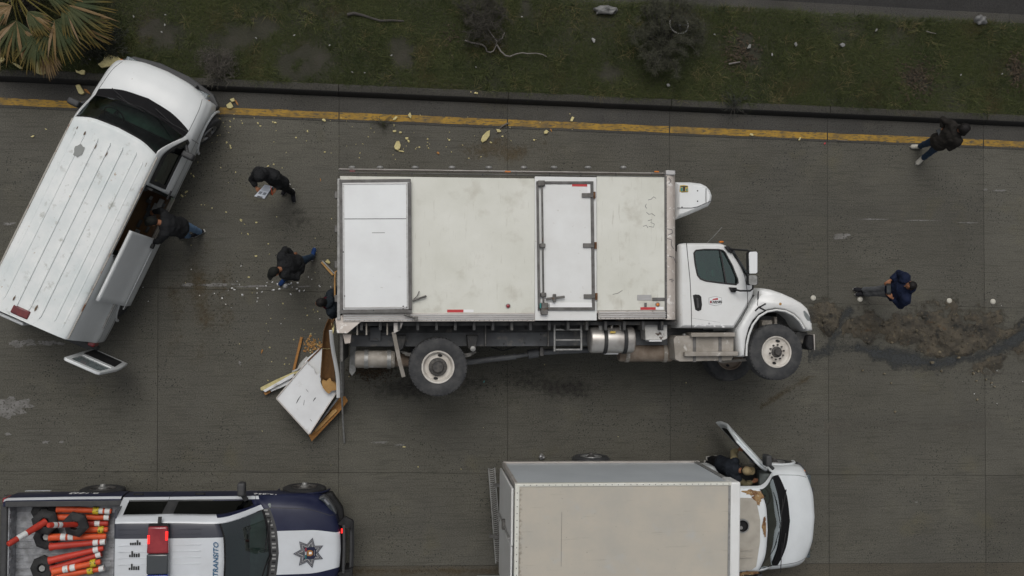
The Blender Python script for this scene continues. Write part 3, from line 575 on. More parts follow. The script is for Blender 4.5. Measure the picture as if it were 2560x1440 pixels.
    for s in 'LR':
        an = G['an'+s]; td = Vector(toes[s]) if toes else F; tz = td.z; td = Vector((td.x, td.y, 0)).normalized(); td.z = tz; td.normalize(); sd = Vector((-td.y, td.x, 0)); hl = an-td*.06+Vector((0,0,-.035)); m = MB()
        m.tube([hl-td*.012+Vector((0,0,.02)), hl+td*.05+Vector((0,0,.02)), hl+td*.13+Vector((0,0,.012)), hl+td*.20, hl+td*.245-Vector((0,0,.002))], [(.032,.034),(.048,.040),(.044,.045),(.034,.047),(.016,.03)], 12, up=(0,0,1)); m.tube([an+Vector((0,0,.05)), an-Vector((0,0,.01))], [.048,.05], 10)
        so_ = skin_obj('shoe', remesh(m, .009, smooth=3), shoe, root)
        m = MB(); pl = [hl-td*.03+sd*.03, hl+td*.10+sd*.042, hl+td*.20+sd*.048, hl+td*.258, hl+td*.20-sd*.048, hl+td*.10-sd*.042, hl-td*.03-sd*.03]
        vs = [p+Vector((0,0,-.04)) for p in pl]+[p+Vector((0,0,-.016)) for p in pl]; n = 7; m.add(vs, [tuple(range(n)), tuple(range(n, 2*n))]+[(i, (i+1) % n, n+(i+1) % n, n+i) for i in range(n)]); m.build('sole', 'sole', so_, world=True)
    kind, hm = hair; h = MB()
    if kind in ('hair', 'crop'):
        h.ell(hd+HM @ Vector((-.018,0,.034)), (.094,.084,.102), HM, 18, 12); h.ell(hd+HM @ Vector((-.045,0,-.01)), (.066,.074,.075), HM, 14, 10)
        skin_obj('hair', remesh(h, .008, .012, 40, 1, sdv_), hm, root)
    elif kind == 'cap':
        h.ell(hd+HM @ Vector((-.006,0,.036)), (.106,.088,.092), HM, 18, 12); h.tube([hd+HM @ Vector((.06,0,.052)), hd+HM @ Vector((.12,0,.050)), hd+HM @ Vector((.172,0,.036))], [(.012,.082),(.010,.080),(.008,.052)], 14, up=Fz)
        skin_obj('cap', remesh(h, .0075, smooth=2), hm, root); h2 = MB(); h2.ell(hd+HM @ Vector((-.032,0,-.004)), (.074,.080,.07), HM, 14, 10); skin_obj('hair', remesh(h2, .009, .006, 40, 1), 'hair', root)
        m = MB(); m.ell(hd+HM @ Vector((-.006,0,.128)), .012, n=8, m=6); m.build('cap_button', hm, root, world=True)
    elif kind == 'hood':
        h.ell(hd+HM @ Vector((-.03,0,.03)), (.118,.108,.122), HM, 18, 12); h.ell(G['neck'].lerp(hd, .3)-F*.03, (.10,.11,.09), HM, 14, 10)
        skin_obj('hood', remesh(h, .010, .014, 16, 2, sdv_), hm, root)
    if collar:
        m = MB(); c = G['neck'].lerp(hd, .1); ring = [c+(sx*math.cos(a)*.085+(F-sx*F.dot(sx)).normalized()*math.sin(a)*.08)+Vector((0,0,.0)) for a in [2*math.pi*i/18 for i in range(18)]]; ring.append(ring[0]); m.tube(ring, .026, 8, cap=False); m.build('collar', collar, root, smooth=180, world=True)
    return root, G
def wd_(px, py, z=0): return (px, -py, z)              # photo direction to world
person('man in a dark hooded jacket reading a clipboard beside the van', dict(pelvis=(698,455,.93), chest=(674,437,1.26), neck=(661,433,1.43), head=(650,441,1.53), shL=(689,441,1.36), shR=(643,427,1.37), elL=(700,460,1.12), wrL=(689,472,1.11), elR=(629,449,1.12), wrR=(641,468,1.11), hipL=(702,460,.9), hipR=(693,449,.9), knL=(714,470,.48), anL=(732,482,.08), knR=(705,459,.48), anR=(717,467,.08)),
       wd_(-.25,1,-.75), 'jacket_black', 'trousers_black', 'shoe_dark', ('hood','jacket_black'), toes=dict(L=wd_(.1,1), R=wd_(-.5,.8)), curl=1.0, bulk=1.08)
person('man in a black cap and jacket striding away from the truck, jeans and blue shoes', dict(pelvis=(744,662,.92), chest=(717,662,1.27), neck=(701,672,1.43), head=(686,680,1.52), shL=(710,688,1.37), shR=(704,641,1.37), elL=(742,694,1.16), wrL=(745,676,.98), elR=(713,624,1.14), wrR=(732,634,.98), hipL=(744,668,.9), hipR=(748,656,.9), knL=(724,688,.50), anL=(713,696,.08), knR=(766,648,.50), anR=(781,641,.10)),
       wd_(-.55,.75,-.55), 'jacket_black', 'jeans_blue', 'shoe_blue', ('cap','cap_black'), toes=dict(L=wd_(-.6,.7), R=wd_(.15,-.55,.35)), curl=1.0, bulk=1.12)
person('man in a black jacket and light blue jeans leaning into the van', dict(pelvis=(454,569,.92), chest=(422,563,1.26), neck=(402,557,1.39), head=(381,553,1.45), shL=(411,588,1.32), shR=(414,538,1.33), elL=(398,602,1.12), wrL=(382,604,.98), elR=(401,527,1.13), wrR=(385,530,1.0), hipL=(455,576,.9), hipR=(457,562,.9), knL=(463,583,.48), anL=(470,590,.08), knR=(482,572,.48), anR=(500,580,.08)),
       wd_(-1,.15,-.8), 'jacket_black', 'jeans_light', 'shoe_dark', ('cap','cap_black'), toes=dict(L=wd_(-1,.1), R=wd_(-.9,.4)), bulk=1.1, hem=-.06)
person('dark-haired man in a slate jacket with a maroon collar behind the overturned truck', dict(pelvis=(842,757,.92), chest=(830,757,1.27), neck=(816,757,1.42), head=(803,757,1.51), shL=(828,782,1.36), shR=(828,733,1.36), elL=(838,795,1.12), wrL=(842,778,.96), elR=(842,724,1.12), wrR=(846,740,.96), hipL=(843,764,.9), hipR=(843,750,.9), knL=(844,766,.48), anL=(848,767,.08), knR=(845,748,.48), anR=(850,748,.08)),
       wd_(-1,.35,-.55), 'jacket_slate', 'trousers_black', 'shoe_dark', ('hair','hair'), toes=dict(L=wd_(-1,.2), R=wd_(-1,0)), bulk=1.1, collar='maroon', hood=True)
_, gn = person('man in a navy hoodie and grey trousers standing beside the spilled soil', dict(pelvis=(2232,726,.92), chest=(2260,722,1.27), neck=(2271,719,1.42), head=(2277,714,1.53), shL=(2264,752,1.36), shR=(2262,692,1.36), elL=(2251,764,1.10), wrL=(2231,745,1.10), elR=(2247,683,1.10), wrR=(2227,700,1.10), hipL=(2231,733,.9), hipR=(2231,719,.9), knL=(2196,733,.5), anL=(2162,734,.08), knR=(2193,724,.5), anR=(2157,725,.08)),
       wd_(-.95,.12,-.35), 'hoodie_navy', 'trousers_grey', 'shoe_dark', ('crop','hair'), toes=dict(L=wd_(-1,.1), R=wd_(-1,-.1)), curl=1.1, hood=True, bulk=1.25, hem=-.04)
_, gb_ = person('man in a dark brown hooded jacket, blue jeans and white shoes, on the yellow line', dict(pelvis=(2347,354,.92), chest=(2381,337,1.27), neck=(2397,329,1.42), head=(2407,323,1.52), shL=(2396,355,1.36), shR=(2382,312,1.36), elL=(2376,370,1.12), wrL=(2358,347,1.07), elR=(2357,299,1.12), wrR=(2357,319,1.07), hipL=(2348,361,.9), hipR=(2343,348,.9), knL=(2330,378,.5), anL=(2308,395,.08), knR=(2319,357,.5), anR=(2300,366,.08)),
       wd_(-.9,.4,-.7), 'jacket_brown', 'jeans_dark', 'shoe_white', ('hood','hair'), toes=dict(L=wd_(-.7,.75), R=wd_(-1,0)), curl=1.1, bulk=1.08, hood=True)
person('man in a beige cap, dark vest and beige sleeves at the open truck door', dict(pelvis=(1806,1163,.92), chest=(1828,1172,1.28), neck=(1849,1176,1.44), head=(1866,1177,1.53), shL=(1836,1150,1.37), shR=(1843,1199,1.37), elL=(1834,1130,1.18), wrL=(1846,1125,1.20), elR=(1862,1211,1.16), wrR=(1880,1205,1.12), hipL=(1804,1156,.9), hipR=(1806,1169,.9), knL=(1793,1150,.5), anL=(1778,1146,.08), knR=(1790,1160,.5), anR=(1773,1156,.08)),
       wd_(1,.05,-.35), 'vest_dark', 'trousers_black', 'shoe_dark', ('cap','cap_beige'), toes=dict(L=wd_(1,0), R=wd_(1,.1)), curl=.5, sleeves='beige_cloth', bulk=1.1)
bpy.data.scenes.remove(TMP)
# held things
cb = P(657,480,1.14); clip = thing('clipboard', 'clipboard with printed white forms held by the man in the hooded jacket', 'clipboard', cb)
ca_ = [(662,461.5),(681.5,466),(661,496.5),(635.5,490.5)]; q = [P(x, y, 1.18-.0016*(y-460))-cb for x, y in ca_]; nrm = (q[1]-q[0]).cross(q[3]-q[0]).normalized(); nrm = nrm if nrm.z > 0 else -nrm
def slabq(name, mat, pts, o0, o1, parent): m = MB(); vs = [p+nrm*o0 for p in pts]+[p+nrm*o1 for p in pts]; m.add(vs, [(0,1,2,3),(4,5,6,7),(0,1,5,4),(1,2,6,5),(2,3,7,6),(3,0,4,7)]); return m.build(name, mat, parent)
slabq('board', 'chassis', [p+(p-sum(q, Vector())/4)*.06+Vector((.02,-.01,0)) for p in q], -.012, 0, clip); pg = slabq('paper_sheet', 'paper', q, .001, .006, clip)
def qp(u, v): return q[0].lerp(q[1], u).lerp(q[3].lerp(q[2], u), v)
for k in range(5): slabq('print_line', 'ink', [qp(.08,.08+.08*k), qp(.92,.08+.08*k), qp(.92,.10+.08*k), qp(.08,.10+.08*k)], .006, .0065, pg)
for (u0, v0) in ((.1,.55), (.56,.55)): slabq('print_block', 'ink', [qp(u0,v0), qp(u0+.32,v0), qp(u0+.32,v0+.2), qp(u0,v0+.2)], .006, .0065, pg)
slabq('clip', 'steel', [qp(.25,.90), qp(.75,.90), qp(.75,.97), qp(.25,.97)], .006, .02, clip)
pen = MB(); a = P(679,468,1.2); pen.tube([P(676.5,466,1.22)-cb, P(681,487,1.12)-cb], .007, 8); pen.build('pen', 'orange', clip)
c = (gn['wrL']+gn['wrR'])/2+Vector((-.07,0,.015)); o = thing('phone', 'black handheld controller in the hands of the man in navy', 'controller', c); m = MB(); m.box((-.05,-.11,-.012), (.05,.11,.012)); m.build('case', 'black', o, bevel=.01); m = MB(); m.box((-.04,-.07,.012), (.04,.07,.014)); m.build('screen', 'lens_smoke', o)
c = (gb_['wrL']+gb_['wrR'])/2+Vector((-.08,-.01,.015)); o = thing('phone', 'black phone in the hands of the man in the brown jacket', 'phone', c); m = MB(); m.box((-.045,-.09,-.01), (.045,.09,.01), Matrix.Rotation(.4, 4, 'Z')); m.build('case', 'black', o, bevel=.008); m = MB(); m.box((-.038,-.08,.010), (.038,.08,.012), Matrix.Rotation(.4, 4, 'Z')); m.build('screen', 'lens_smoke', o)
# ------------------------------------------------------------------ sheet-metal hulls
def spline(vals, n):
    """monotone cubic through a list of Vectors, n steps per span"""
    k = len(vals); d = [vals[i+1]-vals[i] for i in range(k-1)]; tg = []
    for i in range(k):
        if i == 0: t = d[0].copy()
        elif i == k-1: t = d[-1].copy()
        else:
            t = Vector((0,0,0))
            for a in range(3):
                p, q = d[i-1][a], d[i][a]; t[a] = 2*p*q/(p+q) if p*q > 0 else 0
        tg.append(t)
    out = []
    for i in range(k-1):
        for s in range(n):
            u = s/n; h00 = 2*u**3-3*u*u+1; h10 = u**3-2*u*u+u; h01 = -2*u**3+3*u*u; h11 = u**3-u*u
            out.append(vals[i]*h00+tg[i]*h10+vals[i+1]*h01+tg[i+1]*h11)
    out.append(vals[-1].copy()); return out
class Hull:
    def __init__(s, st, ni=6, nj=6):
        s.ni, s.nj = ni, nj; rows = [spline([Vector(p) for p in q], nj) for q in st]; m = len(rows[0])
        cols = [spline([r[j] for r in rows], ni) for j in range(m)]; s.G = [[cols[j][i] for j in range(m)] for i in range(len(cols[0]))]
        s.I, s.J = len(s.G)-1, m-1; s.Nm = [[None]*m for _ in s.G]
        for i in range(s.I+1):
            for j in range(m):
                du = s.G[min(i+1, s.I)][j]-s.G[max(i-1, 0)][j]; dv = s.G[i][min(j+1, s.J)]-s.G[i][max(j-1, 0)]
                nn = dv.cross(du); nn = nn.normalized() if nn.length > 1e-9 else Vector((0,0,1)); s.Nm[i][j] = nn
        mid = s.Nm[s.I//3][s.J//2]
        if mid.y < 0: s.Nm = [[-n for n in r] for r in s.Nm]
    def obj(s, name, mat, parent, keep, off=0.0, thick=0.0, shift=(0,0,0), mfn=None, sides=(1,-1), world=False, smooth=35):
        mb = MB(); sh = Vector(shift); idx = {}
        for sd in sides:
            for i in range(s.I):
                for j in range(s.J):
                    u = (i+.5)/s.ni; v = (j+.5)/s.nj
                    a = (s.G[i][j]+s.G[i+1][j+1])/2
                    if not keep(u, v, sd, a): continue
                    q = []
                    for (x, y) in ((i,j),(i+1,j),(i+1,j+1),(i,j+1)):
                        p = s.G[x][y]+s.Nm[x][y]*off; q.append((p.x+sh.x, p.y*sd+sh.y, p.z+sh.z))
                    if sd < 0: q.reverse()
                    mb.add(q, [(0,1,2,3)], mfn(u, v, sd, a) if mfn else 0)
        o = mb.build(name, mat, parent, smooth=smooth, merge=True, world=world)
        if thick:
            m = o.modifiers.new('sheet', 'SOLIDIFY'); m.thickness = thick; m.offset = -1
        return o
def wheel(parent, c, ax, r, w, rimr, mats=('tyre', 'rim_steel', 'hub'), holes=5, name='wheel', world=False, studs=0, dual=False):
    """c centre of the outer face, ax pointing outwards"""
    c = Vector(c); ax = Vector(ax).normalized(); mb = MB()
    mb.lathe([(rimr,-w*.9),(rimr*1.04,-w),(r*.86,-w),(r*.96,-w*.93),(r,-w*.8),(r,-w*.2),(r*.965,-w*.07),(r*.86,0),(r*.74,.004),(rimr*1.06,-.006),(rimr,-.018),(rimr*.97,-.05),(rimr*.97,-w*.9)], c, ax, 40)
    t = mb.build('tyre', mats[0], parent, smooth=35, world=world)
    tr = MB(); u = ax.orthogonal().normalized(); v = ax.cross(u); K = 46          # tread blocks
    for k in range(K):
        a = 2*math.pi*k/K; d = u*math.cos(a)+v*math.sin(a); e = ax.cross(d)
        for q in (.13,.42,.72):
            p = c+d*(r-.010)-ax*(w*(q+.07)); tr.cbox((0,0,0), (w*.2, r*.085, .018), Matrix.Translation(p) @ Matrix((ax, e, d)).transposed().to_4x4())
    tr.build('tread', mats[0], t, world=world)
    rm = MB(); dish = -.06 if dual else -.015
    rm.lathe([(rimr*1.02,-.012),(rimr,.0),(rimr*.93,-.004),(rimr*.88,-.035),(rimr*.80,-.03+dish),(rimr*.62,dish-.03),(rimr*.46,dish-.005),(rimr*.42,dish+.004),(.001,dish+.004)], c, ax, 40)
    ro = rm.build('rim', mats[1], parent, smooth=30, world=world)
    hk = 1.6 if dual else 1.0; hb = MB(); hb.lathe([(rimr*.36*hk,dish),(rimr*.35*hk,dish+.02),(rimr*.24*hk,dish+.035),(rimr*.22*hk,dish+.07),(rimr*.19*hk,dish+.085),(.001,dish+.088)], c, ax, 24); hb.build('hub', mats[2], ro, smooth=35, world=world)
    if studs:
        for k in range(studs):
            a = 2*math.pi*k/studs; d = u*math.cos(a)+v*math.sin(a); s = MB(); s.cyl(c+d*rimr*.47+ax*dish, c+d*rimr*.47+ax*(dish+.035), .017, 6); s.build('stud', 'hub', ro, world=world)
    for k in range(holes):
        a = 2*math.pi*k/holes+.6; d = u*math.cos(a)+v*math.sin(a); e = ax.cross(d); h = MB()
        h.tube([c+d*rimr*.72+ax*(dish-.022)-e*.001, c+d*rimr*.72+ax*(dish-.018)], [(rimr*.085, rimr*.15), (rimr*.085, rimr*.15)], 14, up=d); h.build('hand_hole', 'black', ro, world=world)
def inside(u, v, a0, a1, b0, b1): return a0 < u < a1 and b0 < v < b1
def seat(parent, x, y, z, mat='plastic_dark', w=.5):
    s = MB(); s.box((x-.25, y-w/2, z), (x+.27, y+w/2, z+.16)); s.bar((x-.24, y, z+.1), (x-.42, y, z+.75), w, .14, up=(1,0,0)); s.box((x-.5, y-.13, z+.78), (x-.38, y+.13, z+.97)); s.build('seat', mat, parent, bevel=.05, seg=3)
def steering(parent, c, tilt, r=.19):
    s = MB(); c = Vector(c); ax = Vector((-math.sin(tilt), 0, math.cos(tilt))); u = Vector((0,1,0)); v = ax.cross(u)
    ring = [c+(u*math.cos(a*.2618)+v*math.sin(a*.2618))*r for a in range(25)]; s.tube(ring, .016, 8, cap=False); s.bar(c-u*r, c+u*r, .03, .02, up=ax); s.bar(c, c+v*r, .03, .02, up=ax); s.cyl(c-ax*.3+Vector((.1,0,-.1)), c, .03, 10); s.build('steering_wheel', 'black', parent, smooth=60)
def wiper(parent, hull, a, b, off=.02):
    pass

# van body stations: v = roof centre, roof mid, roof edge, drip rail, window sill, crease, lower side, rocker
def van_stations(rear):
    def full(x, dx=0, w=0, zt=0): return [(x+dx,0,2.055+zt),(x+dx,.42,2.05+zt),(x+dx,.745-w*.7,2.005+zt),(x+dx,.80-w*.8,1.90+zt),(x,.955-w,1.20),(x,1.015-w,.95),(x,1.015-w,.62),(x,.975-w,.36)]
    st = []
    if rear:
        st += [[(p[0]+.03, p[1]*.94, p[2]-.02 if i < 3 else p[2]) for i, p in enumerate(full(-3.66, .03, .06, -.02))], full(-3.60, 0, .02), full(-3.2), full(-2.6), full(-1.95)]
    st += [full(-.98), full(-.60)]
    st += [[(.10,0,2.045),(.07,.42,2.035),(-.04,.75,1.985),(-.06,.80,1.90),(.02,.955,1.20),(.02,1.015,.95),(.02,1.015,.62),(.02,.975,.36)]]          # roof front edge
    st += [[(.64,0,1.38),(.59,.45,1.36),(.50,.865,1.25),(.50,.925,1.185),(.46,.965,1.13),(.46,1.01,.93),(.46,1.015,.62),(.46,.975,.36)]]          # cowl
    st += [[(.84,0,1.255),(.785,.45,1.245),(.615,.875,1.20),(.56,.93,1.165),(.55,.97,1.11),(.55,1.01,.92),(.55,1.015,.62),(.55,.975,.36)]]
    st += [[(1.15,0,1.155),(1.12,.44,1.145),(1.03,.85,1.10),(1.0,.91,1.065),(.99,.955,1.0),(.99,1.0,.88),(.99,1.01,.62),(.99,.97,.36)]]
    st += [[(1.41,0,1.03),(1.38,.42,1.02),(1.27,.79,.985),(1.25,.86,.955),(1.25,.90,.90),(1.25,.955,.80),(1.25,.98,.60),(1.25,.95,.36)]]
    st += [[(1.47,0,.93),(1.44,.42,.92),(1.34,.77,.89),(1.32,.82,.86),(1.32,.86,.80),(1.32,.90,.72),(1.32,.94,.56),(1.32,.92,.36)]]
    st += [[(1.49,0,.55),(1.46,.42,.55),(1.37,.75,.55),(1.35,.80,.55),(1.34,.83,.54),(1.33,.86,.52),(1.33,.88,.46),(1.32,.88,.36)]]
    st += [[(1.44,0,.36),(1.42,.4,.36),(1.34,.7,.36),(1.33,.76,.36),(1.32,.8,.36),(1.32,.83,.36),(1.32,.85,.35),(1.31,.86,.34)]]
    return st
def flat_screen(H, root, u0, u1, v1, top=.11, bot=.06, side=.10, bulge=.03):
    a = H.G[int(u0*H.ni)]; b = H.G[int(u1*H.ni)]; J = int(v1*H.nj); row0 = a[:J+1]; row1 = b[:J+1]; nt = 10
    def pt(t, j, sd, off):
        p = row0[j].lerp(row1[j], t); n = (row1[0]-row0[0]).normalized().cross(Vector((0,1,0))); n = n if n.z > 0 else -n
        p = p+n*(bulge*4*t*(1-t)+off); return (p.x, p.y*sd, p.z)
    g = MB(); f = MB()
    for sd in (1, -1):
        for i in range(nt):
            for j in range(J):
                q = [pt(i/nt, j, sd, 0), pt((i+1)/nt, j, sd, 0), pt((i+1)/nt, j+1, sd, 0), pt(i/nt, j+1, sd, 0)]; g.add(q if sd > 0 else q[::-1], [(0,1,2,3)])
        ts = [0, top, 1-bot, 1]; 
        def band(t0, t1, s0, s1):
            m = 8
            for k in range(m):
                for (x0, x1) in ((s0+(s1-s0)*k/m, s0+(s1-s0)*(k+1)/m),):
                    def pj(t, s, o):
                        x = s*J; j = min(int(x), J-1); fr = x-j; A = Vector(pt(t, j, sd, o)); B = Vector(pt(t, j+1, sd, o)); return A.lerp(B, fr)
                    n = 6
                    for h in range(n):
                        y0, y1 = t0+(t1-t0)*h/n, t0+(t1-t0)*(h+1)/n; f.add([pj(y0, x0, .003), pj(y1, x0, .003), pj(y1, x1, .003), pj(y0, x1, .003)], [(0,1,2,3)])
        band(0, top, 0, 1); band(1-bot, 1, 0, 1); band(top, 1-bot, 1-side, 1)
    g.build('windscreen', 'glass', root, smooth=180, merge=True); f.build('windscreen_border', 'black', root, smooth=180, merge=True)
def econoline(root, rear, body, roofm, hoodm, door_open):
    H = Hull(van_stations(rear), 8, 6); o = 5 if rear else 0; uB, uR, uC = o+1, o+2, o+3         # B pillar, roof front, cowl
    ws = lambda u, v: inside(u, v, uR+.06, uC-.02, -1, 1.97)
    dw = lambda u, v: inside(u, v, uB+.17, uC-.18, 3.18, 3.95)
    door = lambda u, v: inside(u, v, uB, uC, 3.0, 7)
    def arch(a, xw): return a.y > .9 and (a.x-xw)**2+(a.z-.36)**2 < .43**2
    wx = [.80]+([-2.72] if rear else [])
    def opening(u, v, sd, a):
        if rear and sd < 0 and -1.95 < a.x < -.60 and 3 < v < 6.6 and u < uB: return True
        return door_open and sd > 0 and door(u, v)
    def keep(u, v, sd, a):
        if ws(u, v) or dw(u, v) or opening(u, v, sd, a): return False
        if any(arch(a, x) for x in wx): return False
        return True
    def mf(u, v, sd, a):
        if v < 2.9 and u < uR: return 1
        if uC-.02 < u < uC+1.02 and v < 2: return 3
        if u > uC and v < 2 and a.z > .93: return 2
        return 0
    H.obj('body', [body, roofm, hoodm, 'black'], root, keep, thick=.03, mfn=mf)
    cw = lambda u, v, sd, a: inside(u, v, uC-.30, uC+.62, -1, 2.0) 
    cm = H.obj('cowl_grille', 'cowl_black', root, lambda u, v, sd, a: inside(u, v, uC+.02, uC+.99, -1, 2.0) , off=.004)
    flat_screen(H, root, uR, uC, 2.0, .05, .05, .06, .008)
    for sd in (1, -1):
        if door_open and sd > 0: continue
        H.obj('door_window', 'glass_dark', root, lambda u, v, s, a: dw(u, v), off=-.006, sides=(sd,))
        H.obj('window_seal', 'rubber', root, lambda u, v, s, a: inside(u, v, uB+.12, uC-.1, 3.1, 4.0) and not inside(u, v, uB+.28, uC-.3, 3.3, 3.82), off=.006, sides=(sd,))
    # seams of hood and front doors
    def seam(pts, sd, w=.008):
        mb = MB(); mb.tube([(x, y*sd, z) for x, y, z in pts], w/2, 5); mb.build('panel_gap', 'seam', root)
    def along(u, j0, j1, off=.001): return [H.G[int(u*H.ni)][j]+H.Nm[int(u*H.ni)][j]*off for j in range(int(j0*H.nj), int(j1*H.nj)+1)]
    def alongi(v, i0, i1, off=.001): return [H.G[i][int(v*H.nj)]+H.Nm[i][int(v*H.nj)]*off for i in range(int(i0*H.ni), int(i1*H.ni)+1)]
    for sd in (1, -1):
        seam(alongi(2.0, uC+1, uC+3), sd)
        if not (door_open and sd > 0):
            seam(along(uB, 3, 7), sd); seam(along(uC+.5, 4, 7), sd); seam(alongi(5, 0, uC+2), sd, .006); seam(alongi(6, 0, uC+2), sd, .006)
            h = MB(); p = H.G[int((uB+.12)*8)][29]; h.box((p.x-.09, sd*p.y-.015, p.z-.02), (p.x+.09, sd*p.y+.015, p.z+.045)); hd = h.build('door_handle', 'seam', root, bevel=.01); 
        mz = MB(); mz.box((.14, sd*1.10-.10, 1.16), (.26, sd*1.10+.12, 1.40)); mo = mz.build('side_mirror', 'plastic_dark', root, bevel=.035, seg=3)
        ma = MB(); ma.tube([(.36, sd*.93, 1.17),(.28, sd*1.0, 1.2),(.22, sd*1.06, 1.24)], [.035,.03,.03], 8); ma.build('mirror_arm', 'plastic_dark', mo, smooth=60)
        hl = MB(); hl.box((1.30, sd*.70-.13, .68), (1.425, sd*.70+.11, .86)); hl.build('headlight', 'lamp_glass', root, bevel=.02)
        am = MB(); am.box((1.20, sd*.86-.02, .72), (1.325, sd*.86+.045, .82)); am.build('indicator', 'amber', root, bevel=.015)
        for x in wx:
            rg = MB(); rg.tube([(x+.44*math.cos(R(t)), sd*1.012, .36+.44*math.sin(R(t))) for t in range(0, 181, 10)], [(.03,.022)]*19, 6); rg.build('wheel_arch', body, root, smooth=60)
    gr = MB()
    for k in range(5): gr.box((1.43, -.55, .60+.05*k), (1.492, .55, .625+.05*k))
    gr.build('grille', 'plastic_dark', root)
    bm = MB(); bm.prism([(1.33,-1.0),(1.50,-.8),(1.60,-.3),(1.60,.3),(1.50,.8),(1.33,1.0),(1.25,.98),(1.4,0),(1.25,-.98)], lambda a, b, h: (a, b, h), .36, .54); bm.build('front_bumper', 'plastic_dark', root, bevel=.02)
    for y0 in (-.72, .12):                                                 # wipers
        w = MB(); w.tube([(.72, y0+.50, 1.35), (.66, y0+.30, 1.42), (.58, y0+.06, 1.475)], .010, 6); w.tube([(.62, y0+.34, 1.43), (.59, y0+.06, 1.47), (.575, y0-.22, 1.475)], .008, 6); w.build('wiper', 'black', root, smooth=60)
    fl = MB(); fl.box((-3.55 if rear else -.9, -.90, .44), (1.0, .90, .50)); fl.build('floor', 'plastic_dark', root)
    ds = MB(); ds.prism([(.30,1.02),(.60,1.20),(.70,.6),(.40,.6)], lambda a, b, h: (a, h, b), -.88, .88); ds.build('dashboard', 'cabin', root, bevel=.03)
    fw = MB(); fw.box((.82,-.85,.5), (.86,.85,1.12)); fw.build('firewall', 'black', root)
    eg = MB(); eg.box((.3,-.3,.5), (.8,.3,.95)); eg.build('engine_cover', 'plastic_dark', root, bevel=.05)
    seat(root, -.25, .45, .62); seat(root, -.25, -.45, .62); steering(root, (.30, .45, 1.15), .9)
    return H, uB, uR, uC
VH = R(65.1); vo = P(388,378,2.0); vr = Vector((vo.x, vo.y, 0)) + Matrix.Rotation(VH, 3, 'Z') @ Vector((0, .72, 0))
van = thing('cargo_van', 'battered white cargo van with ribbed roof and open sliding door, across the kerb lane', 'van', vr, VH)
H, uB, uR, uC = econoline(van, True, 'van_white', 'roof_white', 'van_white', False)
for k, y in enumerate([-.62,-.46,-.22,.0,.22,.46,.62]):                    # pressed roof ribs
    mb = MB(); z = 2.052-.05*(abs(y)/.7)**3; x1 = -.18-.02*k if k else -.30; mb.prism([(-3.40+.05*(k % 2), y-.022), (x1, y-.018), (x1+.05, y), (x1, y+.018), (-3.40+.05*(k % 2), y+.022), (-3.46+.05*(k % 2), y)], lambda a, b, h: (a, b, h+(z-2.052)), 2.03, 2.071)
    mb.build('roof_rib', 'roof_white', van, bevel=.010)
for sd in (1, -1):
    mb = MB(); mb.tube([(-3.58, sd*.775, 1.965), (-2.5, sd*.79, 1.97), (-1, sd*.79, 1.97), (-.08, sd*.785, 1.955)], .014, 6)
    mk('gutter_rust', (.40,.38,.34), .7, var=((.16,.07,.03), 3.5, .55, .66)) if 'gutter_rust' not in MATS else None
    mb.build('roof_gutter', 'gutter_rust', van, smooth=60)
mk('rust_dull', (.17,.12,.08), .9, var=((.10,.06,.035), 30, .4, .6))
for (x, y, s) in [(-.20,.62,.035),(-.24,.46,.05),(-.36,.20,.045),(-.40,-.02,.05),(-.42,-.22,.06),(-.50,-.46,.05),(-.3,-.68,.05),(-2.2,-.74,.05),(-2.6,-.745,.06),(-3.0,-.74,.05),(-3.3,.3,.05),(-3.3,-.1,.06),(-2.35,-.745,.04)]:
    mb = MB(); n = 11; mb.add([(x+s*(.6+.5*random.random())*math.cos(6.283*i/n)*1.1, y+s*.28*(.6+.5*random.random())*math.sin(6.283*i/n), 2.067-.055*(abs(y)/.7)**4) for i in range(n)], [tuple(range(n))]); mb.build('rust_patch', 'rust_dull', van)
mb = MB(); n = 16; mb.add([(-.55+.13*(.7+.4*random.random())*math.cos(6.283*i/n), .42+.085*(.7+.4*random.random())*math.sin(6.283*i/n), 2.061) for i in range(n)], [tuple(range(n))]); mk('primer', (.27,.28,.27), .8); mb.build('primer_patch', 'primer', van)
mb = MB(); mb.box((-3.55,-.05,2.03), (-3.40,.26,2.075)); mb.build('brake_light', 'dark_red_lens', van, bevel=.02)
tl = MB(); tl.box((-3.70,-.98,.75), (-3.56,-.86,1.02)); tl.build('tail_light', 'red_lens', van, bevel=.02)
# sliding door, pushed back along the side
sl = H.obj('sliding_door', 'van_white', van, lambda u, v, sd, a: -1.95 < a.x < -.60 and 3 < v < 6.9 and u < uB, thick=.05, shift=(-.84, -.13, 0), sides=(-1,))
mb = MB(); mb.box((-1.62,-1.18,.99), (-1.53,-1.125,1.09)); mb.build('handle', 'black', sl, bevel=.01)
mb = MB(); mb.tube([(-2.86,-1.148,.94),(-2.1,-1.152,.95),(-1.50,-1.152,.95)], .006, 5); mb.build('crease', 'van_white', sl)
mb = MB(); mb.box((-3.3,-1.02,1.06), (-1.9,-.985,1.10)); mb.build('door_track', 'galv', van)
mb = MB(); mb.box((-1.95,-.93,.505), (-.65,.85,.53)); mb.build('cargo_floor', 'plywood', van)
mb = MB(); mb.box((-1.95,-1.0,.40), (-.62,-.93,.47)); mb.build('door_sill', 'dusty_metal', van, bevel=.01)
mb = MB(); mb.box((-.66,-.93,.5), (-.62,-.30,1.85)); mb.build('bulkhead', 'black', van); mb = MB(); mb.box((-1.99,-.93,.5), (-1.95,-.6,1.85)); mb.build('bulkhead', 'black', van)
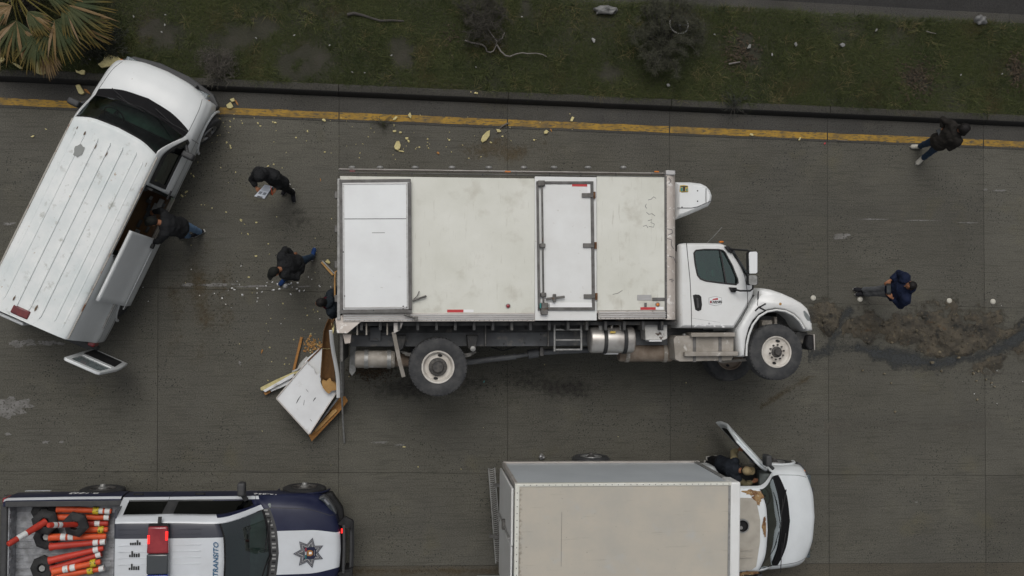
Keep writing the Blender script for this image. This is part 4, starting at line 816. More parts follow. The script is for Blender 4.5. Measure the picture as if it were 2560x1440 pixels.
for k in range(14):
    bx = MB(); bx.cbox((random.uniform(-1.6,-.75), random.uniform(-.88,-.62), .56+.03*random.random()), (random.uniform(.05,.2), random.uniform(.04,.1), .06), Matrix.Rotation(random.uniform(-.05,.05), 4, 'Z')); bx.build('tool', 'chassis' if k % 3 else 'galv', van, bevel=.01)
mb = MB(); mb.box((-3.70,.02,.45), (-3.64,.90,1.92)); mb.build('rear_door', 'van_white', van, bevel=.02)
# right rear door, swung fully out past the side
def rdm(a, b, h): return (-3.80-.10*(b-.45)/1.5-h, -.84-a, b)
rd = MB(); rd.prism([(0,.45),(.70,.45),(.735,.9),(.74,1.2),(.66,1.90),(.60,1.95),(.04,1.95),(0,1.9)], rdm, 0, .05, holes=[[(.09,1.26),(.09,1.78),(.13,1.83),(.56,1.83),(.61,1.78),(.65,1.28),(.61,1.24),(.13,1.24)]])
rd = rd.build('rear_door', 'van_white', van, bevel=.012)
mb = MB(); mb.prism([(.08,1.25),(.08,1.80),(.12,1.84),(.58,1.84),(.63,1.78),(.66,1.28),(.62,1.23),(.12,1.23)], rdm, .02, .026); mb.build('pane', 'pane_reflect_dirt', rd)
mb = MB(); mb.prism([(.06,.55),(.62,.55),(.66,1.12),(.06,1.12)], rdm, -.003, 0); mb.build('trim_board', 'black', rd)
for (x, sy, st) in [(.80,-1,R(-20)), (.80,1,R(-20)), (-2.72,-1,0), (-2.72,1,0)]:
    w = thing_w = bpy.data.objects.new('wheel', None); COL.objects.link(w); w.parent = van; w.location = (x, sy*.93, .36)
    w.rotation_euler = (0, 0, st); wheel(w, (0, sy*.09, 0), (0, sy, 0), .36, .24, .21, holes=6)
mb = MB(); mb.box((-3.86,-.95,.42), (-3.72,.95,.56)); mb.build('rear_bumper', 'plastic_dark', van, bevel=.03)

# ------------------------------------------------------------------ box truck
BH = -.014; bo = Vector((6.60, -4.27, 0))
bt = thing('box_truck', 'white cab box truck with beige cargo roof and open driver door', 'box truck', bo, BH)
H2, uB, uR, uC = econoline(bt, False, 'cab_white', 'cab_white', 'cab_white', True)
X0, X1, YL, YR2, Z0, Z1 = -4.72, -.88, 1.10, -1.12, .95, 3.20
mb = MB(); mb.box((X0+.02,YR2+.02,Z0), (X1-.02,YL-.02,Z1-.03)); cg = mb.build('cargo_box', 'cargo_side', bt)
mb = MB(); mb.box((X0+.04,YR2+.05,Z1-.028), (X1-.03,YL-.05,Z1-.004)); mb.build('cargo_roof', 'cargo_beige', bt)
def railb(name, a, b, mat='alu_dirty', bev=.012):
    m = MB(); m.box(a, b); return m.build(name, mat, bt, bevel=bev)
railb('roof_rail', (X0,YL-.05,Z1-.10), (X1,YL+.006,Z1+.012), 'panel_white'); railb('roof_rail', (X0,YR2-.006,Z1-.10), (X1,YR2+.05,Z1+.012), 'panel_white')
railb('rear_frame', (X0-.03,YR2,Z1-.12), (X0+.045,YL,Z1+.014), 'panel_white'); railb('rear_post', (X0-.03,YL-.09,Z0-.05), (X0+.03,YL+.004,Z1-.12), 'alu_dirty'); railb('rear_post', (X0-.03,YR2,Z0-.05), (X0+.03,YR2+.09,Z1-.12), 'alu_dirty')
railb('front_cap', (X1-.13,YR2-.012,Z1-.5), (X1+.05,YL+.012,Z1+.02), 'white', .03); railb('sealant_strip', (X1-.165,YR2+.05,Z1-.006), (X1-.125,YL-.05,Z1+.008), 'galv', .004)
railb('front_post', (X1-.11,YL-.02,Z0), (X1-.03,YL+.006,Z1-.5), 'galv', .004)
railb('lower_rail', (X0,YL-.02,Z0-.08), (X1,YL+.012,Z0+.02), 'alu_dirty', .006)
rv = MB()
for k in range(34): rv.lathe([(.009,0),(.007,.005),(.001,.006)], (X0+.12+k*.108, YL-.022, Z1+.012), (0,0,1), 8)
for k in range(18): rv.lathe([(.009,0),(.007,.005),(.001,.006)], (X0+.008, YL-.15-k*.115, Z1+.014), (0,0,1), 8)
for k in range(16): rv.lathe([(.010,0),(.008,.005),(.001,.006)], (X1-.07, YL+.006, Z0+.1+k*.105), (0,1,0), 8)
rv.build('rivets', 'gasket', bt)
rdr = MB(); rdr.box((X0-.075,.02,Z0+.02), (X0-.035,YL-.1,Z1-.15)); rd1 = rdr.build('rear_door', 'white', bt, bevel=.01)
m = MB(); m.tube([(X0-.10,.18,1.1),(X0-.10,.16,2.1),(X0-.10,.14,3.0)], .016, 8); m.build('lock_rod', 'galv', rd1, smooth=60); m = MB(); m.box((X0-.13,.08,2.0), (X0-.07,.26,2.12)); m.build('lock_handle', 'steel', rd1, bevel=.01)
m = MB(); m.box((X0-.07,-1.0,Z0+.02), (X0-.035,-.0,Z1-.2)); rd2 = m.build('rear_door', 'white', bt, bevel=.01)
m = MB(); m.box((X0-.5,-1.06,1.1), (X0-.06,-1.0,2.55)); m.build('tail_lift_arm', 'alu', bt, bevel=.01)
m = MB(); m.prism([(X0-.03,-.62),(X0-.085,-.70),(X0-.03,-.78)], lambda a, b, h: (a, b, h), Z1-.2, Z1-.05); m.build('marker_light', 'red_lens', bt)
# serrated rear step
p0 = P(1229,1170,.55); p1 = P(1247,1407,.5); q = Matrix.Rotation(-BH, 3, 'Z'); a = q @ (Vector((p0.x, p0.y, .55))-bo); b = q @ (Vector((p1.x, p1.y, .5))-bo); d = (b-a).normalized(); s_ = d.cross(Vector((0,0,1)))
m = MB(); m.bar(a-s_*.06, b-s_*.06, .02, .05); m.bar(a+s_*.06, b+s_*.06, .02, .05); L_ = (b-a).length; st_ = m.build('rear_step', 'galv', bt)
for k in range(int(L_/.04)):
    t = m2 = MB(); c = a+d*(.02+k*.04); m2.bar(c-s_*.055-d*.008, c+d*.012, .013, .035); m2.bar(c+d*.012, c+s_*.055-d*.008, .013, .035); m2.build('tooth', 'galv', st_)
for y in (.6, -.4):
    m = MB(); m.bar((X0-.2, y, .5), (X0+.3, y, .8), .06, .06); m.build('step_bracket', 'steel', bt)
mk('rust_ochre', (.30,.19,.085), .9, var=((.13,.06,.028), 9, .42, .6), spots=[((.45,.38,.26), 14, .6, .68)])
# cab roof: moulded panel with round vent well
m = MB(); ci = [( -.40+.105*math.cos(R(15*k)), .10+.105*math.sin(R(15*k))) for k in range(24)]
m.prism([(-.86,.62),(-.22,.60),(-.13,.54),(-.06,.2),(-.06,-.2),(-.12,-.66),(-.2,-.72),(-.86,-.74)], lambda x, y, h: (x, y, h-.03*(abs(y)/.7)**3), 2.045, 2.085, holes=[ci]); rp = m.build('roof_panel', 'cab_beige', bt)
m = MB(); m.lathe([(.135,0),(.13,.022),(.105,.02),(.10,-.005)], (-.40,.10,2.083), (0,0,1), 28); m.build('vent_ring', 'galv', rp, smooth=50)
m = MB(); m.lathe([(.10,.06),(.10,.0),(.001,.0)], (-.40,.10,2.062), (0,0,1), 24); m.build('vent_well', 'black', rp); m = MB(); m.lathe([(.035,0),(.03,.02),(.001,.022)], (-.42,.06,2.066), (0,0,1), 12); m.build('vent_cap', 'galv', rp)
for (x, y, l) in [(-.72,-.35,.5), (-.72,-.48,.5)]:
    m = MB(); m.box((-.80,y-.01,2.08), (-.20,y+.01,2.094)); m.build('roof_bead', 'cab_beige', rp, bevel=.006)
for (x, y, sx, sy) in [(-.20,.70,.20,.06),(-.10,.60,.12,.13),(-.14,.52,.09,.07),(.03,.08,.05,.15),(.05,-.05,.035,.07),(.03,.22,.03,.05),(-.45,-.82,.25,.035),(-.2,-.80,.18,.045),(-.62,.74,.08,.02)]:
    m = MB(); n = 19; z = lambda yy: 2.058-.055*(abs(yy)/.75)**4
    pts = []
    for i in range(n):
        rr = .55+.6*random.random(); X = min(x+sx*rr*math.cos(6.283*i/n), .06); Y = y+sy*rr*math.sin(6.283*i/n); pts.append((X, Y, z(Y)+.003))
    m.add(pts, [tuple(range(n))]); m.build('rust_patch', 'rust_ochre', bt)
m = MB(); m.box((-.88,-.8,.6), (-.86,.8,1.9)); m.build('cab_back', 'plastic_dark', bt)
# driver door, open
hx, hy = .46, 1.0; da = R(46); Md = Matrix.Translation((hx, hy, 0)) @ Matrix.Rotation(-da, 4, 'Z') @ Matrix.Translation((-hx, -hy, 0))
dsh = Hull([[(-.62,.80,1.90),(-.70,.955,1.20),(-.70,1.015,.95),(-.70,1.015,.62),(-.70,.98,.40)], [(-.06,.80,1.90),(-.02,.955,1.20),(-.02,1.015,.95),(-.02,1.015,.62),(-.02,.98,.42)], [(.44,.92,1.22),(.44,.965,1.14),(.44,1.01,.93),(.44,1.015,.62),(.44,.975,.42)]], 10, 8)
dd = dsh.obj('driver_door', 'cab_white', bt, lambda u, v, s, a: not inside(u, v, .1, 1.8, .12, .9), thick=.045, sides=(1,)); dd.data.transform(Md)
wn_ = dsh.obj('window', 'glass_dark', dd, lambda u, v, s, a: inside(u, v, .1, 1.8, .12, .9), off=-.03, sides=(1,)); wn_.data.transform(Md)
tb = dsh.obj('door_trim', 'black', dd, lambda u, v, s, a: inside(u, v, .15, 1.9, 1.05, 3.8), off=-.052, sides=(1,)); tb.data.transform(Md)
m = MB(); m.box((-.40,.90,1.0), (.2,.93,1.06)); m.build('arm_rest', 'plastic_dark', dd, bevel=.01).data.transform(Md)
mo = [c for c in bt.children if c.name.startswith('side_mirror') and c.data.vertices[0].co.y > 0][0]
for t_ in [mo]+list(mo.children): t_.data.transform(Matrix.Translation((.08,.10,.22)))
for (x, sy) in [(.85,-1), (.85,1), (-2.92,-1), (-2.92,1)]:
    w = bpy.data.objects.new('wheel', None); COL.objects.link(w); w.parent = bt; w.location = (x, sy*(.92 if x > 0 else 1.04), .38); wheel(w, (0, sy*.09, 0), (0, sy, 0), .38, .24 if x > 0 else .5, .21, holes=6)
for y in (.42, -.42):
    m = MB(); m.box((X0+.1,y-.04,.62), (.6,y+.04,.80)); m.build('frame_rail', 'chassis', bt)
for k in range(9):
    m = MB(); m.box((X0+.2+k*.42,-1.0,.82), (X0+.26+k*.42,1.0,.945)); m.build('cross_member', 'chassis', bt)
m = MB(); m.cyl((-2.92,-1.0,.38), (-2.92,1.0,.38), .07, 12); m.build('rear_axle', 'chassis', bt)
# weathering on the cargo roof
zr_ = Z1-.002
film('roof_grime', 'grime_film', 1286, 1222, 1330, 1470, zr_, lambda x, y: .55-abs(x-1292)/28+.3*noise.noise((y*.02, 1, 1)), 14, 50, bt)
railb('roof_seam', (-3.95,-.3,Z1-.004), (-3.945,.62,Z1-.001), 'gasket', 0)
# ------------------------------------------------------------------ overturned refrigerated truck (lies on its left side: truck up = +Y, truck right = +Z)
def pw(poly, z): return [(P(x, y, z).x, P(x, y, z).y) for x, y in poly]
XYZ = lambda a, b, h: (a, b, h)
tk = thing('overturned_truck', 'white refrigerated box truck lying on its side in the middle of the road', 'truck', (2.9, .7, 0))
def tp(name, mat, mb, parent=None, **k): return mb.build(name, mat, parent or tk, world=True, **k)
def tbox(name, mat, x0, y0, x1, y1, z0, z1, zr=None, parent=None, bevel=.006, **k):
    """box given by pixel corners at height zr"""
    a = P(x0, y0, zr or z1); b = P(x1, y1, zr or z1); mb = MB(); mb.box((min(a.x,b.x), min(a.y,b.y), z0), (max(a.x,b.x), max(a.y,b.y), z1)); return tp(name, mat, mb, parent, bevel=bevel, **k)
def tprism(name, mat, poly, z0, z1, zr=None, parent=None, bevel=.006, holes=(), **k):
    mb = MB(); mb.prism(pw(poly, zr or z1), XYZ, z0, z1, holes=[pw(h, zr or z1) for h in holes]); return tp(name, mat, mb, parent, bevel=bevel, **k)
ZS = 2.48                                       # height of the upward facing side wall
# cargo box walls
A = P(850,440,ZS); B = P(1662,800,ZS)
mb = MB(); mb.box((A.x, B.y+.12, .04), (4.74, A.y, ZS-.02)); tp('cargo_body', 'alu_dirty', mb, bevel=.01)
tbox('side_panel', 'panel_white', 850, 440, 1337, 784, ZS-.02, ZS)
tbox('side_panel', 'panel_white', 1492, 440, 1662, 776, ZS-.02, ZS)
tbox('door_surround', 'white', 1337, 441, 1492, 801, ZS-.02, ZS+.012)
# roof rail and marker lamps
tbox('roof_rail', 'alu', 845, 431, 1668, 441, ZS-.10, ZS+.02, bevel=.01); tbox('roof_rail', 'alu_dirty', 846, 424, 1690, 432, ZS-.22, ZS-.05, bevel=.02)
for x in (895, 940, 1030, 1120, 1207, 1290, 1375, 1452, 1540, 1630): tbox('rail_joint', 'seam', x-1, 432, x+1, 440, ZS+.018, ZS+.024, bevel=0)
for x in (880, 950, 1038, 1130, 1222, 1310, 1385, 1470, 1558):
    c = P(x, 419, ZS-.25); mb = MB(); mb.ell(c, (.065,.035,.05), n=12, m=8); tp('marker_lamp', 'galv', mb, smooth=180)
tbox('roof_lamp', 'dark_red_lens', 874, 425, 888, 430, ZS-.05, ZS-.035); tbox('roof_lamp', 'amber', 1262, 427, 1277, 431, ZS-.05, ZS-.035); tbox('roof_lamp', 'amber', 1636, 427, 1648, 431, ZS-.05, ZS-.035)
# lower rail with ridges
for x0, x1 in ((857,1337), (1496,1668)):
    lr = tbox('lower_rail', 'alu_dirty', x0, 783 if x0 < 1000 else 777, x1, 803 if x0 < 1000 else 798, ZS-.10, ZS+.012)
    for t in (.25,.5,.75):
        y = (783 if x0 < 1000 else 777)+20*t; tbox('rail_ridge', 'alu', x0+2, y-1.2, x1-2, y+1.0, ZS+.012, ZS+.022, parent=lr, bevel=.003)
    n = int((x1-x0)/12); mb = MB()
    for k in range(n):
        c = P(x0+6+k*12, (803 if x0 < 1000 else 798)-2.5, ZS+.012); mb.lathe([(.008,0),(.006,.004),(.001,.005)], c, (0,0,1), 6)
    o = tp('rivets', 'gasket', mb, lr); o['kind'] = 'stuff'
# front corner post
mb = MB(); x0, x1 = 4.665, P(1693,600,ZS).x; pr = []
for k in range(7):
    a = R(90*k/6); pr.append((x1-.16+.16*math.sin(a), ZS-.16+.17*math.cos(a)))
ya, yb = P(1670,436,ZS).y, P(1670,799,ZS).y
ring = [(x0, ZS+.01)]+pr+[(x1, .05), (x0, .05)]
mb.prism(ring, lambda a, b, h: (a, h, b), yb, ya); tp('corner_post', 'corner_post', mb, smooth=40)
tbox('corner_casting', 'alu', 1664, 425, 1689, 438, ZS-.2, ZS+.03, bevel=.015)
mb = MB()
for k in range(30): mb.lathe([(.009,0),(.007,.004),(.001,.005)], P(1665.5, 452+k*11.4, ZS+.012), (0,0,1), 6)
tbox('post_trim', 'gasket', 1662, 440, 1668, 797, ZS-.02, ZS+.012, bevel=.004); o = tp('trim_rivets', 'seam', mb); o['kind'] = 'stuff'
mb = MB(); mb.box((4.72, B.y+.1, .06), (4.86, A.y-.02, ZS-.2)); tp('front_wall', 'alu_dirty', mb, bevel=.02)
# rear frame seen edge on, with hinges and grab handle
tbox('rear_frame', 'galv', 843, 446, 851, 800, .06, ZS+.02, bevel=.008)
for y in (487, 572, 661, 746):
    h = tbox('door_hinge', 'steel', 836, y-9, 846, y+9, ZS-.12, ZS-.02, bevel=.01)
mb = MB(); mb.tube([P(846,676,ZS-.25), P(838,680,ZS-.25), P(837,700,ZS-.25), P(837,740,ZS-.25), P(839,748,ZS-.25), P(847,752,ZS-.25)], .014, 8); tp('grab_handle', 'wood_pale', mb, smooth=60)
# folded-back rear door lying on the side
zd = ZS+.10
od = tprism('rear_door', 'door_white', [(852,453),(1024,452),(1027,600),(1026,778),(855,779)], ZS+.01, zd)
for poly in ([(848,449),(1027,447),(1027,455),(848,457)], [(848,457),(856,457),(858,775),(850,775)], [(1019,456),(1028,456),(1030,775),(1021,775)], [(850,774),(1030,772),(1029,782),(850,783)]):
    tprism('door_edge', 'gasket', poly, ZS+.01, zd+.006, parent=od, bevel=.004)
for poly in ([(857,457),(1019,456),(1019,460),(857,461)], [(857,462),(860,462),(862,770),(859,770)], [(1015,460),(1018,460),(1020,770),(1017,770)], [(860,768),(1019,767),(1019,771),(860,772)]):
    tprism('door_trim', 'alu', poly, zd, zd+.010, parent=od, bevel=.003)
tprism('panel_seam', 'seam', [(860,546.5),(1016,546),(1016,547.6),(860,548)], zd, zd+.003, parent=od, bevel=0)
tprism('panel_scuff', 'gasket', [(930,581.4),(962,581.2),(962,582.4),(930,582.6)], zd, zd+.002, parent=od, bevel=0)
mb = MB(); mb.tube([P(1031,752,ZS+.05), P(1048,746,ZS+.06), P(1066,740,ZS+.05)], .018, 8); tp('latch_bar', 'steel', mb, od, smooth=60)
mb = MB(); mb.tube([P(1035,748,ZS+.05), P(1043,740,ZS+.07), P(1048,728,ZS+.04)], .010, 6); tp('latch_bar', 'steel', mb, od, smooth=60)
mb = MB(); mb.tube([P(1010,786,zd), P(1022,790,zd+.01), P(1034,795,zd), P(1042,797,zd-.02)], .018, 8); mb.cbox(P(1040,796,zd-.02), (.07,.06,.05)); tp('hold_back_hook', 'steel', mb, od)
for (x, y) in ((1008,766),(1008,772),(1017,768),(856,773),(934,776),(859,630),(861,740)): mb = MB(); mb.lathe([(.014,0),(.010,.006),(.001,.008)], P(x, y, zd+.004), (0,0,1), 8); tp('bolt', 'seam', mb, od)
# side door
sdoor = tbox('side_door', 'white', 1352, 460, 1480, 762, ZS+.012, ZS+.035, bevel=.008)
for poly in ([(1341,453),(1484,453),(1484,460),(1341,460)], [(1341,460),(1347,460),(1351,772),(1345,772)], [(1476,460),(1484,460),(1488,768),(1480,768)], [(1345,768),(1488,768),(1488,776),(1345,776)]):
    tprism('door_gasket', 'gasket', poly, ZS+.012, ZS+.05, parent=sdoor, bevel=.006)
tbox('kick_plate', 'white_tape', 1374, 757, 1482, 769, ZS+.035, ZS+.046, parent=sdoor, bevel=.004)
lb = tprism('lock_bar', 'steel', [(1353,452),(1357.5,452),(1361.5,780),(1357,780)], ZS+.05, ZS+.085, parent=sdoor, bevel=.012)
for (x, y, s) in ((1354,458,9),(1357,614,7),(1359,737,7),(1361,765,10),(1361,780,9)): tbox('keeper', 'steel', x-s, y-s*.8, x+s, y+s*.8, ZS+.03, ZS+.10, parent=lb, bevel=.012)
mb = MB(); mb.bar(P(1364,748,ZS+.1), P(1412,742,ZS+.1), .045, .02); mb.cbox(P(1386,745,ZS+.1), (.06,.14,.05)); tp('door_handle', 'steel', mb, sdoor, bevel=.008)
for (x, y) in ((1472,488), (1475,613.5), (1477,741)):
    hg = tbox('hinge', 'steel', x-17, y-5.5, x+11, y+5.5, ZS+.035, ZS+.07, parent=sdoor, bevel=.006); mb = MB(); c = P(x+14, y, ZS+.04); mb.cyl((c.x, c.y-.06, c.z), (c.x, c.y+.06, c.z), .022, 10); tp('hinge_pin', 'rust', mb, hg, smooth=50)
tbox('lock_tag', 'teal', 1350, 758, 1355, 771, ZS+.05, ZS+.10, parent=sdoor)
tbox('reflective_tape', 'red_tape', 1430, 460, 1468, 466.5, ZS+.035, ZS+.038, parent=sdoor, bevel=0); tbox('reflective_tape', 'white_tape', 1468.5, 460, 1477, 482, ZS+.035, ZS+.0385, parent=sdoor, bevel=0)
# tapes, lamps, small plates
for (x0, y0, x1, y1, m) in ((1118,774,1158.5,781,'red_tape'), (1159,774,1184,780.5,'white_tape'), (1601,768,1639,774.5,'red_tape'), (1640,767,1659,774,'white_tape')):
    tbox('reflective_tape', m, x0, y0, x1, y1, ZS, ZS+.003, bevel=0)
for (x, y, m) in ((1270,765,'red_lens'), (1644,761.5,'amber')):
    mb = MB(); c = P(x, y, ZS); mb.lathe([(.045,0),(.042,.012),(.032,.013)], c, (0,0,1), 16); l = tp('side_lamp', 'galv', mb, smooth=40); mb = MB(); mb.lathe([(.032,.010),(.022,.022),(.001,.025)], c, (0,0,1), 14); tp('lens', m, mb, l, smooth=180)
tbox('tread_plate', 'alu', 1593, 737, 1629, 751, ZS, ZS+.008, bevel=.003); tbox('vent_plate', 'gasket', 1631, 744, 1662, 752, ZS, ZS+.02); tbox('latch_plate', 'gasket', 1611, 757, 1617, 767, ZS, ZS+.02)
for pts in ([(1620,500),(1628,498),(1634,492),(1640,496)], [(1616,510),(1613,516),(1617,521)], [(1616,530),(1622,536),(1630,534),(1638,540)], [(1620,552),(1630,549),(1627,556),(1636,560),(1634,568),(1622,566)], [(1608,566),(1616,563),(1620,570)]):
    mb = MB(); mb.tube([P(x, y, ZS+.001) for x, y in pts], .004, 4); tp('scribble', 'scribble', mb)
for pts in ([(1672,445),(1678,452),(1672,460)], [(1668,572),(1680,574),(1682,582),(1670,588)], [(1668,596),(1680,600),(1678,612),(1684,622)], [(1672,640),(1684,643),(1690,658)], [(1672,700),(1682,697),(1678,704),(1685,700)]):
    mb = MB(); mb.tube([P(x, y, ZS+.012) for x, y in pts], .005, 4); tp('scribble', 'scribble', mb)
mb = MB(); mb.tube([P(1532,736,ZS+.002), P(1545,733,ZS+.002), P(1556,726,ZS+.002)], .004, 4); tp('scribble', 'gasket', mb)
# ---- refrigeration unit on the front wall
def ringed(name, mat, outline, zs, parent=None, smooth=40, caps=True):
    """outline (world xy, ccw or cw) stacked at heights with an inset per level"""
    n = len(outline); cx = sum(p[0] for p in outline)/n; cy = sum(p[1] for p in outline)/n
    area = sum(outline[i][0]*outline[(i+1) % n][1]-outline[(i+1) % n][0]*outline[i][1] for i in range(n)); sg = 1 if area > 0 else -1
    def inset(d):
        out = []
        for i in range(n):
            p = Vector(outline[i-1]); q = Vector(outline[i]); r = Vector(outline[(i+1) % n]); e = (q-p).normalized(); f = (r-q).normalized()
            n1 = Vector((-e.y, e.x))*sg; n2 = Vector((-f.y, f.x))*sg; m = (n1+n2); m = m/max(.35, m.length_squared/2); out.append(q+m*d)
        return out
    mb = MB(); vs = []; fs = []
    for z, d in zs: vs += [(p.x, p.y, z) for p in inset(d)]
    for k in range(len(zs)-1):
        for i in range(n): fs.append((k*n+i, k*n+(i+1) % n, (k+1)*n+(i+1) % n, (k+1)*n+i))
    mb.add(vs, fs)
    if caps:
        for k in (0, len(zs)-1):
            tris = geometry.tessellate_polygon([[Vector((p.x, p.y, 0)) for p in inset(zs[k][1])]]); mb.add(vs[k*n:(k+1)*n], [tuple(t) for t in tris])
    return mb.build(name, mat, parent or tk, world=True, smooth=smooth, merge=True), inset
ro = pw([(1690,454),(1728,454),(1756,457),(1770,464),(1779,474),(1784,488),(1782,503),(1775,514),(1748,526),(1720,538),(1690,549)], 1.98)
ru, _ = ringed('refrigeration_unit', 'door_white', ro, [(.45,.08),(.5,.02),(.6,0),(1.86,0),(1.94,.025),(1.98,.07)])
for pts in ([(1693,520),(1728,520),(1744,517),(1764,508),(1782,501)], [(1765,471),(1765,507)]):
    mb = MB(); w = [P(x, y, 1.985) for x, y in pts]; mb.tube(w, .006, 5); tp('panel_gap', 'seam', mb, ru)
for (x, y) in ((1744,477), (1744,503), (1705,518)): mb = MB(); mb.lathe([(.014,0),(.01,.006),(.001,.007)], P(x, y, 1.98), (0,0,1), 10); tp('bolt', 'seam', mb, ru)
st = tprism('sticker', 'logo_yellow', [(1700,463.5),(1709,462.5),(1720,464),(1721,480),(1705,481.5),(1699,479)], 1.98, 1.984, parent=ru, bevel=0)
tbox('letter', 'logo_black', 1701.5, 465, 1719, 467.5, 1.984, 1.988, parent=st, bevel=0); tbox('letter', 'logo_black', 1707.5, 467.5, 1713, 478, 1.984, 1.988, parent=st, bevel=0); tbox('letter', 'logo_black', 1703, 479, 1719, 480.5, 1.984, 1.988, parent=st, bevel=0)
tbox('logo_field', 'teal', 1701.5, 469, 1706.5, 478, 1.984, 1.987, parent=st, bevel=0); tprism('logo_field', 'teal', [(1715,474),(1718.5,469),(1719,478),(1716,478)], 1.984, 1.987, parent=st, bevel=0)
# ---- cab
ZC = 2.36
cabp = pw([(1697,640),(1698,613),(1703,608),(1716,606),(1770,606),(1806,607),(1819,612),(1828,622),(1848,652),(1870,690),(1886,712),(1889,724),(1884,744),(1868,772),(1850,802),(1838,822),(1760,822),(1700,821),(1697,760)], ZC)
winp = [(1735,632),(1740,626),(1760,624),(1795,624),(1806,626),(1812,631),(1830,664),(1844,699),(1845,707),(1840,711),(1800,707),(1764,702),(1751,697),(1744,688),(1738,660)]
cab, ins = ringed('cab', 'white', cabp, [(.14,.05),(.2,.01),(.3,0),(2.12,0),(2.24,.006),(2.31,.02),(2.345,.04),(ZC,.065)], caps=False)
mb = MB(); rim = ins(.065); mb.prism([(p.x, p.y) for p in rim], XYZ, ZC-.001, ZC, holes=[pw(winp, ZC)], walls=False, caps=(False, True)); mb.prism(pw(winp, ZC), XYZ, ZC-.05, ZC, caps=(False, False)); tp('door_skin', 'white', mb, cab)
mb = MB(); mb.prism([(p.x, p.y) for p in ins(.05)], XYZ, .13, .135); tp('far_side', 'white', mb, cab)
tprism('cab_window', 'glass', winp, ZC-.028, ZC-.024, zr=ZC, parent=cab, bevel=0)
mb = MB(); mb.tube([P(x, y, ZC+.002) for x, y in winp+winp[:1]], .016, 6, cap=False); tp('window_seal', 'rubber', mb, cab, smooth=60)
mb = MB(); mb.bar(P(1800,625,ZC-.005), P(1815,708,ZC-.005), .025, .03); tp('window_bar', 'rubber', mb, cab)
for pts in ([(1716,607),(1719,640),(1725,700),(1728,760),(1729,822)], [(1833,622),(1848,655),(1862,690),(1869,735),(1869,768),(1852,800),(1838,820)], [(1729,795),(1760,800),(1800,806)]):
    mb = MB(); mb.tube([P(x, y, ZC-.002) for x, y in pts], .007 if len(pts) > 3 else .003, 5); tp('door_gap', 'seam', mb, cab)
mb = MB(); mb.prism([p for p in pw([(1732,738),(1738,736),(1748,737),(1753,742),(1755,762),(1753,775),(1745,778),(1738,774)], ZC)], XYZ, ZC-.01, ZC+.012); dh = tp('door_handle', 'black', mb, cab, bevel=.008)
tprism('grip', 'plastic_dark', [(1741,745),(1746,745),(1748,770),(1743,771)], ZC+.012, ZC+.03, parent=dh, bevel=.008)
# emblem on the door
lg = [(1772,744.5),(1780,742.5),(1788.5,741),(1796,742.5),(1804,744.5),(1804.5,753),(1804,760.5),(1796,762.5),(1788.5,764.8),(1780,762.5),(1772.5,760.5),(1772,753)]
sg = tprism('door_emblem', 'logo_grey', lg, ZC, ZC+.003, parent=cab, bevel=0)
cx, cy = 1788.4, 752.8; tprism('emblem_field', 'door_white', [(cx+(x-cx)*.955, cy+(y-cy)*.94) for x, y in lg], ZC+.003, ZC+.005, zr=ZC, parent=sg, bevel=0)
tprism('emblem_animal', 'logo_red', [(1780,750.5),(1783,747),(1788,746),(1793,745),(1795,745.5),(1794.5,750),(1792,749.5),(1785,750)], ZC+.005, ZC+.007, zr=ZC, parent=sg, bevel=0)
for s, x, m, w in (('B', 1777.2, 'logo_red', 1), ('CARNES', 1790.6, 'logo_black', 1)):
    c = P(x, 755.2, ZC+.007); text_mesh(s, .062, 'lettering', m, sg, Matrix.Translation(c), bold=.002, spacing=.9, world=True)
tbox('emblem_line', 'logo_grey', 1781.5, 759, 1795.5, 759.8, ZC+.005, ZC+.007, zr=ZC, parent=sg, bevel=0)
# dirt and chipped film along the lower door
for k in range(16):
    x = random.uniform(1735, 1815); y = random.uniform(806, 819); s = random.uniform(1.5, 4); n = 8; mb = MB(); mb.add([P(x+s*random.uniform(.5,1.3)*math.cos(6.283*i/n), y+s*.7*random.uniform(.5,1.2)*math.sin(6.283*i/n), ZC+.0015) for i in range(n)], [tuple(range(n))]); tp('peeling_patch', 'white_tape', mb, cab)
# cab interior
mb = MB(); c = P(1775,690,1.2); mb.box((c.x-.35,c.y-.5,1.55), (c.x+.05,c.y-.35,2.05)); mb.bar((c.x-.4,c.y-.45,1.8), (c.x-.55,c.y+.25,1.8), .5, .14, up=(0,0,1)); tp('seat', 'plastic_dark', mb, cab, bevel=.04)
mb = MB(); c = P(1850,740,1.2); mb.box((c.x-.35,c.y-.35,.3), (c.x,c.y+.02,2.1)); tp('dashboard', 'plastic_dark', mb, cab, bevel=.04)
mb = MB(); mb.ell(P(1803,655,1.9), (.09,.14,.06), n=10, m=7); tp('hanging_bag', 'teal', mb, cab, smooth=180); mb = MB(); mb.cbox(P(1781,684,1.95), (.07,.13,.02)); tp('sun_card', 'glass_blue', mb, cab)
mb = MB(); mb.box((4.98,-.45,.25), (5.02,.95,2.2)); tp('cab_back_liner', 'chassis_grey', mb, cab)
tprism('windscreen', 'glass_dark', [(1834,622),(1838,624),(1890,708),(1888,712)], .35, 2.1, zr=2.2, parent=cab, bevel=0)
mb = MB(); c = P(1803,605,2.1); mb.ell(c, (.05,.022,.045), n=10, m=7); tp('roof_marker', 'amber', mb, cab, smooth=180)
mb = MB(); mb.tube([P(1768,607,2.0), P(1785,590,2.15), P(1805,568,2.25)], .006, 5); tp('aerial', 'galv', mb, cab)
tprism('cab_fairing', 'black', [(1690,612),(1700,607),(1712,606),(1700,613),(1697,640),(1693,640)], .5, 2.2, parent=cab)
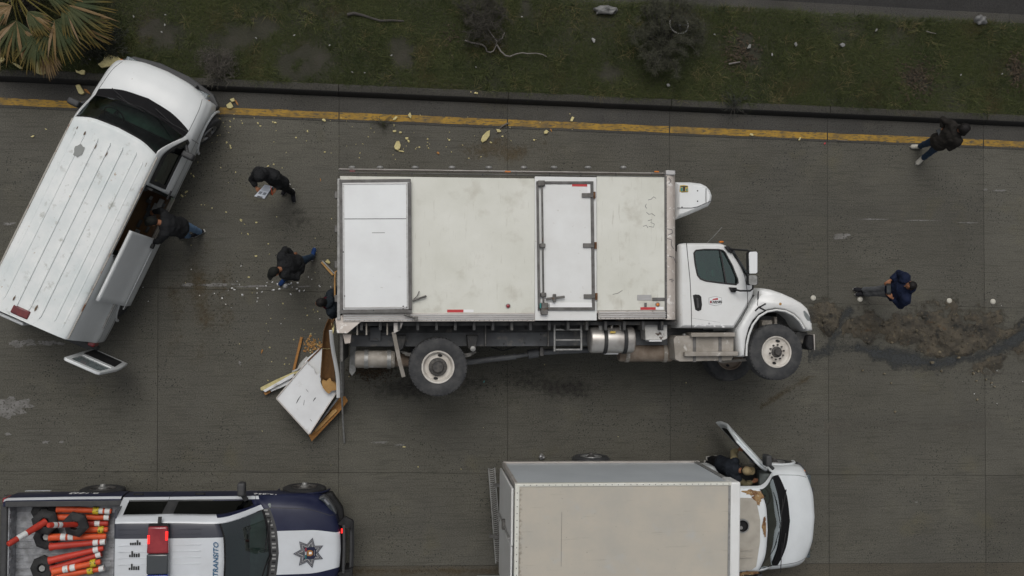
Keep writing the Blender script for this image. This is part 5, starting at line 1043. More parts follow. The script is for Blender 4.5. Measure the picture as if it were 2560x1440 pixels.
# mirrors
zm = 2.70
for poly in ([(1871,633),(1873,629),(1891,628),(1894,632),(1894,682),(1890,685),(1872,685)], [(1871,690),(1874,687),(1891,688),(1894,692),(1894,710),(1890,713),(1874,713),(1871,709)]):
    mo = tprism('wing_mirror', 'black', [(x+(1.5 if x > 1880 else -1), y) for x, y in poly], zm-.12, zm-.005, zr=zm, bevel=.015); c0 = sum(p[0] for p in poly)/len(poly); c1 = sum(p[1] for p in poly)/len(poly)
    tprism('mirror_face', 'door_white' if c1 < 680 else 'galv', [(c0+(x-c0)*.93, c1+(y-c1)*.96) for x, y in poly], zm-.004, zm+.012, zr=zm, parent=mo, bevel=.006)
for pts in ([(1822,622,2.4),(1838,624,2.5),(1868,626,2.62),(1880,630,2.66)], [(1830,722,2.4),(1850,727,2.55),(1875,727,2.62),(1882,722,2.64),(1882,712,2.66)]):
    mb = MB(); mb.tube([P(*p) for p in pts], .017, 8); tp('mirror_arm', 'black', mb, smooth=60)
tprism('arm_bracket', 'black', [(1812,616),(1822,615),(1834,626),(1830,633),(1822,629)], ZC, ZC+.06); tprism('arm_bracket', 'black', [(1824,718),(1842,719),(1843,726),(1838,731),(1830,730)], ZC, ZC+.07)
# ---- hood and wing
ho = [(1897,728),(1902,722),(1912,719.5),(1930,722),(1955,730),(1985,743),(2008,756),(2022,769),(2029,787),(2034,808),(2036,829),(2018,830),(2010,820),(1998,800),(1982,786),(1962,777),(1940,774),(1918,778),(1900,788),(1886,803),(1876,822),(1869,848),(1866,878),(1866,894),(1850,894),(1846,868),(1841,824),(1853,802),(1870,774),(1888,746),(1897,738)]
ZH = 2.30
hood, hi = ringed('hood', 'white', pw(ho, ZH), [(.12,.07),(.18,.02),(.3,0),(1.95,0),(2.12,.004),(2.22,.014),(2.275,.03),(ZH,.055)], smooth=50)
mb = MB(); mb.tube([P(x, y, ZH-.01) for x, y in ((1866,890),(1867,862),(1872,838),(1882,812),(1898,791),(1918,779),(1941,775),(1963,778),(1983,788),(1999,803),(2010,822))], .022, 6); tp('arch_lip', 'white', mb, hood, smooth=60)
mb = MB(); mb.tube([P(x, y, ZH-.008) for x, y in ((1896,728),(1895,745),(1893,764))], .012, 6); tp('hood_gap', 'seam', mb, hood)
hl = tprism('headlight', 'chassis_grey', [(2006,776),(2012,774),(2022,785),(2030,805),(2028,809),(2018,804),(2009,791)], 2.16, 2.297, zr=ZH, parent=hood, bevel=.012)
tprism('lens', 'lamp_glass', [(2008,778),(2012,776.5),(2021,787),(2027,804),(2018,801),(2011,790)], 2.297, 2.306, zr=ZH, parent=hl, bevel=.003)
mb = MB(); c = P(1950.5,760,ZH-.01); mb.lathe([(.03,0),(.026,.01),(.001,.014)], c, (0,0,1), 14); tp('side_marker', 'wood_pale', mb, hood, smooth=60)
for pts in ([(1888,777),(1896,769),(1906,764),(1914,759)], [(1896,767),(1905,772),(1913,776)]): mb = MB(); mb.tube([P(x, y, ZH+.006) for x, y in pts], .014, 6); tp('hood_strap', 'black', mb, hood, smooth=60)
tprism('bumper', 'black', [(2020,838),(2034,838),(2036,874),(2022,876),(2014,862)], .25, 2.15, bevel=.03); tprism('bumper_trim', 'alu_dirty', [(2034,836),(2037,836),(2038,874),(2036,876)], .25, 2.16, bevel=.004)
for (x0,y0,x1,y1,z0,z1,m) in ((1900,790,1935,822,.9,1.75,'chassis_grey'), (1940,780,2010,825,.7,1.6,'chassis'), (1880,800,1905,850,.9,1.7,'chassis'), (1990,830,2020,860,.5,2.0,'chassis'), (1936,792,1944,830,1.7,1.9,'dusty_metal'), (1905,800,1932,824,1.75,1.95,'dusty_metal')):
    tbox('engine_block' if m == 'chassis' else 'engine_part', m, x0, y0, x1, y1, z0, z1, bevel=.02)
mb = MB(); mb.tube([P(1990,800,1.7), P(2000,822,1.75), P(2002,835,1.7)], .02, 8); tp('hose', 'black', mb, smooth=60)
# ---- wheels
c = P(1942,880,2.34); wheel(tk, c, Vector((.06,.05,1)), .515, .28, .285, mats=('tyre','rim_white','hub'), holes=2, studs=10, world=True)
c = P(1095,918,2.40); wheel(tk, c, (0,0,1), .515, .26, .285, mats=('tyre','rim_white','hub'), holes=2, studs=10, world=True, dual=True)
wheel(tk, (c.x, c.y, 2.09), (0,0,1), .515, .26, .285, mats=('tyre','brown_metal','hub'), holes=0, world=True)
wheel(tk, (c.x, c.y, .66), (0,0,1), .515, .26, .285, mats=('tyre','brown_metal','hub'), holes=0, world=True); wheel(tk, (c.x, c.y, .34), (0,0,1), .515, .26, .285, mats=('tyre','brown_metal','hub'), holes=0, world=True)
cl = P(1822,888,.42); wheel(tk, (cl.x, cl.y, .50), Vector((.10,.06,1)), .515, .30, .285, mats=('tyre','brown_metal','hub'), holes=2, world=True)
mb = MB(); mb.cyl((c.x, c.y, .3), (c.x, c.y, 2.3), .10, 14); mb.ell((c.x, c.y, 1.25), .26, n=16, m=10); tp('rear_axle', 'chassis_grey', mb, smooth=60)
fc = P(1942,880,2.34); mb = MB(); mb.tube([(cl.x, cl.y, .3), (fc.x-.1, fc.y-.1, .8), (fc.x-.1, fc.y-.1, 1.8), (fc.x, fc.y, 2.2)], .07, 10); tp('front_axle', 'brown_metal', mb, smooth=60)
mb = MB(); mb.bar(P(1800,905,.7), P(1880,898,.9), .05, .05); tp('tie_rod', 'dusty_metal', mb)
# ---- chassis
yf0, yf1 = P(1200,866,1.75).y, P(1200,830,1.75).y
for z in (1.62, .82):
    mb = MB(); mb.box((-.72, yf0, z), (6.9, yf1, z+.09)); tp('frame_rail', 'chassis_grey', mb, bevel=.01)
tbox('sub_frame', 'chassis', 880, 812, 1690, 829, 1.55, 1.72, bevel=.01)
for x in range(900, 1690, 47):
    tbox('floor_bearer', 'chassis', x, 803, x+7, 826, .12, 2.36, zr=2.36, bevel=.006)
mb = MB(); a = P(860,806,2.2); b = P(1690,812,2.2); mb.box((a.x, b.y, .12), (b.x, a.y, 2.24)); tp('floor_underside', 'chassis', mb)
for x in (1170, 1330, 1500, 1640): tbox('cross_member', 'chassis', x, 832, x+16, 862, .9, 1.62, zr=1.62)
tbox('chassis_plate', 'chassis_grey', 1214, 831, 1372, 865, 1.715, 1.73, bevel=.003)
for (x, y) in ((1352,836),(1352,849),(1260,860),(1312,857)): mb = MB(); mb.lathe([(.018,0),(.014,.01),(.001,.012)], P(x, y, 1.73), (0,0,1), 8); tp('bolt', 'chassis', mb)
for x in (1214, 1371): tbox('bracket', 'steel', x-2, 806, x+2, 866, 1.75, 1.80)
# side ladder
ld = tbox('ladder', 'galv', 1384, 803, 1389, 879, 2.0, 2.05, bevel=.006); tbox('ladder_rail', 'galv', 1451, 803, 1456, 876, 2.0, 2.05, parent=ld, bevel=.006)
for y in (824, 850, 874): tbox('rung', 'galv', 1389, y-2, 1451, y+2, 2.0, 2.04, parent=ld, bevel=.006)
# drive shaft
mb = MB(); mb.tube([P(1120,914,1.25), P(1165,906,1.28), P(1290,891,1.3)], .055, 12); mb.tube([P(1290,891,1.3), P(1320,886,1.3)], .04, 10); mb.tube([P(1320,886,1.3), P(1345,882,1.3)], .085, 12); mb.tube([P(1345,881,1.3), P(1600,868,1.35)], .055, 12); tp('drive_shaft', 'chassis_grey', mb, smooth=40)
tbox('shaft_bearing', 'steel', 1350, 868, 1359, 890, 1.2, 1.42); mb = MB(); mb.tube([P(1228,868,1.5), P(1258,877,1.45), P(1290,866,1.5)], .012, 6); tp('hose', 'black', mb, smooth=60)
# fuel tank, battery tank with steps, boxes
def drum(name, mat, x0, x1, y, z, r, squash=1.0, n=28, straps=(), sm='rubber'):
    a = P(x0, y, z); b = P(x1, y, z); mb = MB(); L = (b-a).length; ax = (b-a).normalized(); pr = [(.001,0),(r*.86,0),(r*.97,.02),(r,.05),(r,L-.05),(r*.97,L-.02),(r*.86,L),(.001,L)]
    mb.lathe(pr, a, ax, n); o = tp(name, mat, mb, smooth=35)
    for t in straps:
        s = MB(); s.lathe([(r+.004,-.035),(r+.014,-.035),(r+.014,.035),(r+.004,.035)], a+ax*(L*t), ax, n); tp('strap', sm, s, o, smooth=35)
    return o
ft = drum('fuel_tank', 'tank_alu', 1473, 1583, 849, 2.0, .245, straps=(.33,.78))
mb = MB(); mb.cyl(P(1529,818,2.08), P(1529,812,2.1), .035, 14); tp('filler_cap', 'chrome', mb, ft, smooth=40); tbox('tank_label', 'logo_yellow', 1526, 828, 1539, 833, 2.20, 2.243, parent=ft, bevel=0)
tbox('tank_step', 'white', 1512, 877, 1546, 886, 1.9, 2.0)
for x in (1503,1555): tbox('tank_bracket', 'galv', x-6, 808, x+6, 826, 1.95, 2.16); tbox('hanger', 'brown_metal', x-9, 800, x+3, 816, 1.8, 2.1)
bt_ = tprism('battery_box', 'dusty_metal', [(1684,848),(1690,840),(1720,839),(1830,840),(1834,846),(1834,892),(1828,901),(1700,904),(1688,898)], 1.62, 2.16, bevel=.05, seg=3)
for x in (1736, 1800): tbox('band', 'gasket', x-4, 838, x+4, 905, 1.9, 2.172, zr=2.16, parent=bt_, bevel=.003)
for (y0, y1, x0, x1) in ((832, 842, 1728, 1838), (880, 890, 1712, 1846)): tbox('step', 'dusty_metal', x0, y0, x1, y1, 1.9, 2.28, parent=bt_, bevel=.01)
mb = MB(); mb.cyl(P(1711,842,2.05), P(1711,834,2.05), .04, 12); tp('tank_cap', 'galv', mb, bt_, smooth=40)
mk('chipped_box', (.66,.65,.62), .6, var=((.5,.49,.46), 4, .4, .7), spots=[((.09,.06,.045), 7, .60, .64)])
tprism('equipment_box', 'chipped_box', [(1612,812),(1668,811),(1668,846),(1660,850),(1614,850)], 1.75, 2.12, bevel=.008); tbox('equipment_base', 'white_tape', 1623, 849, 1655, 854, 1.8, 2.10)
drum('exhaust_silencer', 'brown_metal', 1546, 1680, 882, 1.6, .165, straps=(.15,.85), sm='dusty_metal'); mb = MB(); mb.tube([P(1678,884,1.6), P(1700,885,1.62), P(1760,884,1.6)], .05, 10); tp('exhaust_pipe', 'brown_metal', mb, smooth=50)
# rear end: air tanks, springs, hangers
drum('air_tank', 'dusty_metal', 888, 988, 898, 1.75, .155, straps=(.28,.85), sm='galv'); drum('air_tank', 'brown_metal', 985, 1040, 900, 1.45, .12)
for k, y in enumerate((884, 888, 892)):
    mb = MB(); mb.tube([P(1000+6*k,y-6,1.72), P(1060,y+8,1.72), P(1130,y+8,1.72), P(1190-6*k,y-4,1.72)], [(.02,.05)]*4, 6, up=(0,1,0)); tp('leaf_spring', 'steel', mb)
for (x, y) in ((1180,856), (1000,856)): tprism('spring_hanger', 'chassis', [(x-14,y-18),(x+16,y-18),(x+10,y+14),(x-2,y+22),(x-10,y+12)], 1.7, 1.9, bevel=.02)
mb = MB(); mb.lathe([(.05,0),(.05,.05),(.02,.06),(.001,.06)], P(1182,872,1.9), (0,0,1), 14); tp('spring_bush', 'galv', mb, smooth=40)
tbox('rear_plate', 'chassis_grey', 925, 818, 952, 852, 1.72, 1.80)
for (x, y) in ((936,848),(943,848)): mb = MB(); mb.lathe([(.018,0),(.012,.012),(.001,.014)], P(x, y, 1.8), (0,0,1), 8); tp('bolt', 'steel', mb)
for x in (893, 916, 968): tbox('hanger', 'dusty_metal', x-2, 808, x+2, 838, 2.1, 2.3)
tbox('rear_cross_member', 'chassis_grey', 874, 838, 985, 866, 1.60, 1.73, bevel=.012)
tprism('corner_gusset', 'corner_post', [(838,796),(857,786),(858,804),(903,804),(868,834),(842,833)], 2.30, 2.47, bevel=.01)
tprism('mud_flap_bracket', 'alu_dirty', [(984,806),(1008,806),(1000,826),(984,834)], 2.20, 2.34, bevel=.006); mb = MB(); mb.tube([P(984,830,2.3), P(990,860,2.25), P(998,900,2.2), P(1009,942,2.1)], [(.012,.04)]*4, 6, up=(0,0,1)); tp('mud_flap_rod', 'dusty_metal', mb)
tprism('rear_bracket', 'corner_post', [(856,834),(878,836),(876,858),(862,860)], 2.0, 2.3, bevel=.01); tbox('under_ride_bar', 'steel', 850, 838, 858, 905, .3, 2.1, bevel=.01)
tprism('side_plate', 'galv', [(876,858),(890,860),(889,928),(880,940),(873,930)], 1.0, 1.06, bevel=.004)
# ------------------------------------------------------------------ police pickup
PR = Vector((-4.10, -4.62, 0)); PH = -.012
pk = thing('police_pickup', 'navy and white police pickup with roof light bar and open bed', 'pickup', PR, PH)
PI_ = (Matrix.Translation(PR) @ Matrix.Rotation(PH, 4, 'Z')).inverted()
def LP(px, py, z): return PI_ @ P(px, py, z)
sdv = lambda x: [(x,.985,1.19),(x,1.03,1.08),(x,1.04,.75),(x,1.0,.45)]
PS = [[(-.92,0,1.86),(-.92,.4,1.855),(-.93,.70,1.83),(-.94,.77,1.76)]+sdv(-.985),
      [(-.70,0,1.885),(-.70,.4,1.88),(-.70,.71,1.85),(-.70,.785,1.77)]+sdv(-.70),
      [(.02,0,1.89),(.02,.4,1.885),(.02,.71,1.855),(.02,.785,1.77)]+sdv(.02),
      [(.95,0,1.865),(.93,.4,1.855),(.84,.68,1.825),(.80,.765,1.76)]+sdv(.62),
      [(1.68,0,1.25),(1.64,.4,1.245),(1.53,.80,1.21),(1.48,.88,1.195),(1.42,.975,1.15),(1.4,1.03,1.05),(1.4,1.04,.75),(1.4,1.0,.45)],
      [(1.82,0,1.235),(1.78,.4,1.23),(1.63,.82,1.19),(1.57,.90,1.165),(1.52,.975,1.11),(1.5,1.03,1.02),(1.5,1.04,.75),(1.5,1.0,.45)],
      [(2.38,0,1.195),(2.36,.4,1.185),(2.27,.78,1.13),(2.24,.86,1.09),(2.2,.95,1.02),(2.2,1.03,.92),(2.2,1.04,.7),(2.2,1.0,.45)],
      [(2.87,0,1.09),(2.85,.33,1.085),(2.74,.64,1.05),(2.68,.74,1.01),(2.63,.83,.96),(2.6,.93,.86),(2.6,.97,.65),(2.6,.96,.45)],
      [(2.93,0,.97),(2.91,.33,.97),(2.82,.64,.93),(2.76,.74,.89),(2.72,.82,.83),(2.68,.89,.75),(2.66,.93,.6),(2.66,.92,.45)],
      [(2.93,0,.5),(2.91,.33,.5),(2.84,.62,.5),(2.80,.70,.5),(2.76,.78,.5),(2.72,.84,.48),(2.7,.87,.46),(2.7,.87,.44)]]
H3 = Hull(PS, 8, 8)
pws = lambda u, v: inside(u, v, 3.06, 3.98, -1, 1.95)
pdw = lambda u, v: (inside(u, v, .45, 1.72, 3.22, 3.9) or inside(u, v, 1.98, 3.80, 3.22, 3.9))
def parch(a): return a.y > .88 and (a.x-2.19)**2+(a.z-.42)**2 < .47**2
def pmf(u, v, sd, a):
    if u < 3.02:
        if v < 1.12: return 1
        if v < 2.0: return 2
        if v < 3.2: return 1
        if v < 3.95: return 1 if u < .5 else 3
    if u < 4 and 2.0 < v < 3.0: return 1
    if u < 4.1 and v >= 3.95: return 1 if (v < 4.75 or v > 6.7) else 0
    if u >= 5 and v < .97 and a.z > .99: return 1
    if 4 < u < 5 and v < 2: return 3
    return 0
body = H3.obj('body', ['navy', 'police_white', 'navy_grey', 'plastic_dark'], pk, lambda u, v, sd, a: not (pws(u, v) or pdw(u, v) or parch(a)), thick=.03, mfn=pmf)
flat_screen(H3, pk, 3, 4, 2.0, .035, .05, .04, .012)
for sd in (1, -1):
    for k, (a, b) in enumerate(((.45,1.72), (1.98,3.80))): H3.obj('side_window', 'glass_tint', pk, lambda u, v, s, q: inside(u, v, a, b, 3.2, 3.92), off=-.004, sides=(sd,))
    for u in (0.02, 1.85, 3.95):
        mb = MB(); i = int(u*8); mb.tube([Vector((p.x, p.y*sd, p.z)) for p in [H3.G[i][j]+H3.Nm[i][j]*.001 for j in range(32, 57)]], .004, 5); mb.build('door_gap', 'seam', pk)
    mb = MB(); mb.tube([Vector((p.x, p.y*sd, p.z)) for p in [H3.G[i][16]+H3.Nm[i][16]*.001 for i in range(40, 60)]], .005, 5); mb.build('hood_gap', 'seam', pk)
    for x in (.35, -.75):
        mb = MB(); mb.box((x-.09, sd*1.045-.015, .97), (x+.09, sd*1.045+.02, 1.01)); mb.build('door_handle', 'black', pk, bevel=.008)
    mb = MB(); mb.box((1.08, sd*1.20-.13, 1.22), (1.22, sd*1.20+.12, 1.44)); mo = mb.build('side_mirror', 'plastic_dark', pk, bevel=.04, seg=3)
    mb = MB(); mb.bar((1.22, sd*.96, 1.20), (1.14, sd*1.12, 1.27), .09, .05); mb.build('mirror_arm', 'plastic_dark', mo, bevel=.015)
    hp = MB(); hp.prism([(2.50,.95),(2.60,.88),(2.76,.66),(2.80,.60),(2.84,.64),(2.78,.78),(2.68,.93),(2.60,1.0)], lambda a, b, h: (a, b*sd, h-.35*(a-2.6)), .80, 1.012); hl = hp.build('headlight', 'chassis_grey', pk, bevel=.02)
    hp = MB(); hp.prism([(2.53,.945),(2.61,.88),(2.75,.69),(2.79,.66),(2.75,.77),(2.66,.91),(2.60,.965)], lambda a, b, h: (a, b*sd, h-.35*(a-2.6)), 1.013, 1.03); hp.build('lens', 'lamp_glass', hl)
    hp = MB(); hp.prism([(2.60,.925),(2.68,.82),(2.71,.84),(2.63,.94)], lambda a, b, h: (a, b*sd, h-.35*(a-2.6)), 1.03, 1.036); hp.build('reflector', 'chrome', hl)
    rg = MB(); rg.tube([(2.19+.48*math.cos(R(t)), sd*1.012, .42+.47*math.sin(R(t))) for t in range(0, 181, 10)], [(.02,.02)]*19, 6); rg.build('wheel_arch', 'navy', pk, smooth=60)
# roof beads
for y in (-.33,-.22,.0,.11,.33,.22,.52,.6,-.52,-.6):
    mb = MB(); mb.box((-.85,y-.006,1.88-.05*(abs(y)/.75)**4), (.55,y+.006,1.893-.05*(abs(y)/.75)**4)); mb.build('roof_bead', 'police_white' if abs(y) < .45 else 'navy_grey', pk, bevel=.003)
# cowl louvres and wipers
for k in range(24):
    y = -.78+k*.068; x = 1.735-.17*(abs(y)/.8)**2; mb = MB(); mb.box((x-.035,y-.015,1.24-.03*abs(y)), (x+.035,y+.015,1.252-.03*abs(y))); mb.build('cowl_louvre', 'galv' if k % 3 else 'black', pk)
for (pts) in ([(1.66,.62,1.262),(1.62,.35,1.29),(1.58,.05,1.315)], [(1.70,-.02,1.27),(1.60,-.2,1.31),(1.50,-.52,1.36)]): mb = MB(); mb.tube(pts, .014, 6); mb.build('wiper', 'black', pk, smooth=60)
fl = MB(); fl.box((-.93,-.95,.42), (1.5,.95,.5)); fl.build('floor', 'plastic_dark', pk)
ds = MB(); ds.prism([(1.25,1.02),(1.66,1.2),(1.66,.6),(1.35,.6)], lambda a, b, h: (a, h, b), -.9, .9); ds.build('dashboard', 'cabin', pk, bevel=.03)
seat(pk, .55, .42, .62); seat(pk, .55, -.42, .62); seat(pk, -.4, 0, .62, w=1.5); steering(pk, (1.15,.42,1.12), .9)
mb = MB(); mb.box((-.96,-.92,.5), (-.93,.92,1.75)); mb.build('cab_back', 'navy_grey', pk)
# bed
for sd in (1, -1):
    prof = [(.88,.74),(.88,1.12),(.91,1.14),(1.00,1.14),(1.035,1.08),(1.045,.85),(1.04,.6),(1.0,.45),(.96,.45),(.96,.74)]
    mb = MB(); xs = [-3.06,-3.0,-2.0,-1.02]; sc = [.965,.99,1,1]; rings = [[(x, sd*y*(q if y > .9 else 1), z) for y, z in prof] for x, q in zip(xs, sc)]; n = len(prof)
    for k in range(3):
        for j in range(n):
            mb.add([rings[k][j], rings[k+1][j], rings[k+1][(j+1) % n], rings[k][(j+1) % n]], [(0,1,2,3)], 1 if j in (3,4) and False else (1 if j == 3 else 0))
    for e in (0, 3): mb.add(rings[e], [tuple(range(n))], 0)
    bs = mb.build('bed_side', ['navy', 'police_white'], pk, smooth=40, merge=True)
    mb = MB(); mb.box((-3.02, sd*.945-.072, 1.136), (-1.0, sd*.945+.03, 1.158)); mb.build('bed_rail_cap', 'plastic_dark', pk, bevel=.012)
    mb = MB(); mb.box((-2.9, sd*1.047-.002, .48), (-2.45, sd*1.047+.002, .56)); mb.build('side_stripe', 'police_white', pk)
    mb = MB(); mb.prism([(-2.25,.72),(-2.15,.92),(-1.85,.98),(-1.35,.98),(-1.1,.92),(-1.0,.72)], lambda a, b, h: (a, sd*h, b), .70, .885); mb.build('wheel_housing', 'bedliner', pk, bevel=.03)
    mb = MB(); mb.box((-3.12, sd*.96-.06, .72), (-3.02, sd*.96+.05, 1.02)); mb.build('tail_light', 'red_lens', pk, bevel=.02)
mb = MB(); mb.box((-3.03,-.9,.70), (-1.0,.9,.735)); mb.build('bed_floor', 'bedliner', pk)
for k in range(14):
    mb = MB(); y = -.84+k*.125; mb.box((-2.97,y,.735), (-1.03,y+.05,.752)); mb.build('floor_rib', 'bedliner', pk, bevel=.006)
tg = MB(); tg.box((-3.12,-.93,.62), (-3.00,.93,1.10)); tgo = tg.build('tailgate', 'plastic_dark', pk, bevel=.03)
ti = MB(); ti.box((-3.0,-.88,.74), (-2.975,.88,1.06)); ti.build('tailgate_liner', 'bedliner', tgo, bevel=.008)
for k in range(12):
    mb = MB(); y = -.82+k*.14; mb.box((-2.975,y,.78), (-2.965,y+.05,1.03)); mb.build('liner_rib', 'bedliner', tgo, bevel=.004)
mb = MB(); mb.box((-1.03,-.88,.74), (-1.0,.88,1.12)); mb.build('bed_front', 'bedliner', pk, bevel=.006)
mb = MB(); mb.box((-3.26,-.98,.48), (-3.10,.98,.66)); mb.build('rear_bumper', 'plastic_dark', pk, bevel=.03)
# light bar
lb = bpy.data.objects.new('light_bar', None); COL.objects.link(lb); lb.parent = pk; lb.location = (-.15,.03,1.9)
for (y0, y1, m, nm) in ((.19,.66,'lens_red','red_lens'), (-.17,.185,'lens_smoke','centre_section'), (-.66,-.175,'lens_blue','blue_lens')):
    mb = MB(); w0, w1 = (.165,.185) if y0 > 0 else ((.185,.185) if y0 > -.2 else (.185,.165))
    pl = [(-w0 if y0 > 0 else -w1, y1), (-.185, y0), (.185, y0), (w0, y1)] if y0 > 0 else [(-.185,y1),(-w1 if y0 < -.2 else -.185,y0),(w1 if y0 < -.2 else .185,y0),(.185,y1)]
    mb.prism(pl, XYZ, .04, .16); mb.build(nm, m, lb, bevel=.03, seg=3)
for (x, y, m) in ((-.15,.44,'led_red'), (.15,.50,'led_red'), (-.15,-.30,'led_blue'), (.15,-.4,'led_blue')):
    mb = MB(); mb.box((x-.02, y-.075, .13), (x+.02, y+.075, .166)); mb.build('lit_lamp', m, lb, bevel=.006)
mb = MB(); mb.box((-.10,-.62,.0), (.10,.62,.045)); mb.build('mount', 'plastic_dark', lb)
for sd in (1, -1): mb = MB(); mb.bar((0, sd*.62, .06), (0, sd*.80, .0), .06, .02); mb.box((-.17, sd*.66-.03, .02), (.17, sd*.66+.03, .10)); mb.build('end_bracket', 'black', lb)
# push bar
for sd in (1, -1):
    mb = MB(); mb.prism([(2.86,.46),(3.02,.40),(3.15,.36),(3.15,.52),(3.0,.60)], lambda a, b, h: (a, sd*b, h), .90, 1.0); mb.build('bar_wing', 'black', pk, bevel=.012)
    mb = MB(); mb.bar((3.05, sd*.40, .5), (3.05, sd*.40, 1.02), .10, .03); mb.build('bar_upright', 'black', pk, bevel=.008)
for (x, z) in ((2.98,1.0), (3.10,.85), (3.12,.65)): mb = MB(); mb.tube([(x,-.45,z), (x+.01,0,z), (x,.45,z)], .030, 10); mb.build('push_bar', 'plastic_dark' if z < 1 else 'galv' if False else 'plastic_dark', pk, smooth=60)
mb = MB(); mb.box((2.93,.30,1.0), (2.955,.38,1.03)); mb.build('grille_lamp', 'led_red', pk)
mb = MB(); mb.prism([(2.72,-1.0),(2.93,-.7),(2.99,-.3),(2.99,.3),(2.93,.7),(2.72,1.0),(2.6,.98),(2.8,0),(2.6,-.98)], XYZ, .48, .72); mb.build('front_bumper', 'black', pk, bevel=.03)
for (x, sy) in [(2.19,-1), (2.19,1), (-1.55,-1), (-1.55,1)]:
    w = bpy.data.objects.new('wheel', None); COL.objects.link(w); w.parent = pk; w.location = (x, sy*.98, .41); wheel(w, (0, sy*.09, 0), (0, sy, 0), .41, .27, .23, mats=('tyre_dark','hub','galv'), holes=6)
# star badge on the hood (tilted with the hood)
HS = Matrix.Translation((2.36, -.015, 1.210)) @ Matrix.Rotation(R(8.3), 4, 'Y')
def star(r, ri, z, mat, name, parent, n=7, rot=R(180)):
    mb = MB(); pts = []
    for k in range(2*n): a = rot+math.pi*k/n; q = r if k % 2 == 0 else ri; pts.append((q*math.cos(a), q*math.sin(a)))
    mb.prism(pts, lambda a, b, h: HS @ Vector((a, b, h)), z, z+.002); return mb.build(name, mat, parent)
bd = star(.285,.165,.0,'navy','star_badge',pk)
for (r, ri, z, m) in ((.262,.150,.002,'galv'), (.235,.135,.004,'navy'), (.215,.122,.006,'alu'), (.175,.10,.008,'chassis_grey')): star(r, ri, z, m, 'star_layer', bd)
for k in range(7):
    a = R(180)+2*math.pi*k/7
    for t in (-.16, .16): mb = MB(); mb.prism([(.09*math.cos(a+t*1.2), .09*math.sin(a+t*1.2)), (.20*math.cos(a), .20*math.sin(a)), (.10*math.cos(a+t*2), .10*math.sin(a+t*2))], lambda a_, b_, h: HS @ Vector((a_, b_, h)), .008, .0095); mb.build('star_ray', 'navy', bd)
def badge(poly, z, m, nm='shield'): mb = MB(); mb.prism(poly, lambda a, b, h: HS @ Vector((a, b, h)), z, z+.0015); return mb.build(nm, m, bd)
badge([(-.10,.115),(-.08,.10),(.0,.11),(.09,.11),(.13,.06),(.13,-.06),(.09,-.11),(0,-.11),(-.08,-.10),(-.10,-.115)], .010, 'navy')
for (y0, y1, m) in ((.035,.10,'red_tape'), (-.03,.03,'white_tape'), (-.10,-.035,'teal')): badge([(-.062,y0),(-.048,y0),(-.048,y1),(-.062,y1)], .0117, m, 'flag_bar')
badge([(-.03,.05),(.03,.055),(.075,.03),(.075,-.03),(.03,-.055),(-.03,-.05)], .0117, 'wood', 'crest'); badge([(.0,.022),(.05,.02),(.05,-.02),(.0,-.022)], .0134, 'white_tape', 'crest')
badge([(.095,.05),(.105,.05),(.105,-.05),(.095,-.05)], .0117, 'galv', 'motto')
badge([(-.088,.085),(-.078,.08),(-.078,-.08),(-.088,-.085)], .0117, 'galv', 'motto')
# writing
SIDE = Matrix(((-1,0,0,0),(0,0,1,0),(0,1,0,0),(0,0,0,1)))
c = LP(214,1227,.80); text_mesh('P-1443', .19, 'fleet_number', 'white_tape', pk, Matrix.Translation((c.x, 1.05, .80)) @ SIDE, shear=.25, bold=.003)
c = LP(664,1242,1.02); text_mesh('16-036', .16, 'fleet_number', 'white_tape', pk, Matrix.Translation((c.x, 1.036, .98)) @ Matrix.Rotation(R(-2), 4, 'Z') @ SIDE, bold=.003)
c = LP(540,1399,1.885); text_mesh('TRANSITO', .125, 'roof_lettering', 'blue_letter', pk, Matrix.Translation((c.x, c.y, 1.893)) @ Matrix(((0,-1,0,0),(1,0,0,0),(0,0,1,0),(0,0,0,1))), shear=.2, bold=.002, spacing=1.02)
# stencilled bars on the roof
for gx, gy, hs_ in ((338,1357,(.5,.5,.55,1.0,.6)), (336,1387,(.5,1.25,.75,.7,.8)), (335,1419,(.45,1.25,.75,.7,.8))):
    for k, h in enumerate(hs_):
        c = LP(gx-11+k*5.6, gy, 1.89); mb = MB(); mb.box((c.x-.014, c.y-.04, 1.894), (c.x+.014, c.y-.04+.085*h, 1.897)); mb.build('stencil_bar', 'logo_black', pk)
# ------------------------------------------------------------------ delineator posts in the pickup bed
def delineator(label, a, b, bands, mat='orange', r=(.074,.052), base=None, tape=None):
    a = Vector(a); b = Vector(b); root = thing('delineator_post', label, 'traffic post', a, 0, 'delineator posts loaded in the pickup bed'); d = b-a; L = d.length; d.normalize()
    mb = MB(); prof = [(r[0],0),(r[0]*.97,.03),(r[0]*.86,.06),(r[0]*.82,L*.3),(r[1],L*.62),(r[1],L-.03),(r[1]*.85,L)]
    mb.lathe(prof, (0,0,0), d, 16, cap=True); mb.build('tube', mat, root, smooth=50)
    for t in bands:
        rr = r[0]*.82+(r[1]-r[0]*.82)*min(1, max(0, (t-.3)/.32)); m = MB(); m.lathe([(rr+.003,-.045),(rr+.004,-.04),(rr+.004,.04),(rr+.003,.045)], d*(L*t), d, 16); m.build('reflective_band', 'reflective', root, smooth=50)
    if tape is not None:
        rr = r[0]*.9; m = MB(); m.lathe([(rr+.004,-.05),(rr+.006,0),(rr+.004,.05)], d*(L*tape), d, 14); m.build('warning_tape', 'yellow_tape', root, smooth=50)
    if base:
        m = MB(); ax = Vector(base); m.lathe([(.24,-.03),(.24,.02),(.20,.05),(.11,.075),(.09,.07),(.09,-.03)], (0,0,0), ax, 6); m.build('rubber_base', 'tyre_dark', root)
    return root
LB = 'orange delineator post in the pickup bed, '
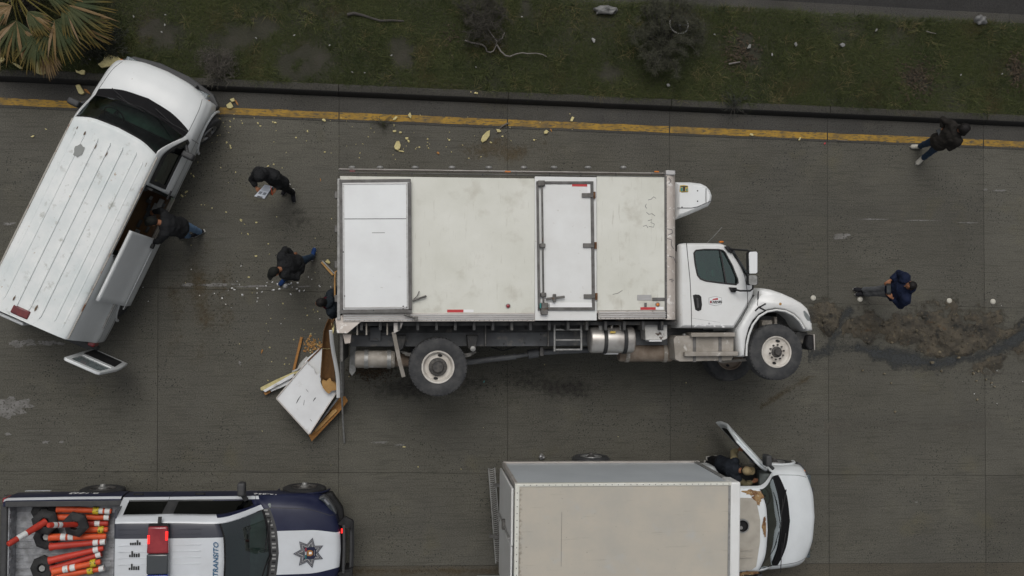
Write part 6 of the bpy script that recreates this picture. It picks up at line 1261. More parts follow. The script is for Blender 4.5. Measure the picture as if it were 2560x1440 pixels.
for (l, p, q, bands, kw) in [
    ('against the bed side with two white bands', (143,1272,.98), (279,1278,1.0), (.80,.93), dict(tape=.72)),
    ('half hidden under the six-sided rubber base', (137,1293,.90), (274,1293,.92), (.95,), {}),
    ('dull red, beside the six-sided base', (200,1309,.86), (271,1308,.86), (.62,), dict(mat='red_orange')),
    ('wrapped in yellow tape at its end', (205,1325,.88), (270,1324,.88), (), dict(tape=.75)),
    ('white bands at its wide end', (123,1343,.98), (266,1341,.96), (.25,.38), {}),
    ('bright red with white scrawl marks', (125,1367,.98), (263,1354,.96), (.83,.96), dict(mat='red_orange')),
    ('dull red with a band near the cab', (122,1402,.98), (259,1370,.92), (.86,), dict(mat='red_orange')),
    ('dull red, banded at its tip', (128,1423,.92), (254,1385,.90), (.94,), dict(mat='red_orange')),
    ('with two bands near its middle', (132,1430,1.0), (252,1404,.98), (.27,.42), dict(tape=.85)),
    ('bare tube with yellow tape', (132,1442,.95), (258,1421,.93), (.97,), dict(tape=.75))]:
    delineator(LB+l, P(*p), P(*q), bands, **kw)
c = P(190,1311,1.12); t = P(121,1313,1.70); delineator('orange delineator post standing tilted on its six-sided rubber base in the bed', c, t, (.62,.80), base=(-.12,-.12,1), mat='red_orange', r=(.055,.048))
c = P(113,1305,1.05); t = P(20,1361,1.62); delineator('bent orange delineator post leaning out over the tailgate', c, t, (.58,.70), mat='red_orange', base=(.1,.1,1))
for (x, y, z, tilt, l) in ((117,1342,.86,(.1,.2,1),'dark six-sided rubber post base with a grey core in the pickup bed'), (108,1420,.88,(-.1,.1,1),'black six-sided rubber post base close to the tailgate corner'), (112,1277,.90,(.3,-.2,1),'black spoked rubber post base against the bed side')):
    c = P(x, y, z); o = thing('post_base', l, 'rubber base', c, 0, 'delineator posts loaded in the pickup bed'); m = MB(); m.lathe([(.23,-.03),(.23,.02),(.19,.05),(.10,.07),(.085,.06),(.08,-.03)], (0,0,0), tilt, 8); m.build('rubber_ring', 'tyre_dark', o); m = MB(); m.lathe([(.06,-.02),(.055,.05),(.001,.05)], (0,0,0), tilt, 16); m.build('core', 'galv', o, smooth=50)
# ------------------------------------------------------------------ wreckage behind the truck
def zp(x, y): return (620+x/4.236, 780+y/4.236)
def plate(name, mat, poly, z, th, root, tilt=(0,0), c0=None, bevel=.004, jag=0):
    """flat piece from photo outline at height z, tilted by tilt (dz per metre in x,y)"""
    w = [P(x, y, z) for x, y in poly]; c = c0 or sum(w, Vector())/len(w); m = MB()
    m.prism([(p.x, p.y) for p in w], lambda a, b, h: (a, b, h+(a-c.x)*tilt[0]+(b-c.y)*tilt[1]), z-th, z); return m.build(name, mat, root, world=True, bevel=bevel)
def wthing(name, label, cat, px, py, group=None): c = P(px, py, 0); return thing(name, label, cat, (c.x, c.y, 0), 0, group)
tn = wthing('torn_panel', 'torn white insulated wall panel with a jagged edge lying behind the truck', 'panel', 770, 990)
jag = [zp(*p) for p in [(305,910),(650,1290),(945,840),(925,820),(885,825),(865,850),(850,865),(835,850),(815,820),(790,800),(775,770),(765,740),(770,710),(760,690),(765,650),(742,660),(720,665),(705,640),(698,612),(690,600),(670,590),(655,560),(640,570),(632,548),(620,530)]]
c0 = P(770,990,.5); plate('skin', 'torn_white', jag, .50, .008, tn, (-.12,-.10), c0, bevel=.002)
plate('foam_core', 'foam', [(770+(x-770)*.985, 990+(y-990)*.985) for x, y in jag], .49, .05, tn, (-.12,-.10), c0); plate('backing', 'fibre', jag, .44, .012, tn, (-.12,-.10), c0)
for a, b in ((jag[0], jag[1]), (jag[1], jag[2]), (jag[0], jag[-1])):
    m = MB(); pa, pb = P(*a, .5), P(*b, .5)
    for p in (pa, pb): p.z = .485+(p.x-c0.x)*-.12+(p.y-c0.y)*-.10
    m.bar(pa, pb, .022, .07); m.build('edge_trim', 'alu_dirty', tn, world=True, bevel=.004)
for pts in ([(515,965),(530,930),(560,885)], [(590,985),(598,930)], [(690,945),(705,920),(720,905)], [(660,1135),(680,1155)], [(615,820),(640,850)]):
    m = MB(); w = [P(*zp(*p), .502) for p in pts]
    for p in w: p.z = .503+(p.x-c0.x)*-.12+(p.y-c0.y)*-.10
    m.tube(w, [.004]+[.010]*(len(w)-2)+[.003], 5); m.build('gash', 'chassis_grey', tn, world=True)
lw = wthing('panel_section', 'pale smooth panel section lying under the torn white panel', 'panel', 770, 930)
pl_ = [zp(*p) for p in [(600,530),(640,480),(785,362),(800,380),(800,640),(760,760),(640,700)]]; plate('skin', 'torn_white', pl_, .34, .01, lw); plate('foam_core', 'foam', pl_, .33, .05, lw); plate('edge_trim', 'rust', [zp(*p) for p in [(622,520),(640,525),(790,375),(782,362)]], .36, .03, lw)
wf = wthing('broken_board', 'splintered brown wooden panel frame sticking out under the torn panel', 'wood', 820, 1045)
plate('board', 'wood', [zp(*p) for p in [(640,1300),(675,1372),(990,1035),(1058,940),(1025,893),(960,905),(880,1000)]], .22, .05, wf); plate('board', 'wood_pale', [zp(*p) for p in [(700,1255),(720,1280),(945,1050),(935,1020),(880,1050)]], .27, .04, wf, bevel=.01); plate('rail', 'chassis_grey', [zp(*p) for p in [(655,1290),(668,1298),(965,915),(955,890)]], .40, .03, wf)
# curled fibre sheet
fs_ = wthing('curled_sheet', 'brown curled fibreboard sheet hanging from the rear of the truck', 'board', 822, 900); m = MB(); rows = [(70,850,925,1.55), (110,830,905,1.5), (200,800,890,1.35), (300,788,892,1.2), (400,784,895,1.05), (500,778,905,.9), (600,770,918,.78), (680,768,925,.70), (725,775,930,.66)]; nr = 14
vs = []
for (y, xl, xr, z) in rows:
    for k in range(nr+1):
        t = k/nr; p = P(*zp(xl+(xr-xl)*t, y+10*math.sin(t*3.1)), z); p.z += -.16*math.sin(math.pi*t)**.7+.10*t; vs.append(p)
m.add(vs, [(r*(nr+1)+k, r*(nr+1)+k+1, (r+1)*(nr+1)+k+1, (r+1)*(nr+1)+k) for r in range(len(rows)-1) for k in range(nr)]); o = m.build('sheet', 'fibre', fs_, smooth=180, world=True); sm = o.modifiers.new('s', 'SOLIDIFY'); sm.thickness = .012
plate('torn_end', 'wood_pale', [zp(*p) for p in [(775,700),(800,715),(830,730),(860,700),(900,690),(915,720),(940,770),(942,830),(890,835),(855,870),(830,850),(790,800)]], .60, .03, fs_, (-.1,.2))
m = MB(); m.tube([P(*zp(790,385), 1.1), P(*zp(840,392), 1.0), P(*zp(885,382), 1.1)], .004, 4); m.build('string', 'foam', fs_, world=True)
ws_ = wthing('white_strip', 'long bent white panel strip dangling beside the curled brown sheet', 'strip', 843, 900); m = MB(); w = [P(*zp(x, y), z) for x, y, z in ((878,195,1.5),(890,330,1.3),(905,430,1.12),(930,560,.95),(945,640,.85),(955,740,.72),(957,905,.56))]; m.tube(w, [(.014,.036)]*7, 8, up=(0,0,1)); m.build('strip', 'white', ws_, world=True, smooth=40)
plate('foam_edge', 'foam', [zp(*p) for p in [(882,120),(905,110),(915,150),(912,190),(900,235),(890,190)]], 1.5, .08, ws_)
rd_ = wthing('metal_rod', 'long thin grey metal rod hanging down to the road at the truck rear', 'rod', 860, 1000); m = MB(); m.tube([P(*zp(985,330), 1.7), P(*zp(988,620), 1.0), P(*zp(995,900), .5), P(*zp(1005,1150), .25), P(*zp(1020,1385), .03)], .018, 8); m.build('rod', 'galv', rd_, smooth=60, world=True)
m = MB(); m.tube([P(*zp(1012,400), 1.6), P(*zp(1010,640), 1.2), P(*zp(1014,885), .8)], .02, 8); m.build('conduit', 'steel', rd_, smooth=60, world=True)
sp_ = wthing('panel_strip', 'broken white panel strip with a yellow foam edge poking out under the panel', 'strip', 690, 965); plate('white_face', 'torn_white', [zp(*p) for p in [(160,830),(180,850),(480,690),(490,650),(460,660)]], .20, .03, sp_); plate('foam_edge', 'foam', [zp(*p) for p in [(130,800),(135,830),(165,832),(510,655),(540,620),(470,640),(300,715)]], .17, .06, sp_); plate('white_face', 'torn_white', [zp(*p) for p in [(235,825),(245,845),(420,770),(460,700)]], .14, .03, sp_); plate('torn_end', 'wood', [zp(*p) for p in [(165,855),(185,882),(240,850),(235,830)]], .12, .04, sp_)
gs_ = wthing('bent_sheet', 'crumpled grey sheet metal scrap between the plank and the torn panel', 'metal scrap', 752, 908); plate('sheet', 'galv', [zp(*p) for p in [(460,625),(520,600),(545,545),(615,470),(650,490),(590,570),(520,620),(470,640)]], .16, .02, gs_, (.2,-.3))
def plank(label, a, b, w, z, mat='wood_pale'):
    p, q = P(*a, z), P(*b, z); o = thing('wooden_plank', label, 'plank', ((p.x+q.x)/2, (p.y+q.y)/2, 0)); m = MB(); m.bar(p, q, w, .04); m.build('plank', mat, o, world=True, bevel=.006); return o
plank('weathered wooden plank leaning against the torn panel strip', zp(485,615), zp(568,265), .05, .05, 'wood'); o = plank('short wooden plank lying beside the truck rear next to a foam block', (804,655), (833,688), .045, .03)
m = MB(); m.bar(P(806,652,.05), P(836,684,.05), .02, .05); m.build('grey_edge', 'galv', o, world=True)
def chip_mesh(name, mat, seed, flat=.4, n=9):
    rs = random.Random(seed); bm = bmesh.new()
    for k in range(n):
        a = 6.283*k/n+rs.uniform(-.25,.25); r = rs.uniform(.55, 1.0); z = rs.uniform(.1,.3)
        for h in (0, flat*rs.uniform(.75,1)): bm.verts.new((r*math.cos(a)*.5, r*math.sin(a)*.5*rs.uniform(.75,1), h))
    bm.verts.new((rs.uniform(-.15,.15), rs.uniform(-.15,.15), flat*1.05)); bmesh.ops.convex_hull(bm, input=bm.verts); loose = [v for v in bm.verts if not v.link_faces]; bmesh.ops.delete(bm, geom=loose, context='VERTS')
    me = bpy.data.meshes.new(name); bm.to_mesh(me); bm.free(); me.materials.append(M_(mat)); return me
def put(name, me, px, py, z, size, asp, ang, label, cat, group):
    p = P(px, py, z); o = bpy.data.objects.new(name, me); COL.objects.link(o); o.location = p; s = size/125; o.scale = (s, s*asp, s*min(1, asp+.25)); o.rotation_euler = (0,0,R(ang)); return tag(o, label, cat, group)
FM = [chip_mesh('foam_chip', 'foam', k) for k in range(7)]; OM = [chip_mesh('wood_splinter', 'wood', 40+k, .25, 6) for k in range(3)]; SM = [chip_mesh('stone', 'stone', 60+k, .6, 8) for k in range(3)]; LM = [chip_mesh('litter', 'litter', 80+k, .2, 7) for k in range(3)]
GR = 'foam chips scattered over the road'; rs = random.Random(3)
FC = [(810,301,11,.8,20),(987,297,17,.55,-40),(1025,289,17,.6,80),(985,313,7,.5,85),(986,328,15,.5,0),(1001,331,9,.8,0),(1017,346,10,.8,0),(1021,353,9,.7,50),(1002,378,19,.25,8),(1246,327,15,.7,20),(1256,341,6,.8,0),(1335,350,9,.7,30),(1366,329,11,.8,0),(1227,356,8,.6,30),(1878,337,12,.6,15),(1998,348,13,.5,-60),(82,341,10,.5,-25),(115,323,6,.5,20),(577,370,7,.8,0),(603,549,9,.4,25),(641,556,7,.7,0),(466,480,10,.6,-40),(455,489,10,.7,50),(492,357,7,.5,60),(484,440,8,.5,60),(552,419,6,.5,60),(576,365,9,.5,80),(547,297,9,.6,0),(542,318,7,.6,0),(1048,368,6,.8,0),(1123,350,6,.8,0),(1190,233,12,.5,5),(1177,230,6,.5,20),(620,585,8,.45,60),(640,640,8,.7,0),(622,693,6,.7,0),(602,552,7,.5,30),(769,328,7,.6,80),(688,307,8,.7,0),(682,305,6,.7,0),(645,308,7,.7,60),(651,315,6,.7,0),(820,655,14,.7,20),(565,530,6,.6,10),(670,415,8,.4,-30),(1010,1117,9,.5,0),(900,690,6,.7,0),(530,520,6,.6,0),(812,380,6,.8,0),(740,344,6,.8,0)]
FC = [f for f in FC if not (845 < f[0] < 1690 and 420 < f[1] < 800)]
for k, (x, y, s, a, r) in enumerate(FC): put('foam_chip', FM[k % 7], x, y, 0 if y > 240 else .16, s, a, -r, ('thin pale yellow sliver of foam on the road' if a < .5 else 'stubby pale yellow foam lump on the road' if s >= 11 else 'small pale yellow foam chip on the road') if y > 240 else 'pale yellow chip of foam lying on the kerb', 'foam', GR if y > 240 else 'foam chips on the kerb')
def slabthing(label, poly, z, th=.05, mat='foam'):
    c = sum((P(x, y, z) for x, y in poly), Vector())/len(poly); o = thing('foam_slab', label, 'foam', (c.x, c.y, z-th)); m = MB(); m.prism([(P(x, y, z).x-c.x, P(x, y, z).y-c.y) for x, y in poly], XYZ, 0, th); m.build('slab', mat, o, bevel=.008); return o
slabthing('large torn triangular slab of yellow foam on the grass behind the van nose', [(267,120),(285,133),(314,158),(292,158),(272,166),(253,169),(244,160),(252,155),(259,147),(262,133)], .30, .06)
slabthing('rounded slab of yellow foam lying under the palm leaves', [(98,140),(106,143),(113,155),(111,168),(113,182),(104,186),(91,183),(89,178),(92,150)], .26, .06)
slabthing('short foam strip lying on the rounded foam slab', [(103,166),(120,165),(121,174),(105,175)], .31, .04); slabthing('blocky foam piece beside the palm at the picture border', [(-4,143),(8,142),(12,148),(8,152),(-2,158)], .24, .05)
slabthing('narrow foam sliver on the kerb below the palm', [(28,155),(44,160),(57,170),(50,172),(38,164)], .22, .04); slabthing('bow-shaped scrap of foam on the grass edge by the van', [(188,174),(196,178),(206,174),(212,176),(211,186),(202,186),(195,182),(190,181)], .22, .05)
slabthing('thick foam block on the gutter beside the van windscreen', [(188,213),(198,210),(211,232),(204,236),(196,233)], .07, .07); slabthing('foam block with cut corners on the yellow line in front of the van', [(565,262),(576,254),(583,266),(578,271),(568,270)], .05, .05); slabthing('small square foam lump on the yellow line in front of the van', [(574,248),(584,244),(587,252),(579,255)], .05, .05)
slabthing('large angular foam lump on the road above the truck roof', [(985,366),(991,353),(998,352),(1002,363),(1000,371),(994,376),(987,372)], .05, .05); slabthing('long tapering foam shard beside a dark stick on the road', [(1202,351),(1206,340),(1216,329),(1225,325),(1224,339),(1216,351),(1206,356)], .05, .05)
slabthing('small foam oblong standing on the gutter near the yellow line', [(1425,302),(1430,291),(1436,293),(1431,304)], .04, .04); slabthing('foam wedge leaning on a splinter at the yellow line', [(1360,329),(1366,324),(1372,328),(1368,334),(1361,334)], .05, .05)
for k, (x, y, s, a, r, l) in enumerate([(217,228,26,.35,40,'orange splinter beside the thick foam block'), (592,257,24,.25,60,'orange stick near the foam blocks on the yellow line'), (1095,382,14,.6,30,'orange wood chip on the road above the truck'), (1377,325,13,.4,60,'thin splinter beside the foam wedge'), (655,878,15,.35,-75,'orange splinter on the road by the wreckage'), (761,877,13,.6,10,'wood chip beside the pile of splinters'), (801,449,12,.25,80,'small upright orange splinter by the truck corner')]): put('wood_splinter', OM[k % 3], x, y, .005, s, a, -r, l, 'wood chip', None)
# uncountable crumbs
def crumbs(name, mat, spots, label, cat):
    m = MB()
    for (x, y, z, s) in spots:
        p = P(x, y, z); a = rs.uniform(0, 6.28); k = s/125; M = Matrix.Translation(p) @ Matrix.Rotation(a, 4, 'Z'); w = k*rs.uniform(.4,1); m.add([M @ Vector(q) for q in ((-k/2,-w/2,0),(k/2,-w*.3,0),(k*.3,w/2,0),(-k*.4,w*.4,0),(rs.uniform(-.1,.1)*k,0,k*.45))], [(0,1,4),(1,2,4),(2,3,4),(3,0,4),(0,3,2,1)])
    return tag(m.build(name, mat, fix=False), label, cat, kind='stuff')
def cloud(n, cx, cy, sx, sy, s=(2,4.5), z=.002, ok=None):
    out = []
    while len(out) < n:
        x, y = rs.gauss(cx, sx), rs.gauss(cy, sy)
        if ok is None or ok(x, y): out.append((x, y, z, rs.uniform(*s)))
    return out
clear = lambda x, y: not (845 < x < 1690 and y > 415) and y > 265 and x > 430
crumbs('foam_crumbs', 'foam', cloud(32,620,520,110,170,ok=clear)+cloud(45,1060,345,170,30,ok=clear)+cloud(40,760,860,60,60,ok=clear)+cloud(25,560,310,40,30,ok=clear)+cloud(14,1280,1000,300,120), 'tiny pale foam crumbs scattered over the road', 'foam')
crumbs('white_fragments', 'white_tape', cloud(34,690,718,90,14,(2.5,6))+cloud(16,620,740,120,40,(2,4))+cloud(6,2500,950,50,60,(2,3)), 'small white plastic fragments along the lane joint', 'plastic')
crumbs('wood_splinters', 'wood_pale', cloud(70,783,862,14,11,(3,8)), 'pile of small pale wood splinters beside the torn panel', 'wood')
m = MB()
for k in range(420):
    x, y = rs.gauss(928,26), rs.gauss(927,11); p = P(x, y, .01+.04*rs.random()); m.ell(p, (.022*rs.uniform(.5,1),.018*rs.uniform(.5,1),.015), n=5, m=3)
tag(m.build('gravel_heap', 'gravel'), 'dark brown gravel heap under the rear air tank', 'gravel', kind='stuff')
# ------------------------------------------------------------------ spilled soil, wet streak, stones
def spill_h(px, py):
    cy = 800+ (px-2030)*.09; half = 62+18*math.sin(px*.011) + (20 if px > 2300 else 0); t = 1-abs(py-cy)/half; e = min(1, (px-2022)/30)
    n = noise.noise((px*.012, py*.014, 1))*.9+noise.noise((px*.035, py*.04, 5))*.6+noise.noise((px*.1, py*.1, 7))*.35
    h = min(t, .7)*.9+n*.8-.50
    d = 1e9
    for i in range(len(WET)-1):
        a, b = WET[i], WET[i+1]; ab = (b[0]-a[0], b[1]-a[1]); u = max(0, min(1, ((px-a[0])*ab[0]+(py-a[1])*ab[1])/(ab[0]**2+ab[1]**2))); d = min(d, math.hypot(px-a[0]-ab[0]*u, py-a[1]-ab[1]*u))
    if d < 18: h -= (18-d)*.06
    for i in range(len(WET2)-1):
        a, b = WET2[i], WET2[i+1]; ab = (b[0]-a[0], b[1]-a[1]); u = max(0, min(1, ((px-a[0])*ab[0]+(py-a[1])*ab[1])/(ab[0]**2+ab[1]**2))); q = math.hypot(px-a[0]-ab[0]*u, py-a[1]-ab[1]*u)
        if q < 13: h -= (13-q)*.07
    for (bx, by, br, bh) in ((2075,765,45,.5),(2085,820,45,.45),(2178,795,26,.8),(2170,850,22,.7),(2228,848,16,.6),(2300,870,40,.4),(2430,845,50,.4),(2490,905,28,.6),(2360,825,40,.2)):
        q = math.hypot(px-bx, py-by)/br
        if q < 1: h += bh*(1-q*q)
    return h*e
WET = [(2036,885),(2085,868),(2150,868),(2200,888),(2270,900),(2340,908),(2420,900),(2480,880),(2540,850),(2580,820)]; WET2 = [(2125,775),(2105,800),(2095,830),(2070,862),(2060,880)]
gx_, gy_ = 190, 64; vs = []; hh = []
for i in range(gx_+1):
    for j in range(gy_+1):
        px, py = 2022+ (2600-2022)*i/gx_, 738+(935-738)*j/gy_; h = spill_h(px, py); p = P(px, py, 0); hh.append(h); vs.append((p.x, p.y, max(-.004, min(.16, h*.11))+ (.006*noise.noise((px*.2, py*.2, 3)) if h > .05 else 0)))
m = MB(); m.add(vs, [(i*(gy_+1)+j, (i+1)*(gy_+1)+j, (i+1)*(gy_+1)+j+1, i*(gy_+1)+j+1) for i in range(gx_) for j in range(gy_) if max(hh[i*(gy_+1)+j], hh[(i+1)*(gy_+1)+j+1], hh[(i+1)*(gy_+1)+j], hh[i*(gy_+1)+j+1]) > 0])
tag(m.build('spilled_soil', 'spill', smooth=180), 'clumpy brown soil spilled along the lane in front of the overturned truck', 'soil', kind='stuff')
m = MB()
for k in range(330):
    px, py = rs.uniform(2030, 2590), rs.gauss(830, 45); h = spill_h(px, py)
    if h > -.15: s = rs.uniform(.008,.030)*(1 if rs.random() > .12 else 1.7); p = P(px, py, 0); m.ell((p.x, p.y, max(0, min(.16, h*.11))+s*.3), (s, s*rs.uniform(.6,1), s*.6), n=6, m=4)
tag(m.build('soil_clods', 'spill', smooth=60), 'crumbly clods of soil scattered over the spilled soil', 'soil', kind='stuff')
def ribbon(name, mat, line, w, z, wob=6, kind='structure', parent=None):
    pts = []
    for i in range(len(line)-1):
        for t in range(14): u = t/14; pts.append((line[i][0]+(line[i+1][0]-line[i][0])*u, line[i][1]+(line[i+1][1]-line[i][1])*u))
    pts.append(line[-1]); m = MB(); vs = []
    for i, (x, y) in enumerate(pts):
        a = pts[min(i+1, len(pts)-1)]; b = pts[max(i-1, 0)]; dx, dy = a[0]-b[0], a[1]-b[1]; L = math.hypot(dx, dy) or 1; nx_, ny_ = -dy/L, dx/L; ww = w(i/len(pts)) if callable(w) else w
        for k in range(5): s = (k/4-.5)*2; q = ww*s+(wob*noise.noise((x*.03+k*3, y*.03, 2))+wob*.6*noise.noise((x*.11+k*5, y*.11, 4)))*abs(s); p = P(x+nx_*q, y+ny_*q, 0); vs.append((p.x, p.y, z-(.0 if 0 < k < 4 else .0)))
    m.add(vs, [(i*5+k, (i+1)*5+k, (i+1)*5+k+1, i*5+k+1) for i in range(len(pts)-1) for k in range(4)]); o = m.build(name, mat, parent); tag(o, kind=None if parent else kind); return o
def dist(line, px, py):
    d = 1e9
    for i in range(len(line)-1):
        a, b = line[i], line[i+1]; ab = (b[0]-a[0], b[1]-a[1]); u = max(0, min(1, ((px-a[0])*ab[0]+(py-a[1])*ab[1])/(ab[0]**2+ab[1]**2))); d = min(d, math.hypot(px-a[0]-ab[0]*u, py-a[1]-ab[1]*u))
    return d
def wet_fade(px, py):
    n = 9*noise.noise((px*.03, py*.03, 2))+5*noise.noise((px*.1, py*.1, 4)); return max(min(.8, (26+8*math.sin(px*.02)+n*1.5-dist(WET, px, py))/34+.25*noise.noise((px*.015, py*.03, 9))), min(.7, (14+n*.9-dist(WET2, px, py))/22), .0)
tag(film('mud_film', 'mud_film', 2010, 725, 2620, 975, .0035, lambda x, y: (spill_h(x, y)+.42)*.85*min(1, max(0, (x-2014)/40))*min(1, max(0, (970-y)/40)), 120, 52), 'thin brown film of mud smeared around the spilled soil', 'mud', kind='stuff')
tag(film('wet_streak', 'wet_film', 2020, 740, 2620, 960, .0065, wet_fade, 170, 66), 'dark wet streak of liquid running along the spilled soil', 'liquid', kind='stuff')
# films on the slabs: painted shade below the truck, dark patch, ochre dust
for k, (x0, y0, x1, y1, mt, fn) in enumerate([
    (850, 880, 1560, 1060, 'dark_film', lambda x, y: .40-abs(y-965)/110+.3*noise.noise((x*.01, y*.02, 3))-max(0, abs(x-1200)-250)/160),  # soft shade of the overturned truck, painted as a darker band
    (420, 560, 640, 960, 'ochre_film', lambda x, y: .42-math.hypot((x-500)/110, (y-760)/200)*.55+.35*noise.noise((x*.02, y*.015, 8))),
    (1900, 940, 2080, 1060, 'ochre_film', lambda x, y: .5-abs((y-950)+(x-2010)*.62)/26+.2*noise.noise((x*.03, y*.03, 2))),
    (1120, 330, 1500, 420, 'ochre_film', lambda x, y: .40-math.hypot((x-1250)/200, (y-375)/50)*.5+.3*noise.noise((x*.02, y*.03, 6))),
    (2060, 1030, 2480, 1110, 'dust_film', lambda x, y: .34-abs(y-1062)/60+.3*noise.noise((x*.008, y*.03, 9))),
    (880, 1400, 1260, 1440, 'ochre_film', lambda x, y: .45-abs(y-1428)/24+.2*noise.noise((x*.02, y*.03, 4))),
    (2030, 905, 2560, 940, 'dust_film', lambda x, y: .36-abs(y-918-(x-2030)*.03)/26+.3*noise.noise((x*.012, y*.03, 12))),
    (2170, 735, 2560, 775, 'dust_film', lambda x, y: .40-abs(y-757)/22+.25*noise.noise((x*.012, y*.03, 14))),
    (700, 495, 860, 620, 'dark_film', lambda x, y: .32-math.hypot((x-760)/90, (y-550)/60)*.5+.2*noise.noise((x*.02, y*.02, 16)))]):  # darker patch on the slab near the man with the clipboard
    film('slab_film', mt, x0, y0, x1, y1, .0022+.00012*k, fn, int((x1-x0)/8), int((y1-y0)/6), road)
for k, (x, y, s) in enumerate([(2328,906,13),(2395,894,11),(2346,880,12),(2393,876,11),(2228,856,10),(2232,846,8),(2156,926,8),(2210,934,8),(2432,934,10),(2445,928,7),(2440,952,7),(2464,949,7),(2478,957,8),(2485,966,7),(2227,958,7),(2237,1029,8),(2442,999,8),(2352,928,9)]): put('stone', SM[k % 3], x, y, .004, s, .8, rs.uniform(0,180), 'small ochre stone lying at the edge of the spilled soil', 'stone', 'stones around the spilled soil')
mm = MB(); mm.lathe([(.058,0),(.056,.012),(.044,.022),(.022,.027),(.001,.028)], (0,0,0), (0,0,1), 20); base_mk = mm.build('lane_marker', 'marker_white', smooth=60)
for k, (x, y, l) in enumerate([(2033,745,'round white lane stud closest to the overturned truck nose'), (2150,748,'round white lane stud beside the shoes of the man in navy'), (2373,752,'chipped round white lane stud beyond the man in navy'), (2482,754,'clean round white lane stud farthest from the truck'), (713,714,'grey scuffed lane stud near the foot of the striding man'), (573,713,'worn grey lane stud flush with the joint near the van')]):
    o = base_mk if k == 0 else base_mk.copy()
    if k: COL.objects.link(o)
    if k >= 4: o.data = base_mk.data.copy(); o.data.materials[0] = M_('galv' if k == 4 else 'concrete'); o.scale = (1,1,.5) if k == 5 else (1.05,1.05,1)
    o.location = P(x, y, 0); o.rotation_euler = (0,0,k); tag(o, l, 'lane stud', 'round studs along the lane joint')
for k, (x, y, a) in enumerate(((2150,751,200), (2376,750,-30))):
    pass
# worn lane paint and stains on the slabs
def blotch(px, py, rx, ry, n=30, seed=0, z=.004, mat='worn_paint'):
    m = MB(); vs = []
    for i in range(n):
        a = 6.283*i/n; k = .66+.5*noise.noise((math.cos(a)*1.8+seed, math.sin(a)*1.8, seed))+.3*noise.noise((math.cos(a)*6+seed, math.sin(a)*6, seed)); k = max(.22, k); p = P(px+rx*k*math.cos(a), py+ry*k*math.sin(a), 0); vs.append((p.x, p.y, z))
    p = P(px, py, 0); vs.append((p.x, p.y, z)); m.add(vs, [(i, (i+1) % n, n) for i in range(n)]); m.build('worn_paint_mark', mat, road)
for k, a in enumerate([(45,860,32,12),(75,857,34,9),(120,856,42,8),(150,858,20,6),(30,1015,75,30),(10,1030,40,22),(20,1085,12,5),(115,1105,12,6),(155,1105,10,4),(22,559,22,5),(470,712,24,6),(640,716,60,4),(760,716,30,3),(2105,590,26,8),(2095,596,18,4),(2465,474,10,4),(2500,476,22,3),(2300,551,60,2),(2180,548,50,2),(2420,557,40,2),(540,712,60,6),(2290,1255,5,2),(600,907,4,8),(1000,1112,20,3),(950,1106,30,3)]): blotch(*a, seed=k*3.7, z=.003+.0003*k)
# ------------------------------------------------------------------ litter on the median and gutter
def litter(px, py, s, a, label, me=None, z=.2, cat='litter', group=None): return put('litter', me or LM[int(px) % 3], px, py, z, s, a, rs.uniform(0,180), label, cat, group)
litter(2105,113,20,.7,'pale paper scrap on the grass near the far kerb'); litter(1483,100,15,.8,'white paper scrap left of the feathery shrub'); litter(1989,112,16,.8,'dull grey cup lid half hidden in the grass'); litter(2190,76,13,.6,'pale scrap at the upper edge of the grass'); litter(1930,136,9,.7,'tiny foam bit in the grass beside the brown leaf heap'); litter(1873,116,16,.7,'grey scrap on top of the brown leaf heap'); litter(1670,213,13,.8,'white scrap at the foot of the feathery shrub')
for k, (x, y) in enumerate([(414,37),(404,80),(412,62),(640,95),(824,113),(880,180),(912,182),(979,138),(522,137),(1305,42),(334,41),(225,149),(1786,86),(1190,168),(736,88),(2505,185),(2402,187)]): litter(x, y, 7, .7, 'tiny pale scrap of litter in the median grass', group='tiny scraps in the median grass')
def bag(label, px, py, rx, ry, seed, mat='plastic_bag'):
    c = P(px, py, .2); o = thing('plastic_bag', label, 'bag', (c.x, c.y, .15)); m = MB(); m.ell((0,0,.05), (rx/125, ry/125, .07), n=22, m=12)
    m.v = [tuple(Vector(v)*(1+.45*noise.noise(Vector(v)*14+Vector((seed,0,0))))) for v in m.v]; m.build('film', mat, o, smooth=50); return o
bag('crumpled grey plastic bag at the top of the median near the shrub', 1515, 26, 30, 11, 1); bag('crumpled grey bag lying on the far kerb', 2452, 50, 17, 13, 5); m = bag('flattened crushed metal can beside the rear wheel of the box truck', 1357, 1145, 8, 7, 9, 'alu'); m.location.z = 0; m.name = 'crushed_can'; m['category'] = 'can'
c = P(1697,62,.6); o = thing('hubcap', 'silver hubcap ring caught in the feathery shrub', 'hubcap', (c.x, c.y, .6)); m = MB(); m.lathe([(.19,0),(.205,.012),(.19,.02),(.175,.01)], (0,0,0), (.1,.2,1), 32); m.build('ring', 'galv', o, smooth=60); m = MB(); m.lathe([(.06,.0),(.05,.02),(.001,.026)], (0,.02,0), (.1,.2,1), 12); m.build('centre_cap', 'galv', o, smooth=50)
for k in range(5): m = MB(); a = k*1.257; m.bar((.05*math.cos(a), .05*math.sin(a), .0), (.185*math.cos(a), .185*math.sin(a), .0), .03, .01); m.build('spoke', 'chassis', o)
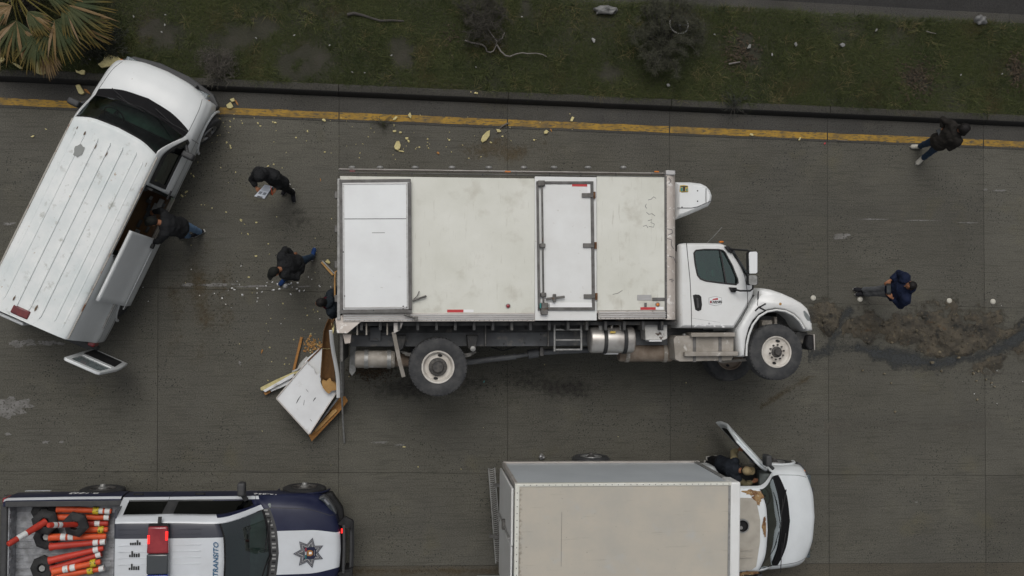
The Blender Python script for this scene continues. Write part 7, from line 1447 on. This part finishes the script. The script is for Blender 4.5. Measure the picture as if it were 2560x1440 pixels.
def stick(label, pts, r, z, mat='bark', cat='branch'):
    w = [P(x, y, z+.01*math.sin(i*2)) for i, (x, y) in enumerate(pts)]; o = thing('branch', label, cat, (w[0].x, w[0].y, z)); m = MB(); m.tube(w, [r*(1-.5*i/len(w)) for i in range(len(w))], 7); m.build('wood', mat, o, smooth=60, world=True)
stick('dark twig on the road beside the foam shard', [(1270,308),(1258,314),(1248,322),(1240,334)], .018, .02); stick('dull fallen branch lying in the median grass', [(868,37),(885,33),(905,38),(930,46),(950,52),(980,51),(1010,53)], .035, .19, 'twig'); stick('pale stick on the brown leaf heap', [(1822,160),(1838,157),(1850,155)], .02, .22, 'pale_branch'); stick('pale fallen stick near the far kerb', [(2316,78),(2328,82),(2340,84)], .012, .2, 'pale_branch'); stick('thin dry stem on the road by the yellow line', [(2090,350),(2103,352),(2118,351)], .008, .01, 'pale_branch')
def heap(label, px, py, rx, ry, n=260):
    c = P(px, py, .16); o = thing('leaf_heap', label, 'dead leaves', (c.x, c.y, .14)); B = np.stack([NP.normal(0, rx/250, n), NP.normal(0, ry/250, n), NP.uniform(0,.06,n)], 1).astype(np.float32); T = np.array([Vector((.025,.019,.012)).lerp(Vector((.07,.052,.033)), random.random()) for _ in range(n)], np.float32)
    b = blade_mesh('dead_leaves', B, NP.uniform(0,6.28,n), NP.uniform(.03,.10,n), NP.uniform(.015,.045,n), NP.uniform(.9,1.5,n), T, parent=o, segs=2); b['kind'] = 'stuff'
heap('brown heap of dead leaves with a pale stick on the median', 1848, 140, 45, 55); heap('brown heap of dead leaves on the median near the man in brown', 2288, 195, 60, 55, 420); heap('brown dead leaves at the far end of the median', 2538, 178, 25, 55, 260); heap('small brown patch of dead leaves below the pale trailing stem', 1130, 90, 30, 30, 90)
put('plastic_scrap', chip_mesh('plastic_scrap', 'teal', 99, .3, 6), 1210, 954, .003, 9, .5, 60, 'small blue plastic scrap on the road below the truck', 'litter', None); put('plastic_scrap', chip_mesh('plastic_scrap', 'logo_red', 98, .3, 6), 2061, 359, .003, 9, .7, 60, 'small pink plastic scrap by the yellow line', 'litter', None)
